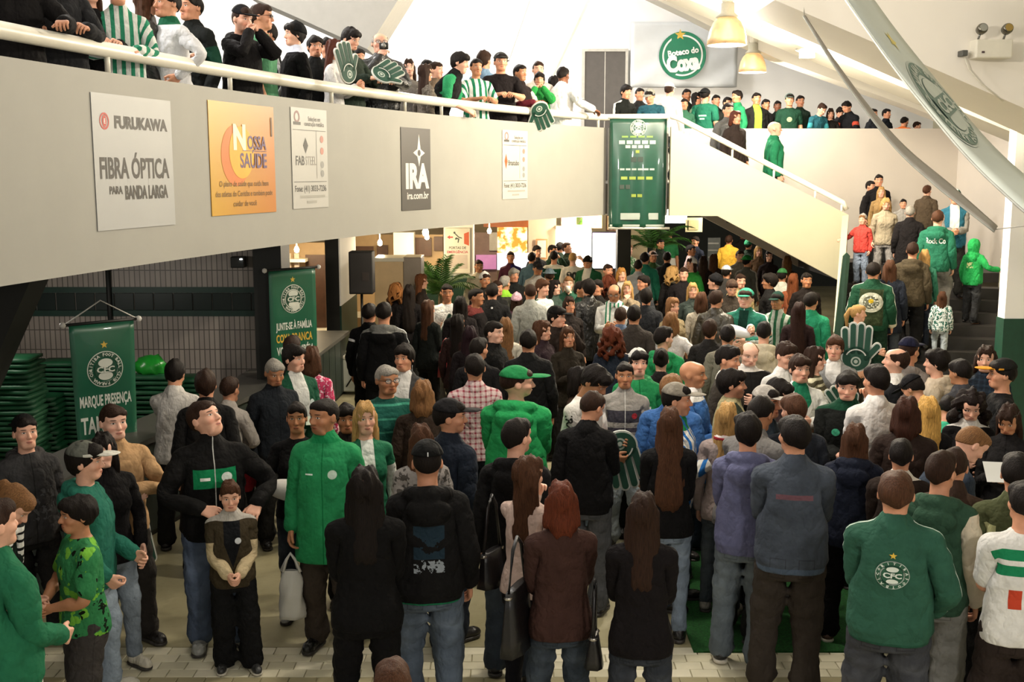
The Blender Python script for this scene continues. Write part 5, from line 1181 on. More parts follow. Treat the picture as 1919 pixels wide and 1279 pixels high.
P('woman in an orange-brown dress under the stair slope', 1486, 513, 1.66, 160, ('ftop', '#8a4a2a'), ('slim', CHAR, 'cloth'), ('long', '#6a3a20'), 't')
P('woman with light brown hair beneath the end of the stair slope', 1475, 480, 1.70, 170, ('fjacket', '#5a4630'), ('slim', CHAR, 'cloth'), ('long', 'l'), 'l')
P('person in a green cap behind the orange-brown dress', 1466, 503, 1.68, 170, ('jacket', '#b0b0a4'), ('jeans', CHAR), ('short', 'k'), 'm', hat=('cap', '#2f6a3a'))
P('man in dark clothes alone in the shadow under the stairs', 1511, 511, 1.74, 20, ('jacket', '#1c1614'), ('jeans', BLK, 'cloth'), ('short', 'k'), 't')
P('woman with fair wavy hair behind the leather jacket', 1298, 530, 1.66, 10, ('fjacket', '#3a4440'), ('slim', CHAR, 'cloth'), ('long', 'y'), 'l', armL='phone')
P('woman with blond hair holding a glass, left of the leather jacket', 1259, 558, 1.66, 40, ('fjacket', '#8a7a5a'), ('slim', CHAR, 'cloth'), ('long', 'l'), 'l', armL='hold')
P('woman with brown hair directly behind the leather jacket', 1314, 548, 1.66, 170, ('fjacket', '#b0a694'), ('slim', CHAR, 'cloth'), ('bob', 'm'), 'm')
P('man in an olive-brown leather jacket and jeans, back turned', 1341, 544, 1.78, 160, ('jacket', '#2f2a1e', [], 0, 'leather'), ('jeans', '#2b3940'), ('short', 'b'), 'm', sx=1.05)
P('woman in a white padded jacket with fair brown hair, back turned', 1257, 586, 1.66, 170, ('fjacket', '#d6d1d0'), ('slim', '#20242c', 'cloth'), ('bob', 'l'), 'l', sx=1.0, armR='hip')
P('stout man in a teal and white jacket and teal cap holding a baby', 1399, 540, 1.78, -10, ('jacket', '#1d6a58', [('hs', 1.13, 1.23, '#c4c8ca'), ('sline', .022, '#d4d8d6'), ('zip', .004, '#d8d8d8'), ('box', -.05, .05, 1.26, 1.5, 'f', '#12332a')]), ('jeans', CHAR), ('short', 'b'), 'p', hat=('cap', '#2a8a72'), armL='sleep', armR='hold', sx=1.2)
P('youth in a dark green cap and silver and green jersey', 1458, 546, 1.70, -20, ('shirt', '#a8aaa2', [('vrep', .09, .45, '#2a5a40')]), ('jeans', CHAR), ('short', 'k'), 't', hat=('cap', '#12332a'), hp=-5)
P('woman with very long dark hair in a brown jacket, back turned', 1497, 567, 1.66, 180, ('fjacket', '#281a1a'), ('slim', CHAR, 'cloth'), ('verylong', '#2a1712'), 'm')
P('man in a green fleece jacket beside the very long dark hair', 1519, 548, 1.76, 165, ('jacket', '#178a62'), ('jeans', CHAR), ('short', 'k'), 'm', sx=1.08)
P('boy in a cream hooded jacket, back turned', 1432, 603, 1.70, 180, ('hoodie', '#cfc2a6'), ('jeans', JEAN), ('short', 'k'), 'l')
P('man with black hair in a beige jacket, back turned, before the teal jacket', 1364, 609, 1.70, 180, ('jacket', '#6f6a5c'), ('jeans', CHAR), ('short', 'k'), 'm')
P('person in a dark hooded top between the bald blue shirt and the cream hood', 1330, 600, 1.66, 170, ('jacket', '#22201f'), ('jeans', CHAR), ('mop', 'b'), 'm')
P('man in dark clothes behind the pale pink cap at the far wall', 1237, 448, 1.74, 30, ('jacket', '#1d2420'), ('jeans', CHAR), ('short', 'k'), 't')
P('man with brown hair and green collar, far back left of the teal tracksuit', 1196, 487, 1.68, 170, ('jacket', '#9aa0a8'), ('jeans', CHAR), ('short', 'k'), 'm')
P('person with dark hair at the back behind the lime collar', 962, 503, 1.70, 20, ('jacket', '#1b1d1c'), ('jeans', CHAR), ('mop', 'g'), 'm')
P('dark-haired woman standing behind the man in the grey blazer', 856, 590, 1.64, 150, ('fjacket', '#2b1a18'), ('slim', CHAR, 'cloth'), ('long', 'k'), 'm')
P('person with dark hair and a brown scarf between the foam hand and red hood', 862, 556, 1.66, 175, ('jacket', '#1c1718'), ('jeans', CHAR), ('long', 'k'), 'm')
P('woman with dark hair above the woman in plum', 1066, 556, 1.64, 20, ('fjacket', '#26201e'), ('slim', CHAR, 'cloth'), ('long', 'b'), 'm')
P('person in a blue and white sweater near the auburn curls', 1163, 576, 1.64, 175, ('jacket', '#54647e'), ('jeans', CHAR), ('short', 'b'), 'm')
# --- balcony rail
B('person in a dark coat with brown trim at the left end of the rail', 12, -118, .22, 10, ('jacket', '#161414', [('box', -.2, -.12, .8, 1.5, 'f', '#3a241c')]), ('short', 'k'), 'm', armL='railw', armR='railw')
B('person in a long charcoal coat leaning on the rail, second from the left', 98, -92, .22, 15, ('coat', '#232325'), ('short', 'k'), 'm', armL='rail', armR='railw')
B('woman with long brown hair and black sweater holding the rail', 163, -52, 0.5, 20, ('ftop', '#121112'), ('long', 'm'), 'l', armL='rail', armR='rail')
B('man in a green and white striped jacket leaning on the rail', 218, -48, .12, 5, ('jacket', '#c9ccc6', [('vrep', .07, .45, '#2a7a5c')]), ('short', 'k'), 'm', armL='rail', armR='rail', lean=8)
B('woman with fair brown hair and a dark leather jacket beside the striped jacket', 268, -28, 0.55, 100, ('fjacket', '#1c1a18', [], 0, 'leather'), ('long', 'm'), 'l', armL='rail')
B('man in a white long-sleeved shirt with a green collar at the rail', 318, -20, .25, -60, ('shirt', '#c9c9cc', [('yoke', 1.455, '#1d5a40')]), ('short', 'k'), 'm', armL='hip', sx=1.1)
B('man in a black jacket with green sleeve panels at the rail', 362, -12, 0.6, -50, ('jacket', '#171a19', [('arm', .12, .3, '#163a2c')]), ('short', 'k'), 'm', sx=1.05)
B('man in a black cap and black hooded jacket with hands to his face', 452, 8, .28, 40, ('hoodie', '#161415'), ('short', 'b'), 'l', hat=('cap', '#17171a'), armL='face', armR='face', hp=-10)
B('man with sunglasses in a sage green shirt behind the black cap', 484, 7, 0.5, 80, ('tee', '#4f8a64'), ('short', 'b'), 'm')
B('man with cropped black hair in a black track jacket with a white sleeve stripe', 504, 42, 0.85, -70, ('jacket', '#141415', [('sline', .022, '#c9c9cc')]), ('short', 'k'), 'm')
B('youth in a black knitted cap and black padded jacket looking left', 556, 41, .35, -70, ('jacket', '#131214', [('yoke', 1.455, '#c4c8d8')]), ('mop', 'k'), 'l', hat=('beanie', '#121214'))
B('dark-haired head behind the black knitted cap', 588, 68, .75, 20, ('jacket', '#1a1a1a'), ('mop', 'k'), 'm')
B('woman with long reddish hair in a white jacket with a green badge, in profile', 626, 74, .25, 75, ('fjacket', '#cfccca', [('disc', .07, 1.3, .025, 'f', '#1d8a5c')]), ('long', '#4a2418'), 'm', armL='phone', armR='phone', hp=-10)
B('dark-haired head behind the woman in the white jacket', 612, 72, .8, 10, ('jacket', '#1d1d1d'), ('mop', 'k'), 'm')
B('youth with black hair in a dark green jacket looking down', 654, 52, .30, 50, ('jacket', '#28332a'), ('mop', 'k'), 'l', hp=-18, armL='rail', armR='rail')
B('dark head between the green jacket and the man with glasses', 670, 91, .8, 20, ('jacket', '#1a1a1a'), ('short', 'k'), 'm')
B('man with glasses and grey hair in a black leather jacket holding a camera', 711, 61, .22, 10, ('jacket', '#121213', [], 0, 'leather'), ('balding', 'g'), 'l', armL='rail', armR='chin', sx=1.15)
B('dark head right of the leather jacket', 745, 118, 1.25, 20, ('jacket', '#1c1c1c'), ('short', 'k'), 'm')
B('woman with long hair and a grey sweater facing the hall', 766, 111, 0.8, 5, ('ftop', '#6e6862'), ('long', 'b'), 'p')
B('woman in a grey tweed jacket with her back turned at the rail', 794, 120, .25, 120, ('fjacket', '#6a6258', [('blot', 40, .5, '#544c44')]), ('long', 'b'), 'm')
B('head of a person behind the tweed jacket', 798, 112, 1.35, 30, ('jacket', '#3a342e'), ('short', 'k'), 'm')
B('fair-skinned head just right of the tweed jacket', 814, 116, .8, 60, ('jacket', '#6a5a4a'), ('short', 'b'), 'l')
B('man in a green shirt and black vest bending over the rail', 862, 98, .0, 75, ('vest', '#161616'), ('mop', 'k'), 'l', under=('tee', '#1f8a56'), lean=32, armL='rail', armR='rail', sx=1.05)
B('boy in a white and green jersey at the rail', 891, 110, .12, 20, ('tee', '#cfcfca', [('vrep', .09, .45, '#1d6a4a')]), ('short', 'k'), 't', armL='rail', armR='rail')
B('person in a light blue denim shirt with back turned', 905, 95, 0.75, 150, ('shirt', '#6f8fae'), ('mop', 'b'), 'm')
B('man in a grey cap and black shirt with arms folded on the rail', 938, 98, .15, 10, ('tee', '#1a1516'), ('short', 'k'), 'm', hat=('cap', '#3f403e'), armL='rail', armR='rail', sx=1.12)
B('man in a dark vest with maroon sleeves at the rail', 972, 121, .15, 50, ('jacket', '#241c1d', [('arm', .05, .3, '#b0aaa4'), ('arm', .3, .6, '#5a1d26')]), ('short', 'k'), 't', armL='rail', armR='rail')
B('man in a white shirt standing behind the boy with binoculars', 1008, 115, .65, 10, ('shirt', '#b9aea4'), ('short', 'b'), 'l')
B('boy in a green jacket with both hands at his eyes', 1011, 136, .12, 0, ('jacket', '#1f8a3c'), ('mop', 'k'), 'm', armL='face', armR='face')
B('woman with dark hair and a black jacket next to the boy in green', 1037, 142, 0.8, 130, ('fjacket', '#161213'), ('long', 'k'), 'm')
B('man in a white jacket leaning on the rail near the grey door', 1054, 125, .25, 150, ('jacket', '#d4d2d0'), ('short', 'k'), 'd', lean=14, armR='side', armL='rail', sx=1.05)
U('person in a black and white jacket with clasped hands above the green banner', 1172, 159, 19.2, 40, ('jacket', '#171a18', [('sline', .03, '#c4c4bc')]), ('mop', 'k'), 'm', armL='rail', armR='rail', lean=15)
U('dark-haired head behind the black and white jacket', 1198, 165, 20.2, 20, ('jacket', '#222222'), ('short', 'k'), 'm')
U('man in a grey cap and teal shirt leaning over the green banner', 1219, 166, 19.2, -20, ('tee', '#1f4f5c'), ('short', 'k'), 'm', hat=('cap', '#8a8a80'), armL='rail', armR='rail', lean=15, hp=-15, sx=1.1)
U('person in a white cap and white hooded sweatshirt at the head of the stairs', 1254, 154, 20.0, 160, ('hoodie', '#d4d0ce'), ('short', 'b'), 'l', hat=('cap', '#dcd8d4'))
U('young man with black hair at the head of the stairs', 1286, 167, 23.1, 20, ('jacket', '#2c3a30'), ('short', 'k'), 't')
U('child between the black-haired man and the long dark hair', 1282, 185, 22.45, 10, ('jacket', '#2c5a44'), ('short', 'k'), 't')
U('woman with long dark hair at the head of the stairs', 1304, 174, 22.75, 60, ('fjacket', '#5a6a54'), ('long', 'k'), 'm')
U('man in a cap and a lettered green shirt, back turned', 1321, 165, 22.5, 160, ('tee', '#15624a', [('box', -.07, .07, 1.24, 1.27, 'b', '#9ac4b0'), ('box', -.04, .05, 1.18, 1.21, 'b', '#9ac4b0')]), ('short', 'k'), 'm', hat=('capback', '#1c1c1c'), sx=1.12)
U('dark head behind the lettered green shirt', 1341, 178, 23.3, 20, ('jacket', '#1d2a24'), ('short', 'k'), 'm')
U('dark head further right behind the lettered green shirt', 1362, 182, 22.9, 40, ('jacket', '#20241f'), ('short', 'k'), 'm')
U('man in a green sweatshirt standing in profile', 1384, 169, 22.5, -60, ('jacket', '#157a4c'), ('short', 'k'), 't')
U('man in a lime safety vest over black', 1417, 174, 22.5, 20, ('jacket', '#1b1b1a', [('open', .9, .95, '#8fd43a')]), ('short', 'k'), 't', sx=1.05)
U('dark head right of the lime vest', 1434, 186, 22.8, 30, ('jacket', '#1c1c1c'), ('short', 'k'), 't')
U('dark head left of the green cap man', 1457, 189, 23.4, 10, ('jacket', '#16241d'), ('short', 'k'), 'd')
U('man in a grey cap and dark green shirt with a crest', 1480, 175, 22.35, 5, ('tee', '#163a2a', [('disc', .0, 1.25, .05, 'f', '#8a9a7a')]), ('short', 'k'), 'm', hat=('cap', '#5a6a64'), sx=1.08)
U('man with dark hair behind the crest shirt', 1499, 179, 22.8, 20, ('jacket', '#1a2a22'), ('short', 'k'), 'm')
U('man in a teal shirt leaning over the parapet', 1541, 193, 22.1, 40, ('tee', '#1c5a68', [('arm', .1, .2, '#3a8a94')]), ('short', 'b'), 'l', lean=25, armL='rail', armR='rail', hp=-20)
U('woman in black with pale face leaning on the parapet', 1557, 203, 22.45, 10, ('ftop', '#141213'), ('bob', 'b'), 'l', armL='rail', armR='rail', hp=-15)
U('youth looking down between the two leaning men', 1574, 201, 22.95, 20, ('jacket', '#2a2a30'), ('mop', 'k'), 'l', hp=-20)
U('man in a black jacket with a red sleeve mark leaning on the parapet', 1588, 189, 22.45, -40, ('jacket', '#15161a', [('arm', .12, .2, '#a04030')]), ('short', 'k'), 'm', armL='rail', armR='rail', lean=14, hp=-20, sx=1.08)
U('man with black hair and grey jacket under the thin cable', 1635, 204, 22.45, 60, ('jacket', '#23262c'), ('short', 'k'), 'm')
U('man with black hair and navy jacket right of the thin cable', 1660, 204, 22.85, 60, ('jacket', '#1c2028'), ('short', 'k'), 'm')
U('person in a bright orange shirt near the end of the parapet', 1695, 219, 22.45, 150, ('tee', '#e06a10'), ('short', 'k'), 'm', lean=25, sx=1.15)
U('person in a mottled khaki top at the end of the parapet', 1718, 228, 22.9, 100, ('jacket', '#8a7a54', [('blot', 20, .5, '#5a5a3a')]), ('short', 'b'), 'l', lean=20)
# --- stairs
U('woman in a dark brown coat walking down the upper flight', 1377, 208, 20.3, 40, ('coat', '#2c2320'), ('bob', '#4a2418'), 'm', stair=True)
U('man with grey jacket behind the woman in the brown coat', 1363, 193, 21.0, 30, ('jacket', '#5a5a58'), ('short', 'k'), 'm', stair=True)
U('bald man in a green sweatshirt with white marks walking down the stairs', 1449, 227, 20.4, 100, ('jacket', '#16704a', [('blotb', 30, .56, 'f', 1.0, 1.35, .06, '#c4d4ca')]), ('none', 'k'), 'l', stair=True, sx=1.05)
S('man with black hair in a black jacket on the landing', 1647, 327, 1.80, 10, ('jacket', '#161314'), ('jeans', CHAR), ('short', 'k'), 'm', near=20.8)
S('head behind the man in the black jacket on the landing', 1630, 339, 1.72, 60, ('jacket', '#1d1a1a'), ('jeans', CHAR), ('short', 'k'), 'm', near=21.4)
S('woman with golden blond hair and tan scarf on the landing', 1652, 350, 1.66, 0, ('fjacket', '#9a7a4a'), ('slim', CHAR, 'cloth'), ('long', 'y'), 'l', near=20.2)
S('blond woman in a beige padded jacket holding the red-jacketed child', 1661, 371, 1.66, 10, ('fjacket', '#9c9078'), ('slim', '#8a8682', 'cloth'), ('bob', 'y'), 'l', near=19.3, armR='down', sx=1.05, hp=-15)
S('boy with black hair on the landing behind the grey-haired man', 1693, 373, 1.50, 5, ('jacket', '#8a8680'), ('jeans', JEAN), ('short', 'k'), 'm', near=20.3)
S('child in a grey knitted cap and red jacket on the stairs', 1618, 401, 1.22, -20, ('jacket', '#c23a30'), ('jeans', '#6a7f9c'), ('short', 'l'), 'l', hat=('beanie', '#8a8680'), near=18.6, armR='side')
S('man with brown hair in an olive-brown sweater, back turned on the landing', 1737, 347, 1.78, 160, ('jacket', '#4f4232'), ('jeans', CHAR), ('short', 'm'), 'l', near=20.2, sx=1.05)
S('person in a teal cap and teal jacket over a striped jersey on the landing', 1791, 354, 1.76, 5, ('jacket', '#1f5f74', [('open', .5, 1.0, '#c9c9c4'), ('sleeves', '#7a7872')]), ('jeans', CHAR), ('short', 'k'), 'm', hat=('cap', '#12564a', [('disc', .0, 1.75, .04, 'f', '#d4dcd8')]), near=18.1, armL='hold', armR='hold')
S('grey-haired man in a black overcoat, back turned', 1706, 386, 1.76, 178, ('coat', '#191617'), ('jeans', BLK, 'cloth'), ('short', 'g'), 'l', near=18.9, sx=1.1)
S('man in a green sweatshirt lettered in white and grey sweatpants', 1758, 394, 1.78, 175, ('hoodie', '#1f6a50'), ('loose', '#8e8b88', 'cloth'), ('short', 'm'), 'l', near=18.2, sx=1.08, decals='script', legs_='climbR')
S('child in a bright green hooded sweatshirt with the hood up, hand on the stair wall', 1826, 447, 1.30, 150, ('hoodie', '#159a4a', [('blotb', 26, .5, 'b', 1.18, 1.30, .07, '#d4d8a0')]), ('jeans', '#2a2c30'), ('short', 'k'), 'm', hat=('hoodup', '#159a4a'), near=17.6, armR='side')
S('man in an olive hooded jacket, back turned on the stairs', 1711, 454, 1.74, 178, ('hoodie', '#453c2c'), ('jeans', BLK, 'cloth'), ('short', 'b'), 'm', near=17.2, sx=1.05, legs_='climbL')
S('woman with fair blond hair in front of the grey sweatpants', 1733, 468, 1.62, 175, ('fjacket', '#2a6a54'), ('slim', DJEAN), ('long', 'y'), 'l', near=17.8)
S('man in a dark green bomber jacket with a big round emblem on the back', 1637, 492, 1.76, 176, ('jacket', '#15402c', [('sline', .014, '#c4ccc4'), ('box', -.14, .14, .9, 1.4, 'b', '#2a3320'), ('disc', .0, 1.22, .138, 'b', '#a9aa9c'), ('disc', .0, 1.22, .092, 'b', '#5c5f52'), ('blotb', 40, .55, 'b', 1.12, 1.32, .10, '#d0d0c4'), ('disc', .0, 1.24, .03, 'b', '#c4a82e'), ('cuff', .50, '#c9c4b4')]), ('jeans', '#122c20', 'cloth'), ('short', 'k'), 'm', near=16.6, sx=1.18)
S('woman with a white hair clip and long navy coat, back turned on the stairs', 1668, 488, 1.68, 178, ('coat', '#1c212c'), ('slim', '#3a4450'), ('long', 'm'), 'm', near=17.0)
S('woman with a blond ponytail in black, in profile at the foot of the stairs', 1606, 571, 1.66, 90, ('ftop', '#121112'), ('slim', CHAR, 'cloth'), ('pony', 'y'), 'l', near=15.4, armL='hold')
S('little girl in a white and green patterned jacket and pale jeans climbing the stairs', 1766, 547, 1.15, 178, ('jacket', '#c4cccc', [('blot', 26, .52, '#2a5a50')]), ('slim', '#9aa8b0'), ('long', 'm'), 'l', near=16.4, legs_='climbL')
def offset_depth(px, off_):                     # where the line of sight over px crosses the line off_ behind the rail
    t = (px - 959.5) / FPX
    ys_ = np.linspace(2.5, 19.4, 4000); x = np.polyval(_pc, ys_); d = np.polyval(np.polyder(_pc), ys_); n = np.sqrt(1 + d*d)
    xo, yo = x - (off_ + .07) / n, ys_ + (off_ + .07) * d / n
    # a ray's horizontal bearing depends a little on the row; use the rail's row
    k = np.argmin(np.abs(xo - t * yo / (math.cos(PITCH) + .22 * math.sin(PITCH)))); return float(yo[k])
def stair_z(x, y):
    if y > SY + .1 and (x < 5.6 or y > 19.9 and x < 6.3): return UP if x < UX0 else LZ + (8 - math.floor((x - UX0) / UT)) * .1645
    q = np.array((x, y)) - A0; a = q @ du
    if a <= 0: return LZ
    i = int(a / TR)
    return max(0.0, LZ - (i + 1) * RS)
def relax():
    fl_ = [s for s in SPECS if s['where'] == 'floor' and 'depth_' not in s]
    h0 = np.array([s['h'] for s in fl_]); h = h0.copy(); R = np.array([ray(s['px'], s['py']) for s in fl_])
    rad = np.array([.228 * s.get('sx', 1.0) for s in fl_]) * np.clip(h0 / 1.7, .7, 1)
    for it in range(300):
        t = (h - CAMZ) / R[:, 2]; X = R[:, :2] * t[:, None]
        D = np.linalg.norm(X[:, None] - X[None], axis=2); np.fill_diagonal(D, 9)
        ov = (rad[:, None] + rad[None]) * 1.0 - D; ii, jj = np.where(ov > .005)
        if len(ii) == 0: break
        g = np.zeros(len(h))
        for i, j in zip(ii, jj):
            if i < j:
                s_ = 1 if X[i, 1] < X[j, 1] else -1; k = ov[i, j] * .10
                g[i] += s_ * k / max(X[i, 1], 6); g[j] -= s_ * k / max(X[j, 1], 6)
        h = np.clip(h + g, h0 - .12, h0 + .10)
    for s, v in zip(fl_, h): s['h'] = float(v)
relax()
DEC = {'crestback': [(merge2d([off(disc2d(.078, 40), 0, 1.23)]), 'b', '#aab5aa'), (merge2d([off(disc2d(.074, 40, .056), 0, 1.23), off(disc2d(.050, 30), 0, 1.23)]), 'b', '#1b5038'),
                     (merge2d([off(text2d(ch, .014, bold=.03, res=1), .066*math.cos(math.radians(180 - i*24)), 1.23 + .066*math.sin(math.radians(180 - i*24)), math.radians(90 - i*24)) for i, ch in enumerate('CORITIBAFOOTBAL')] + [off(disc2d(.027, 20, sy=.5), 0, 1.2635), off(disc2d(.027, 20, sy=.5), 0, 1.1965), off(text2d('CFC', .027, w=.082, bold=.04, res=2), 0, 1.23)]), 'b', '#cfd6cc'),
                     (off(star2d(.018), 0, 1.337), 'b', '#d8b23a')],
       'nineteen': [(off(text2d('1909', .05, w=.15, bold=.03), -.02, .93), 'b', '#c9d4c4')], 'eighty': [(off(text2d('80', .15, w=.23, bold=.06), 0, 1.29), 'b', '#15181a')],
       'ira': [(off(text2d('IRA', .055, w=.12, bold=.03), .09, 0), 'sR', '#1d1c1a')], 'script': [(off(text2d('Rock Co', .08, w=.27, bold=.02), 0, 1.30), 'b', '#d6d8d0')]}
BY = {}
for s in SPECS:
    k = {a: v for a, v in s.items() if a not in ('label', 'px', 'py', 'where', 'off', 'dep', 'near', 'stair', 'legs_', 'decals', 'depth_')}
    if 'legs_' in s: k['legs'], lg = k.get('legs', ('jeans', '#252b36')), s['legs_']
    else: lg = None
    dl = []
    for art_, side, col in DEC.get(s.get('decals'), []):
        P_, F_ = art_
        if side == 'b': P_ = P_ * (-1, 1)          # seen from behind, the wearer's right is on the right
        dl.append(((P_, F_), side, col))
    kw = dict(k); kw['decals'] = dl
    ht_ = None
    if s['where'] == 'balcony': kw['clear'] = lambda q: -((q[0] - bx(q[1])) * bn(q[1])[0]) - .35; kw['depth'] = offset_depth(s['px'], s['off']); kw['z'] = UP
    elif s['where'] == 'upper':
        kw['depth'] = s['dep']; kw['z'] = UP
        if not s.get('stair'): kw['clear'] = (lambda q: q[1] - (19.56 if q[0] < 2.62 else 20.2)) if s['dep'] < 20.5 else (lambda q: (q[1] - 22.40) if q[0] > 2.9 else 0)
        if s.get('stair'): q = at_y(s['px'], s['py'], s['dep']); kw['z'] = stair_z(q[0], q[1])
    elif s['where'] == 'stairs':
        best = None
        for d in np.linspace(s['near'] - 1.0, s['near'] + 1.0, 81):
            q = at_y(s['px'], s['py'], d); zf = stair_z(q[0], q[1]); e_ = abs(q[2] - zf - s['h'] * 1.02) + .02 * abs(d - s['near'])
            if best is None or e_ < best[0]: best = (e_, d, zf)
        kw['depth'], kw['z'] = best[1], best[2]
    elif 'depth_' in s: kw['depth'] = s['depth_']
    h_ = kw.pop('h')
    legs_t = kw.pop('legs', ('jeans', '#252b36'))
    info = person(s['label'], s['px'], s['py'], h_, kw.pop('face'), kw.pop('top'), legs_t, kw.pop('hair'), kw.pop('skin_'), kw.pop('hat'), stance=lg or 'relax', **kw)
    BY[s['label']] = info

# ------------------------------------------------------------------ signs on the balcony front
def bal_frame(px0, py0, px1, py1):
    (ya, za), (yb, zb) = on_bal(px0, py0), on_bal(px1, py1)
    n = 60; yy = np.linspace(ya - .6, yb + .6, n); d = np.polyval(np.polyder(_pc), yy); arc = np.concatenate([[0], np.cumsum(np.diff(yy) * np.sqrt(1 + ((d[1:] + d[:-1])/2)**2))])
    s0, s1 = np.interp((ya, yb), yy, arc); w_ = s1 - s0
    def mp(x, y, lift):      # x, y in metres from the sign's centre
        q = float(np.interp((s0 + s1)/2 + x, arc, yy)); nn = bn(q); return np.array((bx(q) + nn[0]*lift, q + nn[1]*lift, (za + zb)/2 + y))
    return mp, w_, za - zb
def sign(label, px0, py0, px1, py1, col, layers, name='poster'):
    mp, w_, h_ = bal_frame(px0, py0, px1, py1); c = mp(0, 0, .004)
    e = empty(name, c, 0, label, 'poster'); sh = lambda x, y, l: mp(x, y, l) - c
    P_, F_ = rect2d(-w_/2, -h_/2, w_/2, h_/2, 12, 1); n = len(P_)
    V = [sh(x, y, .008) for x, y in P_] + [sh(x, y, .001) for x, y in P_]
    pyobj('sheet', V, F_ + [tuple(i + n for i in f) for f in F_], col if not isinstance(col, str) else mat('poster_sheet', col, .5, noise=.02, scale=3), e)
    for lay, (P_, F_), c_, nm in layers(w_, h_):
        pyobj(nm, [sh(x, y, .010 + .002*lay) for x, y in P_], F_, mat('print', c_, .55, noise=.05), e)
    return e
def tl(s, x, y, h, w=None, bold=.02): return off(text2d(s, h, w=w, bold=bold), x, y)
def furu(w, h):
    k = '#3a352f'; r = '#b23a2a'
    return [(0, off(disc2d(h*.062, 30, h*.048), -w*.36, h*.30), r, 'logo'), (0, off(disc2d(h*.030, 20, sy=1.5), -w*.36, h*.30), r, 'logo'), (1, tl('E', -w*.36, h*.30, h*.035, bold=.03), '#d2cfca', 'logo_letter'),
            (0, tl('FURUKAWA', w*.10, h*.30, h*.085, w*.68, .05), k, 'lettering'), (0, tl('FIBRA ÓPTICA', 0, -h*.04, h*.15, w*.88, .028), k, 'lettering'), (0, tl('PARA', -w*.26, -h*.205, h*.055, w*.16, .04), k, 'lettering'), (0, tl('BANDA LARGA', w*.13, -h*.225, h*.095, w*.56, .05), k, 'lettering')]
def orange_mat():
    b = NB('orange_sheet'); tc = b.n('ShaderNodeTexCoord'); sp = b.n('ShaderNodeSeparateXYZ'); b.t.links.new(tc.outputs['Generated'], sp.inputs[0])
    b.set(b.b.inputs['Base Color'], b.mix(sp.outputs[1], hexc('#bf9010'), hexc('#b8701f'))); b.b.inputs['Roughness'].default_value = .45; return b.m
def nossa(w, h):
    u = '#5a4468'; k = '#6a4a12'
    return [(0, off(disc2d(h*.26, 36, sy=1.05), -w*.12, h*.03), '#c9702a', 'sun'), (1, off(disc2d(h*.225, 36, sy=1.05), -w*.03, h*.06), '#d9a01c', 'sun'), (2, tl('N', -w*.06, h*.20, h*.21, w*.19, .05), '#e8dcc0', 'lettering_white'),
            (2, tl('OSSA', w*.21, h*.155, h*.12, w*.30), u, 'lettering_violet'), (2, tl('SAÚDE', w*.15, h*-.01, h*.13, w*.42), u, 'lettering_violet'), (2, rect2d(-w*.02, h*.075, w*.36, h*.08), u, 'lettering_violet'),
            (1, tl('O plano de saúde que cuida bem', 0, -h*.22, h*.05, w*.76, .005), k, 'lettering'), (1, tl('dos atletas do Coritiba e também pode', 0, -h*.31, h*.05, w*.88, .005), k, 'lettering'), (1, tl('cuidar de você', 0, -h*.40, h*.05, w*.36, .005), k, 'lettering'), (1, rect2d(w*.44, h*.22, w*.465, h*.40), '#5a3a10', 'lettering')]
def fab(name, k):
    def f(w, h):
        g = '#4a4844'; L = [(0, tl('Soluções em', w*.14, h*.40, h*.045, w*.34, .005), g, 'lettering'), (0, tl('construção metálica', w*.14, h*.35, h*.045, w*.55, .005), g, 'lettering'), (0, rect2d(-w*.46, h*.28, w*.46, h*.285), g, 'rule'), (0, rect2d(-w*.46, -h*.235, w*.46, -h*.23), g, 'rule'), (0, rect2d(w*.18, -h*.2, w*.187, h*.28), g, 'rule'),
             (0, tl('Fone: (41) 3033-7236', 0, -h*.30, h*.06, w*.88, .015), g, 'lettering'), (0, rect2d(-w*.30, -h*.395, w*.40, -h*.37), '#9a9890', 'small_print'), (0, rect2d(-w*.12, -h*.45, w*.16, -h*.425), '#9a9890', 'small_print'), (0, rect2d(-w*.44, h*.33, -w*.24, h*.36), g, 'small_print'), (0, off(disc2d(w*.08, 16, w*.05), -w*.34, h*.41), '#8a6a66', 'logo')]
        if k == 0: L += [(0, (np.array([(-w*.12, h*.21), (-w*.05, h*.13), (-w*.12, h*.05), (-w*.19, h*.13)]), [(0, 1, 2, 3)]), '#3a3834', 'logo'), (0, tl('FAB', -w*.28, -h*.02, h*.09, w*.24), g, 'lettering'), (0, tl('STEEL', w*.02, -h*.02, h*.09, w*.30, .0), '#8a8680', 'lettering_pale')]
        else: L += [(0, (np.array([(-w*.36, h*.16), (-w*.30, h*.05), (-w*.36, -h*.06), (-w*.42, h*.05)]), [(0, 1, 2, 3)]), '#b8552a', 'logo'), (0, tl(name, -w*.06, h*.03, h*.075, w*.42), g, 'lettering')]
        for q in (.20, .08, -.06, -.15): L.append((0, off(disc2d(w*.05, 12), w*.34, h*q), '#b0786a' if q > 0 else '#8a8a86', 'small_logo'))
        return L
    return f
def ira(w, h):
    c = '#d2cfc9'; st = lambda x, y, r: (np.array([(x, y + r*1.5), (x + r*.28, y + r*.3), (x + r, y), (x + r*.28, y - r*.3), (x, y - r*1.1), (x - r*.28, y - r*.3), (x - r, y), (x - r*.28, y + r*.3)]), [tuple(range(8))])
    return [(0, st(w*.10, h*.20, w*.20), c, 'star'), (1, off(disc2d(w*.05, 14), w*.10, h*.20), '#4a4642', 'star_eye'), (0, tl('IRA', w*.04, -h*.08, h*.28, w*.80, .05), c, 'lettering'), (0, tl('ira.com.br', w*.05, -h*.32, h*.085, w*.74, .02), c, 'lettering')]
sign('pale grey poster reading FURUKAWA FIBRA ÓPTICA on the balcony front', 168, 172, 328, 421, '#a5a5a3', furu)
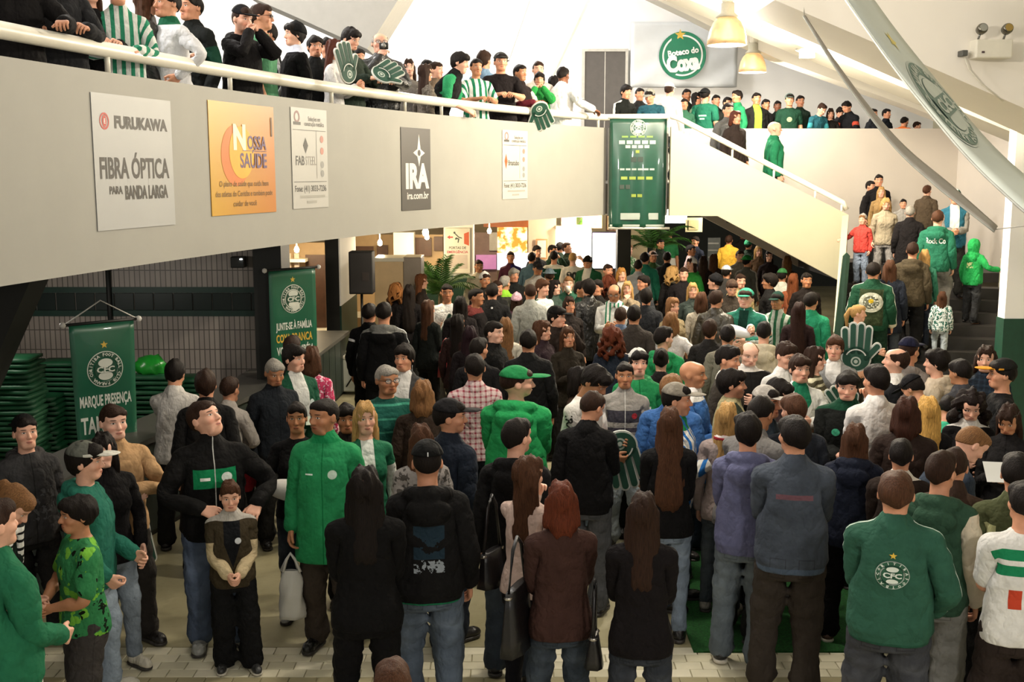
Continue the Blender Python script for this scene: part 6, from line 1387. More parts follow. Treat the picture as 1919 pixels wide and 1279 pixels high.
sign('orange poster reading NOSSA SAÚDE on the balcony front', 388, 187, 517, 397, orange_mat(), nossa)
sign('white poster reading FABSTEEL right of the orange one', 543, 200, 615, 388, '#b0aea8', fab('', 0))
sign('dark grey poster with a white star reading IRA', 750, 238, 807, 392, '#4a4642', ira)
sign('small white poster with an orange diamond, nearest the green banner', 941, 243, 988, 372, '#b4b2aa', fab('Brastubo', 1))

# ------------------------------------------------------------------ hanging banners
BGREEN = mat('banner_green', '#1a5a41', .38, noise=.08, scale=4, coat=.3)
def ribbon_cloth(name, W_, H_, wave, m, parent, ny=18, nx=12, taper=0):
    V, F = [], []
    for j in range(ny+1):
        for i in range(nx+1):
            u, v = i/nx - .5, j/ny; ww = W_ * (1 - taper * v)
            V.append((u*ww, wave(u, v), -v*H_))
    F = [(j*(nx+1)+i, j*(nx+1)+i+1, (j+1)*(nx+1)+i+1, (j+1)*(nx+1)+i) for j in range(ny) for i in range(nx)]
    o = pyobj(name, V, F, m, parent, smooth=True); sd = o.modifiers.new('thick', 'SOLIDIFY'); sd.thickness = .004
    return o
def hbanner(label, tlp, trp, Y0, Y1, H_, words, cord=None, wave=None, taper=0, crest_r=.2, crest_y=.3):
    a, b = at_y(tlp[0], tlp[1], Y0), at_y(trp[0], trp[1], Y1); a[2] = b[2] = (a[2] + b[2]) / 2
    c = (a + b) / 2; W_ = float(np.linalg.norm(b - a)); rz = math.atan2(b[1] - a[1], b[0] - a[0])
    e = empty('hanging_banner', c, rz, label, 'banner')
    wave = wave or (lambda u, v: .012 * math.sin(9*u + 3*v) * v)
    ribbon_cloth('fabric', W_, H_, wave, BGREEN, e, taper=taper)
    tube('rod', [(-W_/2 - .04, 0, .005), (W_/2 + .04, 0, .005)], .014, BLACK, e)
    kn = mat('white_plastic', '#d8d4cc', .4)
    for sg in (-1, 1): lathe('end_knob', [(0, -.03), (.022, -.02), (.028, 0), (.022, .02), (0, .03)], (sg * (W_/2 + .05), 0, .005), kn, e, 12)
    if cord:
        tube('cord', [(-W_/2 - .03, 0, .01), (0, 0, cord), (W_/2 + .03, 0, .01)], .006, kn, e, 6)
    mp = lambda x, y, l: (x, wave(x / W_, -y / H_) - l - .003, y)
    art([(lay, off(PF, 0, -crest_y), col) for lay, PF, col in crest2d(crest_r)], mp, e)
    art([(0, star2d(crest_r*.22, 0, -crest_y + crest_r*1.35), '#c9a53a')], mp, e, name='star')
    for PF, col in words(W_, H_): 
        P_, F_ = PF; pyobj('lettering', [mp(x, y, .004) for x, y in P_], F_, mat('print', col, .55, noise=.05), e)
    return e, W_
def words1(W, H): return [(tl('MARQUE PRESENÇA', 0, -H*.48, H*.066, W*.80, .03), '#cfd2c8'), (tl('TAMBÉM', -W*.06, -H*.63, H*.10, W*.68, .03), '#cfd2c8'), (tl('E FORA', -W*.12, -H*.80, H*.06, W*.4, .02), '#c9a53a')]
def words2(W, H): return [(tl('JUNTE-SE À FAMÍLIA', 0, -H*.445, H*.055, W*.78, .03), '#cfd2c8'), (tl('COXA-BRANCA', 0, -H*.54, H*.062, W*.78, .03), '#c9a53a'), (tl('VOCÊ TAMBÉM', 0, -H*.64, H*.062, W*.78, .03), '#cfd2c8')]
hbanner('green banner with a crest reading MARQUE PRESENÇA hanging on cords over the counter', (128, 612), (250, 598), 9.75, 10.15, 1.46, words1, cord=.20, taper=.10, crest_r=.165, crest_y=.42,
        wave=lambda u, v: -.05 * math.sin(math.pi * min(1, v*2.2)) * (1 - 4*u*u) * .6)
hbanner('green banner with a crest reading JUNTE-SE À FAMÍLIA beside the dark column', (503, 512), (590, 498), 12.55, 13.0, 1.45, words2, crest_r=.165, crest_y=.34)
a = at_y(1143, 222, 19.02); b = at_y(1250, 222, 19.02); Wb = b[0] - a[0]; Hb = a[2] - at_y(1143, 428, 19.02)[2]
e = empty('hanging_banner', (a + b) / 2, 0, 'large glossy green banner hung over the corner of the balcony', 'banner')
wv = lambda u, v: -.03 * math.sin(math.pi*v) * (.5 + u) - .02 * math.sin(14*u) * v
ribbon_cloth('fabric', Wb, Hb, wv, mat('glossy_banner', '#184534', .22, noise=.1, scale=5, coat=.6), e, 22, 16)
tube('rod', [(-Wb/2 - .03, 0, .01), (Wb/2 + .03, 0, .01)], .02, mat('pale_rod', '#c9c6ba', .5), e); tube('rod', [(-Wb/2, wv(0, 1), -Hb), (Wb/2 + .08, wv(0, 1), -Hb)], .022, mat('pale_rod', '#c9c6ba', .5), e)
mpb = lambda x, y, l: (x, wv(x / Wb, -y / Hb) - l - .006, y)
art([(lay, off(PF, 0, -Hb*.085), col) for lay, PF, col in crest2d(.135)], mpb, e)
bars = lambda y, h, w, n: [rect2d(-w/2 + w*i/n, y - h/2, -w/2 + w*(i + .78)/n, y + h/2) for i in range(n)]
for L_, col in ((bars(-Hb*.165, .03, .55, 4), '#6f8f3a'), (bars(-Hb*.215, .06, .64, 5) + bars(-Hb*.255, .05, .42, 4) + bars(-Hb*.46, .03, .6, 6), '#9db0a2'), (bars(-Hb*.30, .05, .08, 1) + bars(-Hb*.54, .05, .56, 4) + bars(-Hb*.70, .05, .2, 2), '#83953a'), (bars(-Hb*.37, .08, .22, 2) + [off(q, -.2, 0) for q in bars(-Hb*.62, .07, .2, 2)], '#2a3a30'),
                ([rect2d(-Wb*.48, -Hb*.985, Wb*.48, -Hb*.965), rect2d(-.28, -Hb*.92, .36, -Hb*.86)], '#9aa49c')):
    for P_, F_ in L_: pyobj('lettering', [mpb(x, y, .005) for x, y in P_], F_, mat('print', col, .5, noise=.05), e)
# white cloth with the round green emblem on the far upper wall
YB = 25.7
a = at_y(1183, 41, YB); b = at_y(1381, 163, YB); Wc, Hc = b[0] - a[0], a[2] - b[2]
e = empty('wall_banner', ((a[0] + b[0])/2, YB, a[2]), 0, 'white cloth banner with a round green emblem reading Boteco do Coxa', 'banner')
wc = lambda u, v: -.05 * math.sin(7*u + 2*v) * math.sin(math.pi*v) - .03 * math.sin(16*(u + v)) * v
ribbon_cloth('fabric', Wc, Hc, wc, mat('white_cloth', '#cfd2d4', .55, noise=.04, scale=3), e, 16, 24)
mpc = lambda x, y, l: (x, min(wc(x / Wc, -y / Hc), 0) - .03 - l, y)
R_ = Hc * .37
L_ = [(0, disc2d(R_, 48), '#1d7a58'), (1, disc2d(R_*.86, 48, R_*.79), '#e4e6e2'), (2, off(text2d('Boteco do', R_*.24, w=R_*1.3, bold=.04), R_*.02, R_*.16, .14), '#f0f0ec'), (2, off(text2d('Coxa', R_*.62, w=R_*1.40, bold=.06), R_*.02, -R_*.30, .14), '#f0f0ec'), (2, star2d(R_*.24, -R_*.12, R_*.86), '#d8b24a')]
art([(l_, off(PF, -Wc*.02, -Hc*.52), c_) for l_, PF, c_ in L_], mpc, e, base=.02, name='emblem')
# door on the upper level
a, b = at_y(1096, 97, 25.9), at_y(1172, 97, 25.9)
d_ = box('door_1', (a[0], 25.88, UP), (b[0], 25.96, a[2]), mat('grey_door', '#4a4542', .5, noise=.1), kind='structure')
fr = mat('door_frame', '#b9b5ac', .5)
boxes('door_frame', [((a[0] - .06, 25.84, UP), (a[0], 25.97, a[2] + .06)), ((b[0], 25.84, UP), (b[0] + .06, 25.97, a[2] + .06)), ((a[0], 25.84, a[2]), (b[0], 25.97, a[2] + .06))], fr, d_)
box('door_leaf_gap', ((a[0] + b[0])/2 - .01, 25.868, UP), ((a[0] + b[0])/2 + .01, 25.89, a[2]), fr, d_)

# ------------------------------------------------------------------ lamps
def pendant(label, c, vis=True, power=0):
    e = empty('pendant_lamp', c, 0, label, 'lamp')
    gl = NB('ribbed_lamp_glass'); gl.b.inputs['Base Color'].default_value = hexc('#b59c7c'); gl.b.inputs['Roughness'].default_value = .35; gl.b.inputs['Transmission Weight'].default_value = .35
    gl.b.inputs['Emission Color'].default_value = hexc('#ffd98a'); gl.set(gl.b.inputs['Emission Strength'], gl.rng(gl.noise(gl.objc(), 6, 3), .3, .7, .04, .45))
    lathe('shade', [(.07, .36), (.12, .34), (.18, .28), (.22, .19), (.245, .08), (.25, 0), (.24, 0), (.235, .08), (.21, .185), (.17, .27), (.11, .325), (.07, .345)], (0, 0, 0), gl.m, e, 28)
    lathe('cap', [(0, .52), (.085, .52), (.09, .40), (.15, .345), (.10, .335), (0, .335)], (0, 0, 0), mat('lamp_cap', '#a9a492', .5), e, 20)
    lathe('ballast_housing', [(0, .82), (.075, .82), (.08, .80), (.08, .54), (.06, .52), (0, .52)], (0, 0, 0), STEELW, e, 20)
    tube('stem', [(0, 0, .82), (0, 0, 9.6 - c[2])], .014, METAL, e, 8)
    lathe('bulb', [(0, .02), (.05, .05), (.07, .12), (.05, .22), (.03, .30), (0, .30)], (0, 0, 0), mat('lamp_bulb', '#fff2d0', .4, emit=('#fff0cc', 22)), e, 14)
    return e
PL = [at_y(px_, py_, y_) for px_, py_, y_ in LAMPS]
pendant('near hanging bell lamp with ribbed glass shade, larger in view', PL[0]); pendant('far hanging bell lamp with ribbed glass shade, smaller in view', PL[1])
# twin emergency light on the sloping wall
c = at_y(1857, 92, 11.9); e = empty('emergency_light', c, 0, 'white emergency light box with two round lamp heads on the sloping wall', 'lamp')
box('housing', (-.19, -.09, -.10), (.19, .10, .09), STEELW, e, .015); box('switch', (-.13, -.095, -.05), (-.10, -.088, -.03), mat('dark_plastic', '#4a3a3a', .5), e)
for x in (-.14, .12):
    o = lathe('lamp_head', [(0, .05), (.045, .05), (.055, .02), (.052, -.03), (.03, -.05), (0, -.05)], (0, 0, 0), mat('lamp_chrome', '#6a665c', .25, .8), e, 18); o.location = (x, -.08, .19); o.rotation_euler = (math.radians(75), 0, 0)
    o2 = lathe('lens', [(0, .052), (.04, .052)], (0, 0, 0), mat('lamp_lens', '#a58a4a' if x > 0 else '#9a9a92', .15, .3), o, 14)
    tube('arm', [(x, 0, .09), (x, -.05, .15)], .012, METAL, e, 6)
c = at_y(1806, 100, 11.9); e = empty('wall_socket', c, 0, 'small dark socket with a cable below the emergency light', 'socket'); box('socket_body', (-.03, -.04, -.03), (.03, .09, .03), mat('dark_plastic', '#4a4a46', .5), e, .008)
q = [at_y(x, y, 11.95) - c for x, y in ((1808, 108), (1816, 130), (1840, 158), (1880, 190))]; tube('cable', q, .007, STEELW, e, 6)
# floodlights washing the sloping soffit
def flood(label, px, py, Y):
    c = at_y(px, py, Y); e = empty('floodlight', c, 0, label, 'lamp')
    box('housing', (-.10, -.02, -.07), (.10, .12, .07), mat('lamp_grey', '#8f8c84', .4, .5), e, .01); box('lens', (-.09, -.03, -.06), (.09, -.015, .06), mat('flood_lens', '#fff6e0', .3, emit=('#fff0d0', 40)), e)
    tube('bracket', [(0, .10, 0), (0, .66, .12)], .02, METAL, e, 8)
    return c
flood('floodlight glowing white on the far sloping soffit above the lamps', 1442, 40, 16.6); flood('lower floodlight washing the soffit with warm light', 1514, 100, 16.6)

# ------------------------------------------------------------------ long flags stretched across the top right corner
def ribbon(name, label, pts, wdir, m, cat='flag', with_crest=False):
    """cloth strip: centre line pts (pixel x, y, distance), half-width vectors wdir at each point"""
    Cn = [at_y(*p) for p in pts]; t = np.linspace(0, 1, len(Cn)); tt = np.linspace(0, 1, 40)
    Cn = np.stack([np.interp(tt, t, [c[k] for c in Cn]) for k in range(3)], 1)
    ker = np.ones(7) / 7
    for k in range(3):
        p_ = np.pad(Cn[:, k], 3, mode='reflect', reflect_type='odd'); Cn[:, k] = np.convolve(p_, ker, 'valid')
    Wd = np.stack([np.interp(tt, np.linspace(0, 1, len(wdir)), [w[k] for w in wdir]) for k in range(3)], 1)
    e = empty(name, Cn[20], 0, label, cat); o0 = Cn[20]
    V = [c + w_ * s - o0 for c, w_ in zip(Cn, Wd) for s in (-1, -.5, 0, .5, 1)]
    F = [(i*5+q, i*5+q+1, (i+1)*5+q+1, (i+1)*5+q) for i in range(39) for q in range(4)]
    o = pyobj('fabric', V, F, m, e, smooth=True); sd = o.modifiers.new('thick', 'SOLIDIFY'); sd.thickness = .01
    hem = mat('hem', '#8f9088', .6)
    for s in (-1, 1): tube('hem', [c + w_*s - o0 for c, w_ in zip(Cn, Wd)], .008, hem, e, 6)
    rp_ = mat('rope', '#b0aca2', .8)
    for k_, d_ in ((0, np.array((-.25, .3, 9.6 - Cn[0][2]))), (39, np.array((9.65 - Cn[39][0], -.6, .7)))): tube('rope', [Cn[k_] - o0, Cn[k_] + d_ - o0], .006, rp_, e, 6)
    if with_crest:
        L = np.concatenate([[0], np.cumsum(np.linalg.norm(np.diff(Cn, axis=0), axis=1))])
        def mp(x, y, l):          # x across (in half widths' metres), y along
            s = L[20] * 1.0 + y; c = np.array([np.interp(s, L, Cn[:, k]) for k in range(3)]); w_ = np.array([np.interp(s, L, Wd[:, k]) for k in range(3)])
            T_ = np.array([np.interp(s + .02, L, Cn[:, k]) for k in range(3)]) - c; n_ = np.cross(w_, T_); n_ /= np.linalg.norm(n_)
            if n_ @ (np.array((0, 0, CAMZ)) - c) < 0: n_ = -n_
            return c + w_ * (x / np.linalg.norm(w_)) + n_ * (l * 2 + .006) - o0
        art([(lay, off(PF, 0, -.02), {'#cfd2c6': '#b9c2b9', '#14452f': '#5f7a70'}[col]) for lay, PF, col in crest2d(.66)], mp, e)
        art([(0, star2d(.14, 0, -.95), '#d0c060')], mp, e, name='star')
    return e
CL = mat('pale_flag_cloth', '#c2cac4', .6, noise=.04, scale=2)
vd = ray(1750, 190); vd = vd / np.linalg.norm(vd)
pr = np.array((.80, 0, .60))          # across the strip, in the picture
ribbon('long_flag', 'long pale flag with a faded club crest sloping across the top right corner', [(1585, -40, 9.4), (1640, 40, 9.0), (1700, 120, 8.6), (1765, 200, 8.1), (1830, 277, 7.5), (1890, 336, 6.9), (1990, 420, 6.2)],
       [vd*.74 + pr*.085, vd*.74 + pr*.085, vd*.74 + pr*.09, vd*.72 + pr*.085, vd*.68 + pr*.075, vd*.6 + pr*.070], CL, with_crest=True)
ribbon('cloth_strap', 'narrow grey cloth strap sloping down in front of the stairs', [(1507, 30, 12.0), (1560, 115, 11.6), (1625, 205, 11.2), (1690, 283, 10.8), (1770, 350, 10.3), (1866, 430, 9.8)],
       [vd*.03 + pr*.006, vd*.10 + pr*.010, vd*.16 + pr*.016, vd*.2 + pr*.028, vd*.2 + pr*.036, vd*.1 + pr*.020], mat('grey_strap', '#8e8a84', .6, noise=.06))

# ------------------------------------------------------------------ the store under the balcony: counter, stacks of cushions
def cpt(y, o_=.0, z=0): return np.array((float(np.interp(y, (8.2, 9.9, 12.2, 14.5, 16.8), (-3.62, -3.32, -2.78, -2.62, -2.52))) - o_, y, z))
yy = np.linspace(8.2, 16.8, 22)
e = empty('store_counter', cpt(10), 0, 'long dark counter with a grey top under the balcony', 'counter')
V = []; F = []
for y in yy:
    for o_, z in ((-.06, .90), (-.06, .95), (.5, .95), (.5, .90)): V.append(cpt(y, o_, z) - cpt(10))
for i in range(len(yy)-1): F += [(i*4+q, i*4+(q+1) % 4, (i+1)*4+(q+1) % 4, (i+1)*4+q) for q in range(4)]
F += [(0, 1, 2, 3), (84, 85, 86, 87)]
pyobj('worktop', V, F, mat('grey_laminate', '#4a4945', .4, noise=.1), e)
for i in range(len(yy)-1):
    y0_, y1_ = yy[i] + .012, yy[i+1] - .012
    V = [cpt(y, o_, z) - cpt(10) for y in (y0_, y1_) for o_ in (0, .04) for z in (.06, .88)]
    pyobj('front_panel', V, BOXF, mat('dark_panel', '#1f2a24', .5, noise=.15), e)
V = []; F = []
for y in yy:
    for o_, z in ((.03, 0), (.03, .06), (.45, .06), (.45, 0)): V.append(cpt(y, o_, z) - cpt(10))
for i in range(len(yy)-1): F += [(i*4+q, i*4+(q+1) % 4, (i+1)*4+(q+1) % 4, (i+1)*4+q) for q in range(4)]
pyobj('plinth', V, F, BLACK, e)
CG = mat('cushion_green', '#0f4a2c', .55, noise=.15, scale=9)
def cushion_mesh(w_, d_, h_):
    g = bmesh.new(); bmesh.ops.create_cube(g, size=1.0); bmesh.ops.subdivide_edges(g, edges=g.edges[:], cuts=2, use_grid_fill=True)
    for v in g.verts:
        r_ = max(abs(v.co.x), abs(v.co.y)) * 2; v.co = Vector((v.co.x * w_, v.co.y * d_, v.co.z * h_ * (1.0 - .45 * r_**6)))
    me = bpy.data.meshes.new('cushion'); g.to_mesh(me); g.free(); me.materials.append(CG); me.polygons.foreach_set('use_smooth', [True] * len(me.polygons)); return me
ORD = ['first', 'second', 'third', 'fourth', 'fifth', 'sixth', 'seventh', 'eighth', 'ninth', 'tenth', 'eleventh', 'twelfth', 'thirteenth', 'fourteenth', 'fifteenth', 'sixteenth', 'seventeenth', 'eighteenth', 'nineteenth', 'twentieth'] + ['twenty-' + w_ for w_ in ('first', 'second', 'third', 'fourth', 'fifth', 'sixth', 'seventh', 'eighth', 'ninth')] + ['thirtieth']
cm = cushion_mesh(.46, .42, .055); rc = random.Random(2)
for nm, px, py, Y, n in (('at the far left edge', 25, 665, 11.2, 16), ('second left of the banner', 75, 738, 11.9, 14), ('just left of the banner', 118, 672, 12.2, 20), ('right of the banner', 290, 690, 12.0, 19), ('by the boy in white', 345, 702, 12.4, 18), ('behind the banner', 235, 705, 12.3, 17)):
    c = at_y(px, py, Y); n = int(c[2] / .053)
    for k in range(n):
        o = bpy.data.objects.new('seat_cushion', cm); C.objects.link(o); o.location = (c[0] + rc.uniform(-.02, .02), Y + rc.uniform(-.02, .02), .028 + k*.053); o.rotation_euler = (0, 0, rc.uniform(-.12, .12))
        tag(o, 'green seat cushion, %s from the top of the stack %s' % (ORD[n - k - 1], nm), 'cushion', 'green seat cushions in stacks')
# crumpled green plastic bag on a stack
c = at_y(283, 690, 12.0); g = bmesh.new(); bmesh.ops.create_icosphere(g, subdivisions=3, radius=1.0)
for v in g.verts: k = 1 + .18 * math.sin(9*v.co.x + 5*v.co.z) * math.sin(7*v.co.y); v.co = Vector((v.co.x*.17*k, v.co.y*.15*k, max(v.co.z, -.5)*.13*k))
me = bpy.data.meshes.new('plastic_bag'); g.to_mesh(me); g.free(); me.materials.append(mat('green_plastic', '#1f8a2c', .3, noise=.2)); me.polygons.foreach_set('use_smooth', [True]*len(me.polygons))
o = bpy.data.objects.new('plastic_bag', me); C.objects.link(o); o.location = (c[0], 12.0, int(c[2]/.053)*.053 + .065); tag(o, 'crumpled bright green plastic bag on a stack of cushions', 'bag')
c = np.array((-5.2, 10.6, 2.5)); e = empty('tube_light', c, 0, 'added unseen fluorescent batten under the slab lighting the cushion store', 'lamp'); box('batten', (-.6, -.05, .06), (.6, .05, .12), STEELW, e); box('tube', (-.58, -.02, .02), (.58, .02, .06), mat('tube_glow', '#ffffff', .4, emit=('#fff4e4', 3)), e, .01)  # fixture added for the store's fill light, out of sight behind the slab edge
# small camera under the slab, pipe on the wall
c = at_y(447, 491, WY - .12); e = empty('wall_camera', c, 0, 'small dark box with a white light high on the tiled wall', 'camera'); box('camera_body', (-.09, -.03, -.07), (.07, .12, .06), BLACK, e, .01); lathe('lens', [(0, .012), (.018, .008), (.02, 0)], (.04, -.04, .03), mat('camera_led', '#ffffff', .3, emit=('#ffffff', 6)), e, 10)
c = at_y(207, 600, WY - .03); o = tube('wall_pipe', [(0, 0, at_y(207, 625, WY)[2] - c[2] - .6), (0, 0, 2.6 - c[2])], .03, BLACK); o.location = c; tag(o, 'black vertical pipe on the tiled wall behind the hanging banner', 'pipe')

# ------------------------------------------------------------------ stalls at the back
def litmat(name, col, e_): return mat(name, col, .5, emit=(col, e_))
def bulb(label, px, py, Y, group='bare bulbs over the stalls'):
    c = at_y(px, py, Y); e = empty('ceiling_bulb', c, 0, label, 'lamp', group)
    lathe('bulb', [(0, -.06), (.035, -.045), (.045, 0), (.03, .04), (.015, .06), (0, .06)], (0, 0, 0), mat('bulb_glow', '#ffe9bf', .4, emit=('#ffdca0', 60)), e, 12); tube('socket', [(0, 0, .05), (0, 0, max(.12, 2.6 - c[2]))], .012, STEELW, e, 6)
bulb('glowing bulb over the first stall left of the loudspeaker', 556, 468, 19.5); bulb('glowing bulb right above the loudspeaker', 712, 455, 20.5); bulb('glowing bulb over the palm', 800, 444, 21.5); bulb('glowing bulb right of the emergency sign', 917, 433, 23.5)
e = empty('ceiling_bulb', (-1.2, 15.6, 2.5), 0, 'added bare bulb lighting the beige cabinet under the slab', 'lamp'); lathe('bulb', [(0, -.06), (.035, -.045), (.045, 0), (.03, .04), (.015, .06), (0, .06)], (0, 0, 0), mat('bulb_glow', '#ffe9bf', .4, emit=('#ffdca0', 60)), e, 12); tube('socket', [(0, 0, .05), (0, 0, .12)], .012, STEELW, e, 6)  # bulb added to go with the fill light on the cabinet front
WOOD = mat('brown_panel', '#4f3426', .5, noise=.2, scale=6)
def stall(label, parts):
    e = None
    for nm, p0, p1, Y, m, th in parts:
        if e is None: c = at_y((p0[0]+p1[0])/2, p1[1], Y); c[2] = 0; e = empty('stall', c, 0, label, 'stall')
        o = panel(nm, p0, p1, Y, m, e, th); o.location = -np.array(e.location)
    return e
BG_ = mat('beige_board', '#b59a76', .6, noise=.05)
stall('food stall with brown panel and pale ceiling strip behind the right-hand banner', [('back_board', (520, 455), (614, 660), 20.4, BG_, .06), ('brown_panel', (572, 478), (612, 625), 20.3, WOOD, .05), ('shelf', (532, 486), (572, 492), 20.0, STEELW, .3), ('shelf', (532, 530), (572, 536), 20.0, STEELW, .3), ('counter_top', (520, 622), (612, 628), 19.8, STEELW, .6), ('curtain', (536, 475), (546, 520), 20.2, mat('pale_cloth', '#d8c4b4', .7), .04), ('curtain', (551, 475), (561, 520), 20.2, mat('pale_cloth', '#d8c4b4', .7), .04)])
stall('white framed stall with dark brown boards behind the loudspeaker', [('back_board', (655, 440), (832, 640), 22.6, BG_, .05), ('brown_board', (660, 462), (700, 474), 22.5, WOOD, .05), ('brown_board', (706, 460), (727, 484), 22.5, WOOD, .05), ('white_pillar', (737, 436), (776, 500), 22.2, BRIGHT, .3), ('brown_board', (779, 446), (809, 480), 22.5, WOOD, .05), ('brown_board', (813, 444), (830, 470), 22.5, WOOD, .05), ('counter_top', (655, 590), (700, 596), 22.0, STEELW, .5)])
stall('dark stall wall with a glowing pink and green screen', [('back_board', (886, 436), (932, 612), 24.8, mat('mauve_board', '#6a5550', .6), .05), ('screen', (892, 478), (930, 505), 24.7, mat('stall_screen', '#8a5a7a', .4, emit=('#b070a0', .6)), .03), ('picture', (917, 436), (932, 470), 24.7, mat('picture_grey', '#8a8680', .5), .03)])
def menu(label, p0, p1, Y, base, col2, e_):
    b = NB('lit_menu'); p = b.objc(); c = b.mix(b.rng(b.noise(p, 5, 3), .42, .55), hexc(base), hexc(col2)); b.set(b.b.inputs['Base Color'], c); b.set(b.b.inputs['Emission Color'], c); b.b.inputs['Emission Strength'].default_value = e_
    a = at_y(*p0, Y); bb = at_y(*p1, Y); e = empty('menu_board', (a + bb)/2, 0, label, 'sign'); o = panel('lightbox', p0, p1, Y, b.m, e, .08); o.location = -np.array(e.location); return e
menu('glowing yellow and orange menu board behind the lit counter', (932, 426), (988, 478), 25.2, '#ffe9a8', '#c9691a', 1.6)
menu('row of coloured products above the bright fridge, given their own glow', (1052, 404), (1128, 428), 26.0, '#ffe0a0', '#c98a7a', 1.3)  # products on a shelf; their brightness is put in as emission
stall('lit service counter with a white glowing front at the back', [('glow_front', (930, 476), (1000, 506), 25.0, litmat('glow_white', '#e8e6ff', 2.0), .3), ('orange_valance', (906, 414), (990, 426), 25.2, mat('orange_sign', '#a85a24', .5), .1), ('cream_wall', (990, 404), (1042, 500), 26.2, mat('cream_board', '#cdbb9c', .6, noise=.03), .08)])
e = panel('framed_notice', (1004, 448), (1026, 486), 26.1, mat('wood_frame', '#b98a5a', .5)); tag(e, 'framed paper notice on the cream wall at the back', 'notice'); o = panel('paper', (1007, 451), (1023, 483), 26.08, mat('paper', '#d8c8b4', .7), e, .015)
e = empty('drinks_fridge', at_y(1075, 560, 25.9), 0, 'bright white lit drinks fridge at the back of the hall', 'fridge')
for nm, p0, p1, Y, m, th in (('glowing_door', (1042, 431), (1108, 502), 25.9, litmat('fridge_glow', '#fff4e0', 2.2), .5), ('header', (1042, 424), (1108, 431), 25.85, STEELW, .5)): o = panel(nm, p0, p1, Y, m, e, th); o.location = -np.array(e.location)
e = empty('screen', at_y(1132, 470, 25.8), 0, 'large bluish white glowing screen beside the bright fridge', 'screen'); o = panel('frame', (1109, 434), (1156, 506), 25.84, BLACK, e, .1); o.location = -np.array(e.location); o = panel('picture', (1111, 437), (1153, 503), 25.82, litmat('screen_glow', '#eef0ff', 2.6), e, .02); o.location = -np.array(e.location); o = panel('title_bar', (1111, 437), (1153, 447), 25.81, litmat('screen_title', '#c8b8e8', 1.2), e, .02); o.location = -np.array(e.location)
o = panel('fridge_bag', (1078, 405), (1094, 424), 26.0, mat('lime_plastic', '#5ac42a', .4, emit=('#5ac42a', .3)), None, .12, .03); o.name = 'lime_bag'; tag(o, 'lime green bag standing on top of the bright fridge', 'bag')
a = at_y(1265, 414, 24.5); e = empty('tube_light', a, 0, 'short fluorescent tube under the slab beside the big green banner', 'lamp'); box('tube', (-.22, -.04, -.05), (.22, .04, .03), litmat('tube_glow', '#ffffff', 8), e, .01); box('batten', (-.25, -.05, .03), (.25, .05, max(.08, 2.6 - a[2])), STEELW, e)
e = panel('wall_box', (1285, 408), (1316, 435), 27.0, mat('cream_box', '#c9c09a', .5)); tag(e, 'cream square wall box at the back under the slab', 'box'); 
o = panel('box_door', (1291, 413), (1309, 431), 26.98, mat('cream_box_door', '#b5aa7e', .5), e, .02)
e = panel('gas_rack', (1327, 446), (1347, 565), 29.0, mat('grey_rack', '#4a4e4c', .5)); tag(e, 'grey metal rack standing at the dark back wall', 'rack')
for k in range(3): panel('rack_shelf', (1327, 455 + k*13), (1347, 458 + k*13), 28.98, METAL, e, .02)
e = panel('upper_shelf_row', (1136, 404), (1156, 591), 26.3, WOOD); tag(e, 'wooden slatted panel left of the black column', 'panel')
for k in range(3): panel('slat', (1138 + k*7, 405), (1141 + k*7, 431), 26.28, BG_, e, .02)
# emergency sign on the white column
YS = 22.45; a = at_y(834, 428, YS); b = at_y(881, 512, YS); Ws, Hs = b[0] - a[0], a[2] - b[2]; c = np.array(((a[0]+b[0])/2, YS, (a[2]+b[2])/2))
e = empty('emergency_sign', c, 0, 'white sign with a red arrow and running figure reading PORTAS DE EMERGÊNCIA', 'sign')
box('board', (-Ws/2, -.012, -Hs/2), (Ws/2, .03, Hs/2), mat('sign_white', '#d8d4c8', .5, noise=.03), e)
S2 = lambda PF, c_, l=.014: pyobj('marks', [(x, -l, y) for x, y in PF[0]], PF[1], mat('print', c_, .5, noise=.05), e)
S2((np.array([(-.21, .27), (-.15, .31), (-.15, .285), (-.09, .285), (-.09, .255), (-.15, .255), (-.15, .23)]), [tuple(range(7))]), '#b03a34')
S2((np.array([(.13, .14), (.23, .10), (.23, .38), (.13, .34)]), [(0, 1, 2, 3)]), '#c25a3a')
S2(merge2d([off(disc2d(.022, 14), -.06, .36), (np.array([(-.06, .34), (.02, .26), (.09, .24), (.09, .26), (.03, .28), (-.04, .35)]), [tuple(range(6))]), (np.array([(-.03, .27), (.04, .24), (.02, .16), (0, .16), (.01, .23), (-.05, .22), (-.05, .24)]), [tuple(range(7))])]), '#3a4a40')
S2(tl('PORTAS DE', 0, .06, .05, .34, .02), '#4a4a44'); S2(tl('EMERGÊNCIA', 0, -.025, .05, .42, .02), '#b03a4a'); S2(merge2d([rect2d(-.2, -.36, .2, -.08)]), '#c4b8b0')
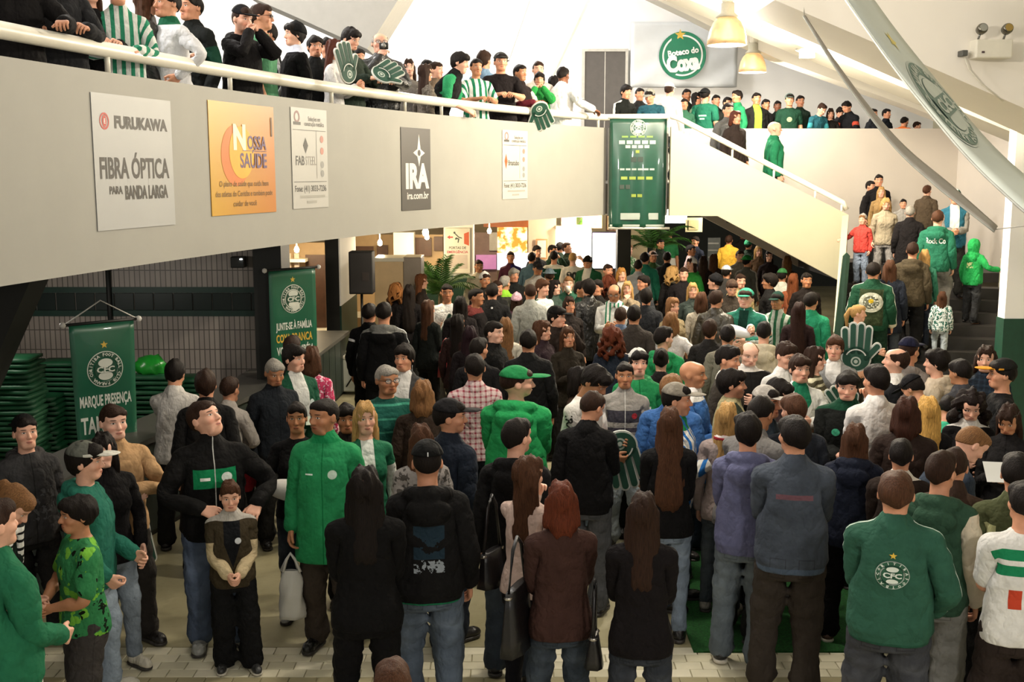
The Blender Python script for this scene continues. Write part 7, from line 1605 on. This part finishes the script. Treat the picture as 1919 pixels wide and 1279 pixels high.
# loudspeaker on a stand
c = on_z(676, 700, 0); YP = 16.4; c = at_y(678, 560, YP); c[2] = 0
e = empty('speaker_stand', c, 0, 'black tripod stand under the loudspeaker', 'stand'); zb_ = at_y(678, 550, YP)[2]
tube('pole', [(0, 0, .25), (0, 0, zb_)], .02, BLACK, e, 10)
for k in range(3): t_ = k * 2.094 + .5; tube('leg', [(0, 0, .55), (.42*math.cos(t_), .42*math.sin(t_), .012)], .012, BLACK, e, 8)
lathe('collar', [(0, .52), (.035, .52), (.035, .60), (0, .60)], (0, 0, 0), BLACK, e, 12)
zt_ = at_y(678, 471, YP)[2]; xs0, xs1 = at_y(656, 500, YP)[0] - c[0], at_y(700, 500, YP)[0] - c[0]
e = empty('loudspeaker', (c[0], c[1], zb_), 0, 'tall black loudspeaker on the tripod stand', 'loudspeaker'); SPK = mat('speaker_black', '#0f0d0d', .6, noise=.2)
box('cabinet', (xs0, -.14, 0), (xs1, .18, zt_ - zb_), SPK, e, .012); box('grille', (xs0 + .02, -.15, .02), (xs1 - .02, -.138, zt_ - zb_ - .02), mat('speaker_grille', '#181515', .7, noise=.3, scale=60, bump=.4), e)
box('badge', (.03, -.153, .20), (.13, -.149, .32), mat('badge', '#2c2624', .5), e)
# beige cabinet and palms
YC = 18.6; a = at_y(701, 485, YC); b = at_y(755, 485, YC); c2 = at_y(792, 480, YC + .4)
e = empty('cold_cabinet', (a[0], YC, 0), 0, 'tall beige steel cabinet beside the loudspeaker', 'cabinet')
box('body', (0, 0, 0), (b[0] - a[0], .7, a[2]), mat('beige_steel', '#cdb38c', .45, noise=.04), e, .01); box('top_rim', (-.015, -.015, a[2] - .05), (b[0] - a[0] + .015, .72, a[2] + .01), STEELW, e, .005)
box('door', (b[0] - a[0], .02, .05), (b[0] - a[0] + .30, .68, a[2] + .02), mat('grey_steel', '#8f857a', .35, .3, noise=.05), e, .01); box('handle', (b[0] - a[0] + .22, -.02, .7), (b[0] - a[0] + .26, .02, 1.5), STEELW, e)
def palm(label, px, py, Y, h_, n, seed, base_z=None):
    c = at_y(px, py, Y); c[2] = 0; rp = random.Random(seed); e = empty('potted_palm', c, 0, label, 'plant')
    lathe('pot', [(0, 0), (.15, 0), (.2, .32), (.21, .34), (.19, .34), (.18, .30), (0, .30)], (0, 0, 0), mat('pot_brown', '#3a2a22', .6), e, 18)
    tube('stem', [(0, 0, .3), (.01, 0, h_ * .55)], [.05, .035], mat('palm_stem', '#5a4a32', .8), e, 8)
    lm = mat('palm_leaf', '#2f5a1e', .5, noise=.35, scale=12)
    for k in range(n):
        t_ = 2*math.pi*k/n + rp.uniform(-.2, .2); el = rp.uniform(.35, 1.35); L = h_ * rp.uniform(.32, .45); V, F = [], []
        d0 = np.array((math.cos(t_)*math.cos(el), math.sin(t_)*math.cos(el), math.sin(el))); p = np.array((0, 0, h_*.55)); side = np.array((-math.sin(t_), math.cos(t_), 0))
        path_ = []
        for q in range(9): path_.append(p.copy()); p = p + d0 * L/8; d0 = d0 + np.array((0, 0, -.10 - .04*q*.5)); d0 /= np.linalg.norm(d0)
        for q in range(1, 9):
            for sg in (-1, 1):
                for hh in (0, .5):
                    b0_ = path_[q-1] + (path_[q] - path_[q-1]) * hh; dr = (path_[q] - path_[q-1]) / np.linalg.norm(path_[q] - path_[q-1]); ll = L*.34*(1 - .5*abs(q/8 - .4))
                    tip = b0_ + (side*sg*.75 + dr*.65) * ll + np.array((0, 0, -.25*ll)); nn_ = len(V); V += [b0_ - dr*.012, b0_ + dr*.012, (b0_ + tip)/2 + dr*.014 + np.array((0, 0, .02)), tip]; F += [(nn_, nn_+1, nn_+2), (nn_, nn_+2, nn_+3)]
        sv, sf = tubev(path_, [.008 - .0007*q for q in range(9)], 4); n_ = len(V); V += sv; F += [tuple(i + n_ for i in f) for f in sf]
        pyobj('frond', V, F, lm, e)
palm('bright green potted palm beside the beige cabinet', 824, 560, 20.6, 2.0, 16, 3); palm('dark potted palm at the back right of the black column', 1225, 500, 27.2, 2.75, 15, 8)

# ------------------------------------------------------------------ table with the crowd around it, carpet
cg = NB('turf_carpet'); p = cg.objc(); cg.set(cg.b.inputs['Base Color'], cg.mix(cg.rng(cg.noise(p, 60, 4), .35, .65), hexc('#0f4a18'), hexc('#1f6a26'))); cg.b.inputs['Roughness'].default_value = .95; cg.bump(cg.noise(p, 200, 3), 1.0, .02)
A_, B_ = on_z(1300, 1224, 0), on_z(1318, 1090, 0)
o = box('carpet', (A_[0], A_[1], .0), (A_[0] + 3.4, A_[1] + 3.4, .012), cg.m); tag(o, 'green artificial turf carpet under the crowded table', 'carpet')
tc = on_z(1565, 862, .78)
e = empty('counter_table', (tc[0], tc[1] + .25, .012), 0, 'white trestle table hidden among the crowd', 'table')
box('tabletop', (-.75, -.35, .74), (.85, .35, .78), STEELW, e, .006); box('front_panel', (-.72, -.32, .05), (.82, -.29, .74), mat('pale_panel', '#b9bcc4', .5), e)
for x in (-.68, .78):
    for y in (-.26, .30): box('leg', (x - .025, y - .025, 0), (x + .025, y + .025, .74), METAL, e)

# ------------------------------------------------------------------ things people hold or wear
FD, FW, FK = mat('foam_green', '#164434', .7, noise=.1), mat('foam_white', '#c9cbc4', .7, noise=.04), mat('foam_dark', '#20302a', .7)
def capsule2d(a, b, r, n=8):
    a, b = np.array(a, float), np.array(b, float); d = b - a; t = math.atan2(d[1], d[0])
    return np.array([(b[0] + r*math.cos(t - math.pi/2 + math.pi*i/n), b[1] + r*math.sin(t - math.pi/2 + math.pi*i/n)) for i in range(n+1)] + [(a[0] + r*math.cos(t + math.pi/2 + math.pi*i/n), a[1] + r*math.sin(t + math.pi/2 + math.pi*i/n)) for i in range(n+1)])
def foam_hand(label, c, roll, size=.45, face=0, tilt=0, m=None, mirror=1):
    e = empty('foam_hand', c, 0, label, 'foam hand', 'foam hands carried by the crowd'); e.rotation_euler = Matrix.Rotation(math.radians(face), 4, 'Z').__matmul__(Matrix.Rotation(math.radians(tilt), 4, 'X')).__matmul__(Matrix.Rotation(math.radians(roll), 4, 'Y')).to_euler()
    k = size / .9; sh = []
    for x, y0, y1 in ((-.21, .12, .56), (-.07, .14, .66), (.07, .14, .66), (.20, .12, .60)): sh.append(((x, y0), (x*1.12, y1), .058))
    sh.append(((.20, .02), (.40, .26), .058))
    def plate(nm, grow, y0, y1, mm, par):
        parts = []
        for a_, b_, r_ in sh:
            P_ = capsule2d(a_, b_, r_ + grow); parts.append(P_)
        parts.append(np.array([((.27 + grow)*math.cos(2*math.pi*i/28), -.0 + (.25 + grow)*math.sin(2*math.pi*i/28)) for i in range(28)]))
        V, F = [], []
        for P_ in parts:
            n = len(P_); b0_ = len(V); V += [(x*k*mirror, y0*k, z*k) for x, z in P_] + [(x*k*mirror, y1*k, z*k) for x, z in P_]
            F += [tuple(range(b0_, b0_+n)), tuple(range(b0_+2*n-1, b0_+n-1, -1))] + [(b0_+i, b0_+(i+1) % n, b0_+n+(i+1) % n, b0_+n+i) for i in range(n)]
        return pyobj(nm, V, F, mm, par)
    plate('white_border', .028, -.022, .022, FW, e); plate('green_face', -.004, -.034, -.02, m or FD, e); plate('green_back', -.004, .02, .034, m or FD, e)
    for s_ in (-1, 1):
        mp = lambda x, y, l: (x*k*mirror, s_*(.036 + l)*k, (y - .06)*k)
        art([(l_, PF, c_) for l_, PF, c_ in ((0, disc2d(.10, 24), '#aab4aa'), (1, disc2d(.07, 20), '#1f4a3a'), (2, disc2d(.04, 14), '#aab4aa'))], mp, e, base=.004, step=.003)
        P_, F_ = disc2d(.22, 28, .195); keep = [f for f in F_ if all(P_[i][1] > .06 for i in f)]; pyobj('arc', [(x*k*mirror, s_*.042*k, (y - .02)*k) for x, y in P_], keep, FW, e)
    return e
def cam_face(c): return -math.degrees(math.atan2(c[0], c[1]))
def J_(sub, bone='haL'):
    for l, i in BY.items():
        if sub in l: return i['joint'](bone, J['k1' + bone[-1]]), i
    raise KeyError(sub)
def fh(label, px, py, Y, roll, size=.45, turn=0, tilt=0, mirror=1):
    c = at_y(px, py, Y); return foam_hand(label, c, roll, size, cam_face(c) + turn, tilt, mirror=mirror)
ym = BY['man in a white shirt seen from behind beside the table']['root'][1]
fh('upright green foam hand with a white crest held above the crowd', 1604, 672, 11.0, 0, .44)
fh('small striped foam hand held low by the stout man in black', 1586, 776, 10.2, -35, .36, 15)
fh('dark foam hand hanging fingers down from the boy in black', 1162, 838, 8.75, 165, .44, 15)
fh('foam hand pointing left at the right edge of the picture', 1898, 1046, 7.2, -62, .42)
fh('foam hand hanging down beside the grey jeans of the crest jacket', 1736, 1235, 6.75, 178, .46, 40)
fh('foam hand held by the man in the white polo', 838, 628, 15.3, 30, .40, 25)
fh('foam hand hanging behind the black jacket at the left', 252, 1000, 8.6, 172, .42, 30)
fh('foam hand held by the woman in white on the balcony', 652, 135, 11.75, -20, .38, 50)
fh('foam hand held out over the rail by the man with glasses', 716, 140, 12.5, 60, .38, 30, -40)
fh('foam hand dangling over the rail below the boy in green', 1011, 206, 17.2, 150, .44, 20, 30)
# white carrier bag
j, inf = J_('bright green zipped coat', 'haR'); j = j + np.array((0, -.02, -.08))
e = empty('carrier_bag', j, 0, 'white plastic carrier bag held by the man in the green coat', 'bag'); WB = mat('white_plastic_film', '#c9c8c2', .35, noise=.06)
g = bmesh.new(); bmesh.ops.create_grid(g, x_segments=10, y_segments=12, size=1.0); bm2 = bmesh.new()
V, F = [], []
for jv in range(13):
    v = jv/12; wv_ = .055 + .03*min(1, v*2.2) + .008*math.sin(9*v); dv = .02 + .04*min(1, v*2)
    for q in range(20): t_ = 2*math.pi*q/20; k = 1 + .10*math.sin(5*t_ + 8*v) ; V.append((wv_*math.cos(t_)*k, dv*math.sin(t_)*k, -.12 - v*.34))
for jv in range(12): F += [(jv*20+q, jv*20+(q+1) % 20, (jv+1)*20+(q+1) % 20, (jv+1)*20+q) for q in range(20)]
F.append(tuple(range(240, 260))); g.free(); bm2.free()
pyobj('sack', V, F, WB, e, smooth=True)
for sg in (-1, 1): tube('handle', [(-.07*sg, .015*sg, -.13), (-.03*sg, .01, -.05), (0, 0, .0), (.03*sg, .01, -.05), (.05*sg, .015*sg, -.13)], .011, WB, e, 6)
# handbags
def handbag(label, c, w_, h_, col, strap, rz=0, d_=.12):
    e = empty('handbag', c, math.radians(rz), label, 'bag'); m = mat('bag_leather', col, .35, noise=.2, scale=14, bump=.2)
    g = bmesh.new(); bmesh.ops.create_cube(g, size=1.0); bmesh.ops.subdivide_edges(g, edges=g.edges[:], cuts=3, use_grid_fill=True)
    for v in g.verts: t_ = v.co.z + .5; v.co = Vector((v.co.x*w_*(1.05 - .15*t_), v.co.y*d_*(1.15 - .7*t_)*(1 - .5*(2*abs(v.co.x))**4), v.co.z*h_))
    me = bpy.data.meshes.new('bag_body'); g.to_mesh(me); g.free(); me.materials.append(m); me.polygons.foreach_set('use_smooth', [True]*len(me.polygons)); o = bpy.data.objects.new('bag_body', me); C.objects.link(o); o.parent = e
    tube('strap', [(-w_*.42, 0, h_*.42), (-w_*.2, 0, h_*.5 + strap*.8), (0, 0, h_*.5 + strap), (w_*.2, 0, h_*.5 + strap*.8), (w_*.42, 0, h_*.42)], .011, m, e, 6)
    for x in (-.42, .42): lathe('ring', [(.02, -.008), (.026, 0), (.02, .008)], (x*w_, 0, h_*.44), mat('buckle', '#a9a49a', .25, .9), e, 10)
    return e
def off_body(sub, side, up, out, fwd=0):
    for l, i in BY.items():
        if sub in l: return i['root'] + i['Rw'] @ (np.array((out * side, -fwd, up)) * i['s'])
handbag('big black leather handbag on the shoulder of the brown wool jacket', off_body('short brown wool jacket', 1, .95, .27, -.02), .34, .36, '#0e0c0d', .28, 70)
handbag('small black handbag hanging beside the pale pink sweater', off_body('pale pink sweater', 1, .98, .27, 0), .24, .22, '#141112', .35, 60)
handbag('small black camera bag on the hip of the woman in slate jeans', off_body('black jacket and slate jeans', 1, .80, .27, .02), .13, .19, '#121011', .30, 80, .09)
handbag('red bag carried by the woman near the palm', off_body('carrying a red bag', -1, .92, .30, .02), .3, .34, '#7a1f26', .15, 60)
handbag('black shoulder bag beside the blond woman in the jersey', off_body('black shoulder bag', -1, .85, .27, .0), .24, .26, '#121112', .35, 70)
# baby in a white wrap, baby with the teal jacket
def baby(label, sub, tone, col, dz=0):
    j1, i = J_(sub, 'haL'); j2, _ = J_(sub, 'haR'); c = (j1 + j2)/2 + np.array((0, 0, .07 + dz)); f = i['Rw'] @ np.array((0, -.06, 0)); c = c + f
    e = empty('person', c, i['ang'], label, 'person')
    g = bmesh.new(); bmesh.ops.create_uvsphere(g, u_segments=20, v_segments=14, radius=1.0)
    for v in g.verts:
        x = v.co.x; v.co = Vector((v.co.x*.20, v.co.y*(.08 - .02*x)*(1 + .04*math.sin(14*x)), v.co.z*(.075 - .015*x)))
    me = bpy.data.meshes.new('blanket'); g.to_mesh(me); g.free(); me.materials.append(mat('baby_wrap', col, .8, noise=.06, bump=.2)); me.polygons.foreach_set('use_smooth', [True]*len(me.polygons)); o = bpy.data.objects.new('blanket', me); C.objects.link(o); o.parent = e; o.rotation_euler = (0, math.radians(12), 0)
    P_, F_, W_ = T['body'][1]; m_ = P_[:, 2] > 1.50; idx = -np.ones(len(P_), int); idx[m_] = np.arange(m_.sum()); f2 = F_[m_[F_].all(1)]
    Q = (P_[m_] - (0, .01, 1.62)) * .55; me = tri_mesh('body', Q, idx[f2]); at = me.attributes.new('rest', 'FLOAT_VECTOR', 'POINT'); at.data.foreach_set('vector', P_[m_].ravel()); me.materials.append(skinmat(tone, '#6a5038')); o = bpy.data.objects.new('body', me); C.objects.link(o); o.parent = e; o.location = (.18, -.02, .03); o.rotation_euler = (math.radians(-50), 0, math.radians(30))
    P_, F_, W_ = T['beanie'][1]; me = tri_mesh('cap', (P_ - (0, .01, 1.62)) * .565, F_); at = me.attributes.new('rest', 'FLOAT_VECTOR', 'POINT'); at.data.foreach_set('vector', P_.ravel()); me.materials.append(cloth(col)); o = bpy.data.objects.new('cap', me); C.objects.link(o); o.parent = e; o.location = (.18, -.02, .03); o.rotation_euler = (math.radians(-50), 0, math.radians(30))
baby('baby wrapped in white held by the dark-haired woman in black', 'cradling', 'l', '#c9c4be'); baby('baby in white and blue held by the stout man in the teal jacket', 'teal and white jacket', 'l', '#d4d8de', .10)
# papers, phones, glasses, camera, cup
def slabthing(name, label, c, size, m, rot_, cat):
    o = box(name, [-s/2 for s in size], [s/2 for s in size], m, None, min(size)*.25); o.location = c; o.rotation_euler = [math.radians(v) for v in rot_]; return tag(o, label, cat)
j, i = J_('reading a paper', 'haL'); slabthing('paper_sheet', 'white sheet of paper read by the girl with sunglasses', j + np.array((-.06, -.05, .06)), (.15, .003, .20), mat('white_paper', '#c4c4c0', .7, noise=.02), (-58, 0, -10), 'paper')
j, i = J_('open grey jacket', 'haL'); 
j, i = J_('black high-neck jacket', 'haR'); slabthing('mobile_phone', 'dark mobile phone in the hand of the boy in black', j + np.array((.02, .02, .05)), (.06, .012, .11), BLACK, (-50, 0, 0), 'phone')
j, i = J_('holding a camera', 'haR'); e = slabthing('camera', 'small black camera held by the man with glasses on the balcony', j + np.array((0, -.05, .05)), (.11, .05, .08), BLACK, (0, 0, 0), 'camera'); o = lathe('lens', [(0, .05), (.028, .05), (.03, 0), (0, 0)], (0, 0, 0), METAL, e, 14); o.rotation_euler = (math.pi/2, 0, 0); o.location = (0, -.02, 0)
j, i = J_('beside the banner', 'haL'); slabthing('paper_leaflet', 'white and green leaflet held by the young man in the green zipped jacket', j + np.array((-.03, -.04, .05)), (.16, .005, .10), mat('leaflet', '#b9c4b0', .6), (-50, 0, 10), 'paper')
j, i = J_('drinking from a cup', 'haL'); o = lathe('paper_cup', [(0, -.05), (.03, -.05), (.04, .05), (.036, .05), (.028, -.04), (0, -.04)], (0, 0, 0), STEELW, None, 14); o.location = j + np.array((0, -.03, .03)); tag(o, 'pale cup raised by the person drinking in the crowd', 'cup')
def glasses(sub, label, dark=True, up=0):
    for l, i in BY.items():
        if sub in l: break
    M_ = i['A'][BN.index('head')]; w2 = lambda p: (M_[:, :3] @ np.array(p) + M_[:, 3]) * i['sc']
    e = empty('eyeglasses', i['root'], i['ang'], label, 'glasses'); fm = mat('glasses_frame', '#1a1716', .3)
    for sg in (1, -1):
        ring = [w2((sg*.033 + .024*math.cos(2*math.pi*k/14), -.098 + up*.5, 1.648 + up + .018*math.sin(2*math.pi*k/14))) for k in range(15)]
        V, F = tubev(ring, .0022, 6); pyobj('rim', V, F, fm, e); pyobj('lens', ring[:14], [tuple(range(14))], mat('dark_lens', '#15120f', .1) if dark else mat('clear_lens', '#c9d4d4', .05, alpha=.25), e)
        V, F = tubev([w2((sg*.057, -.098 + up*.5, 1.652 + up)), w2((sg*.086, -.05 + up*.3, 1.652 + up)), w2((sg*.086, .02, 1.648 + up))], .002, 6); pyobj('temple', V, F, fm, e)
    V, F = tubev([w2((-.009, -.10 + up*.5, 1.65 + up)), w2((.009, -.10 + up*.5, 1.65 + up))], .002, 6); pyobj('bridge', V, F, fm, e)
glasses('glasses and moustache', 'thin dark eyeglasses on the man in the teal striped polo', False); glasses('man with glasses and grey hair', 'eyeglasses on the man with the camera at the rail', False); glasses('balding man with glasses', 'eyeglasses on the balding man with the scarf', False)
glasses('with sunglasses in a sage', 'dark sunglasses on the man in the sage green shirt'); glasses('sunglasses pushed up', 'dark sunglasses pushed up on the hair of the girl with the paper', True, .075)
# bins by the counter
c = on_z(492, 935, 0); e = empty('waste_bin', (c[0], c[1], 0), 0, 'white square bin behind the dark-haired woman with the baby', 'bin')
box('bin_body', (-.17, -.15, 0), (.17, .15, .52), mat('bin_white', '#a9aba2', .4, noise=.06), e, .02); box('lid', (-.18, -.16, .52), (.18, .16, .60), mat('bin_lid', '#8f9188', .4), e, .02)
c = on_z(660, 735, 0); e = empty('freezer_chest', (c[0], c[1], 0), 0, 'low white freezer chest beside the dark column', 'freezer')
box('body', (-.3, -.25, .05), (.3, .25, .55), mat('freezer_white', '#b5b8ae', .4, noise=.05), e, .02); box('lid', (-.31, -.26, .55), (.31, .26, .60), STEELW, e, .01); 
for x in (-.25, .25): box('foot', (x - .03, -.2, 0), (x + .03, .2, .05), BLACK, e)
# leaning green flag at the foot of the stairs
P0, P1 = at_y(1560, 770, 15.6), at_y(1588, 480, 15.9); o = prism('furled_flag', [P0 + (-.09, 0, 0), P0 + (.05, 0, 0), P1 + (.04, 0, 0), P1 + (-.01, 0, .05), P1 + (-.06, 0, 0)], (0, .03, 0), mat('dark_flag', '#173a2a', .5, noise=.2)); tag(o, 'dark green furled banner leaning at the foot of the stair wall', 'banner')

bpy.data.scenes.remove(WORK)
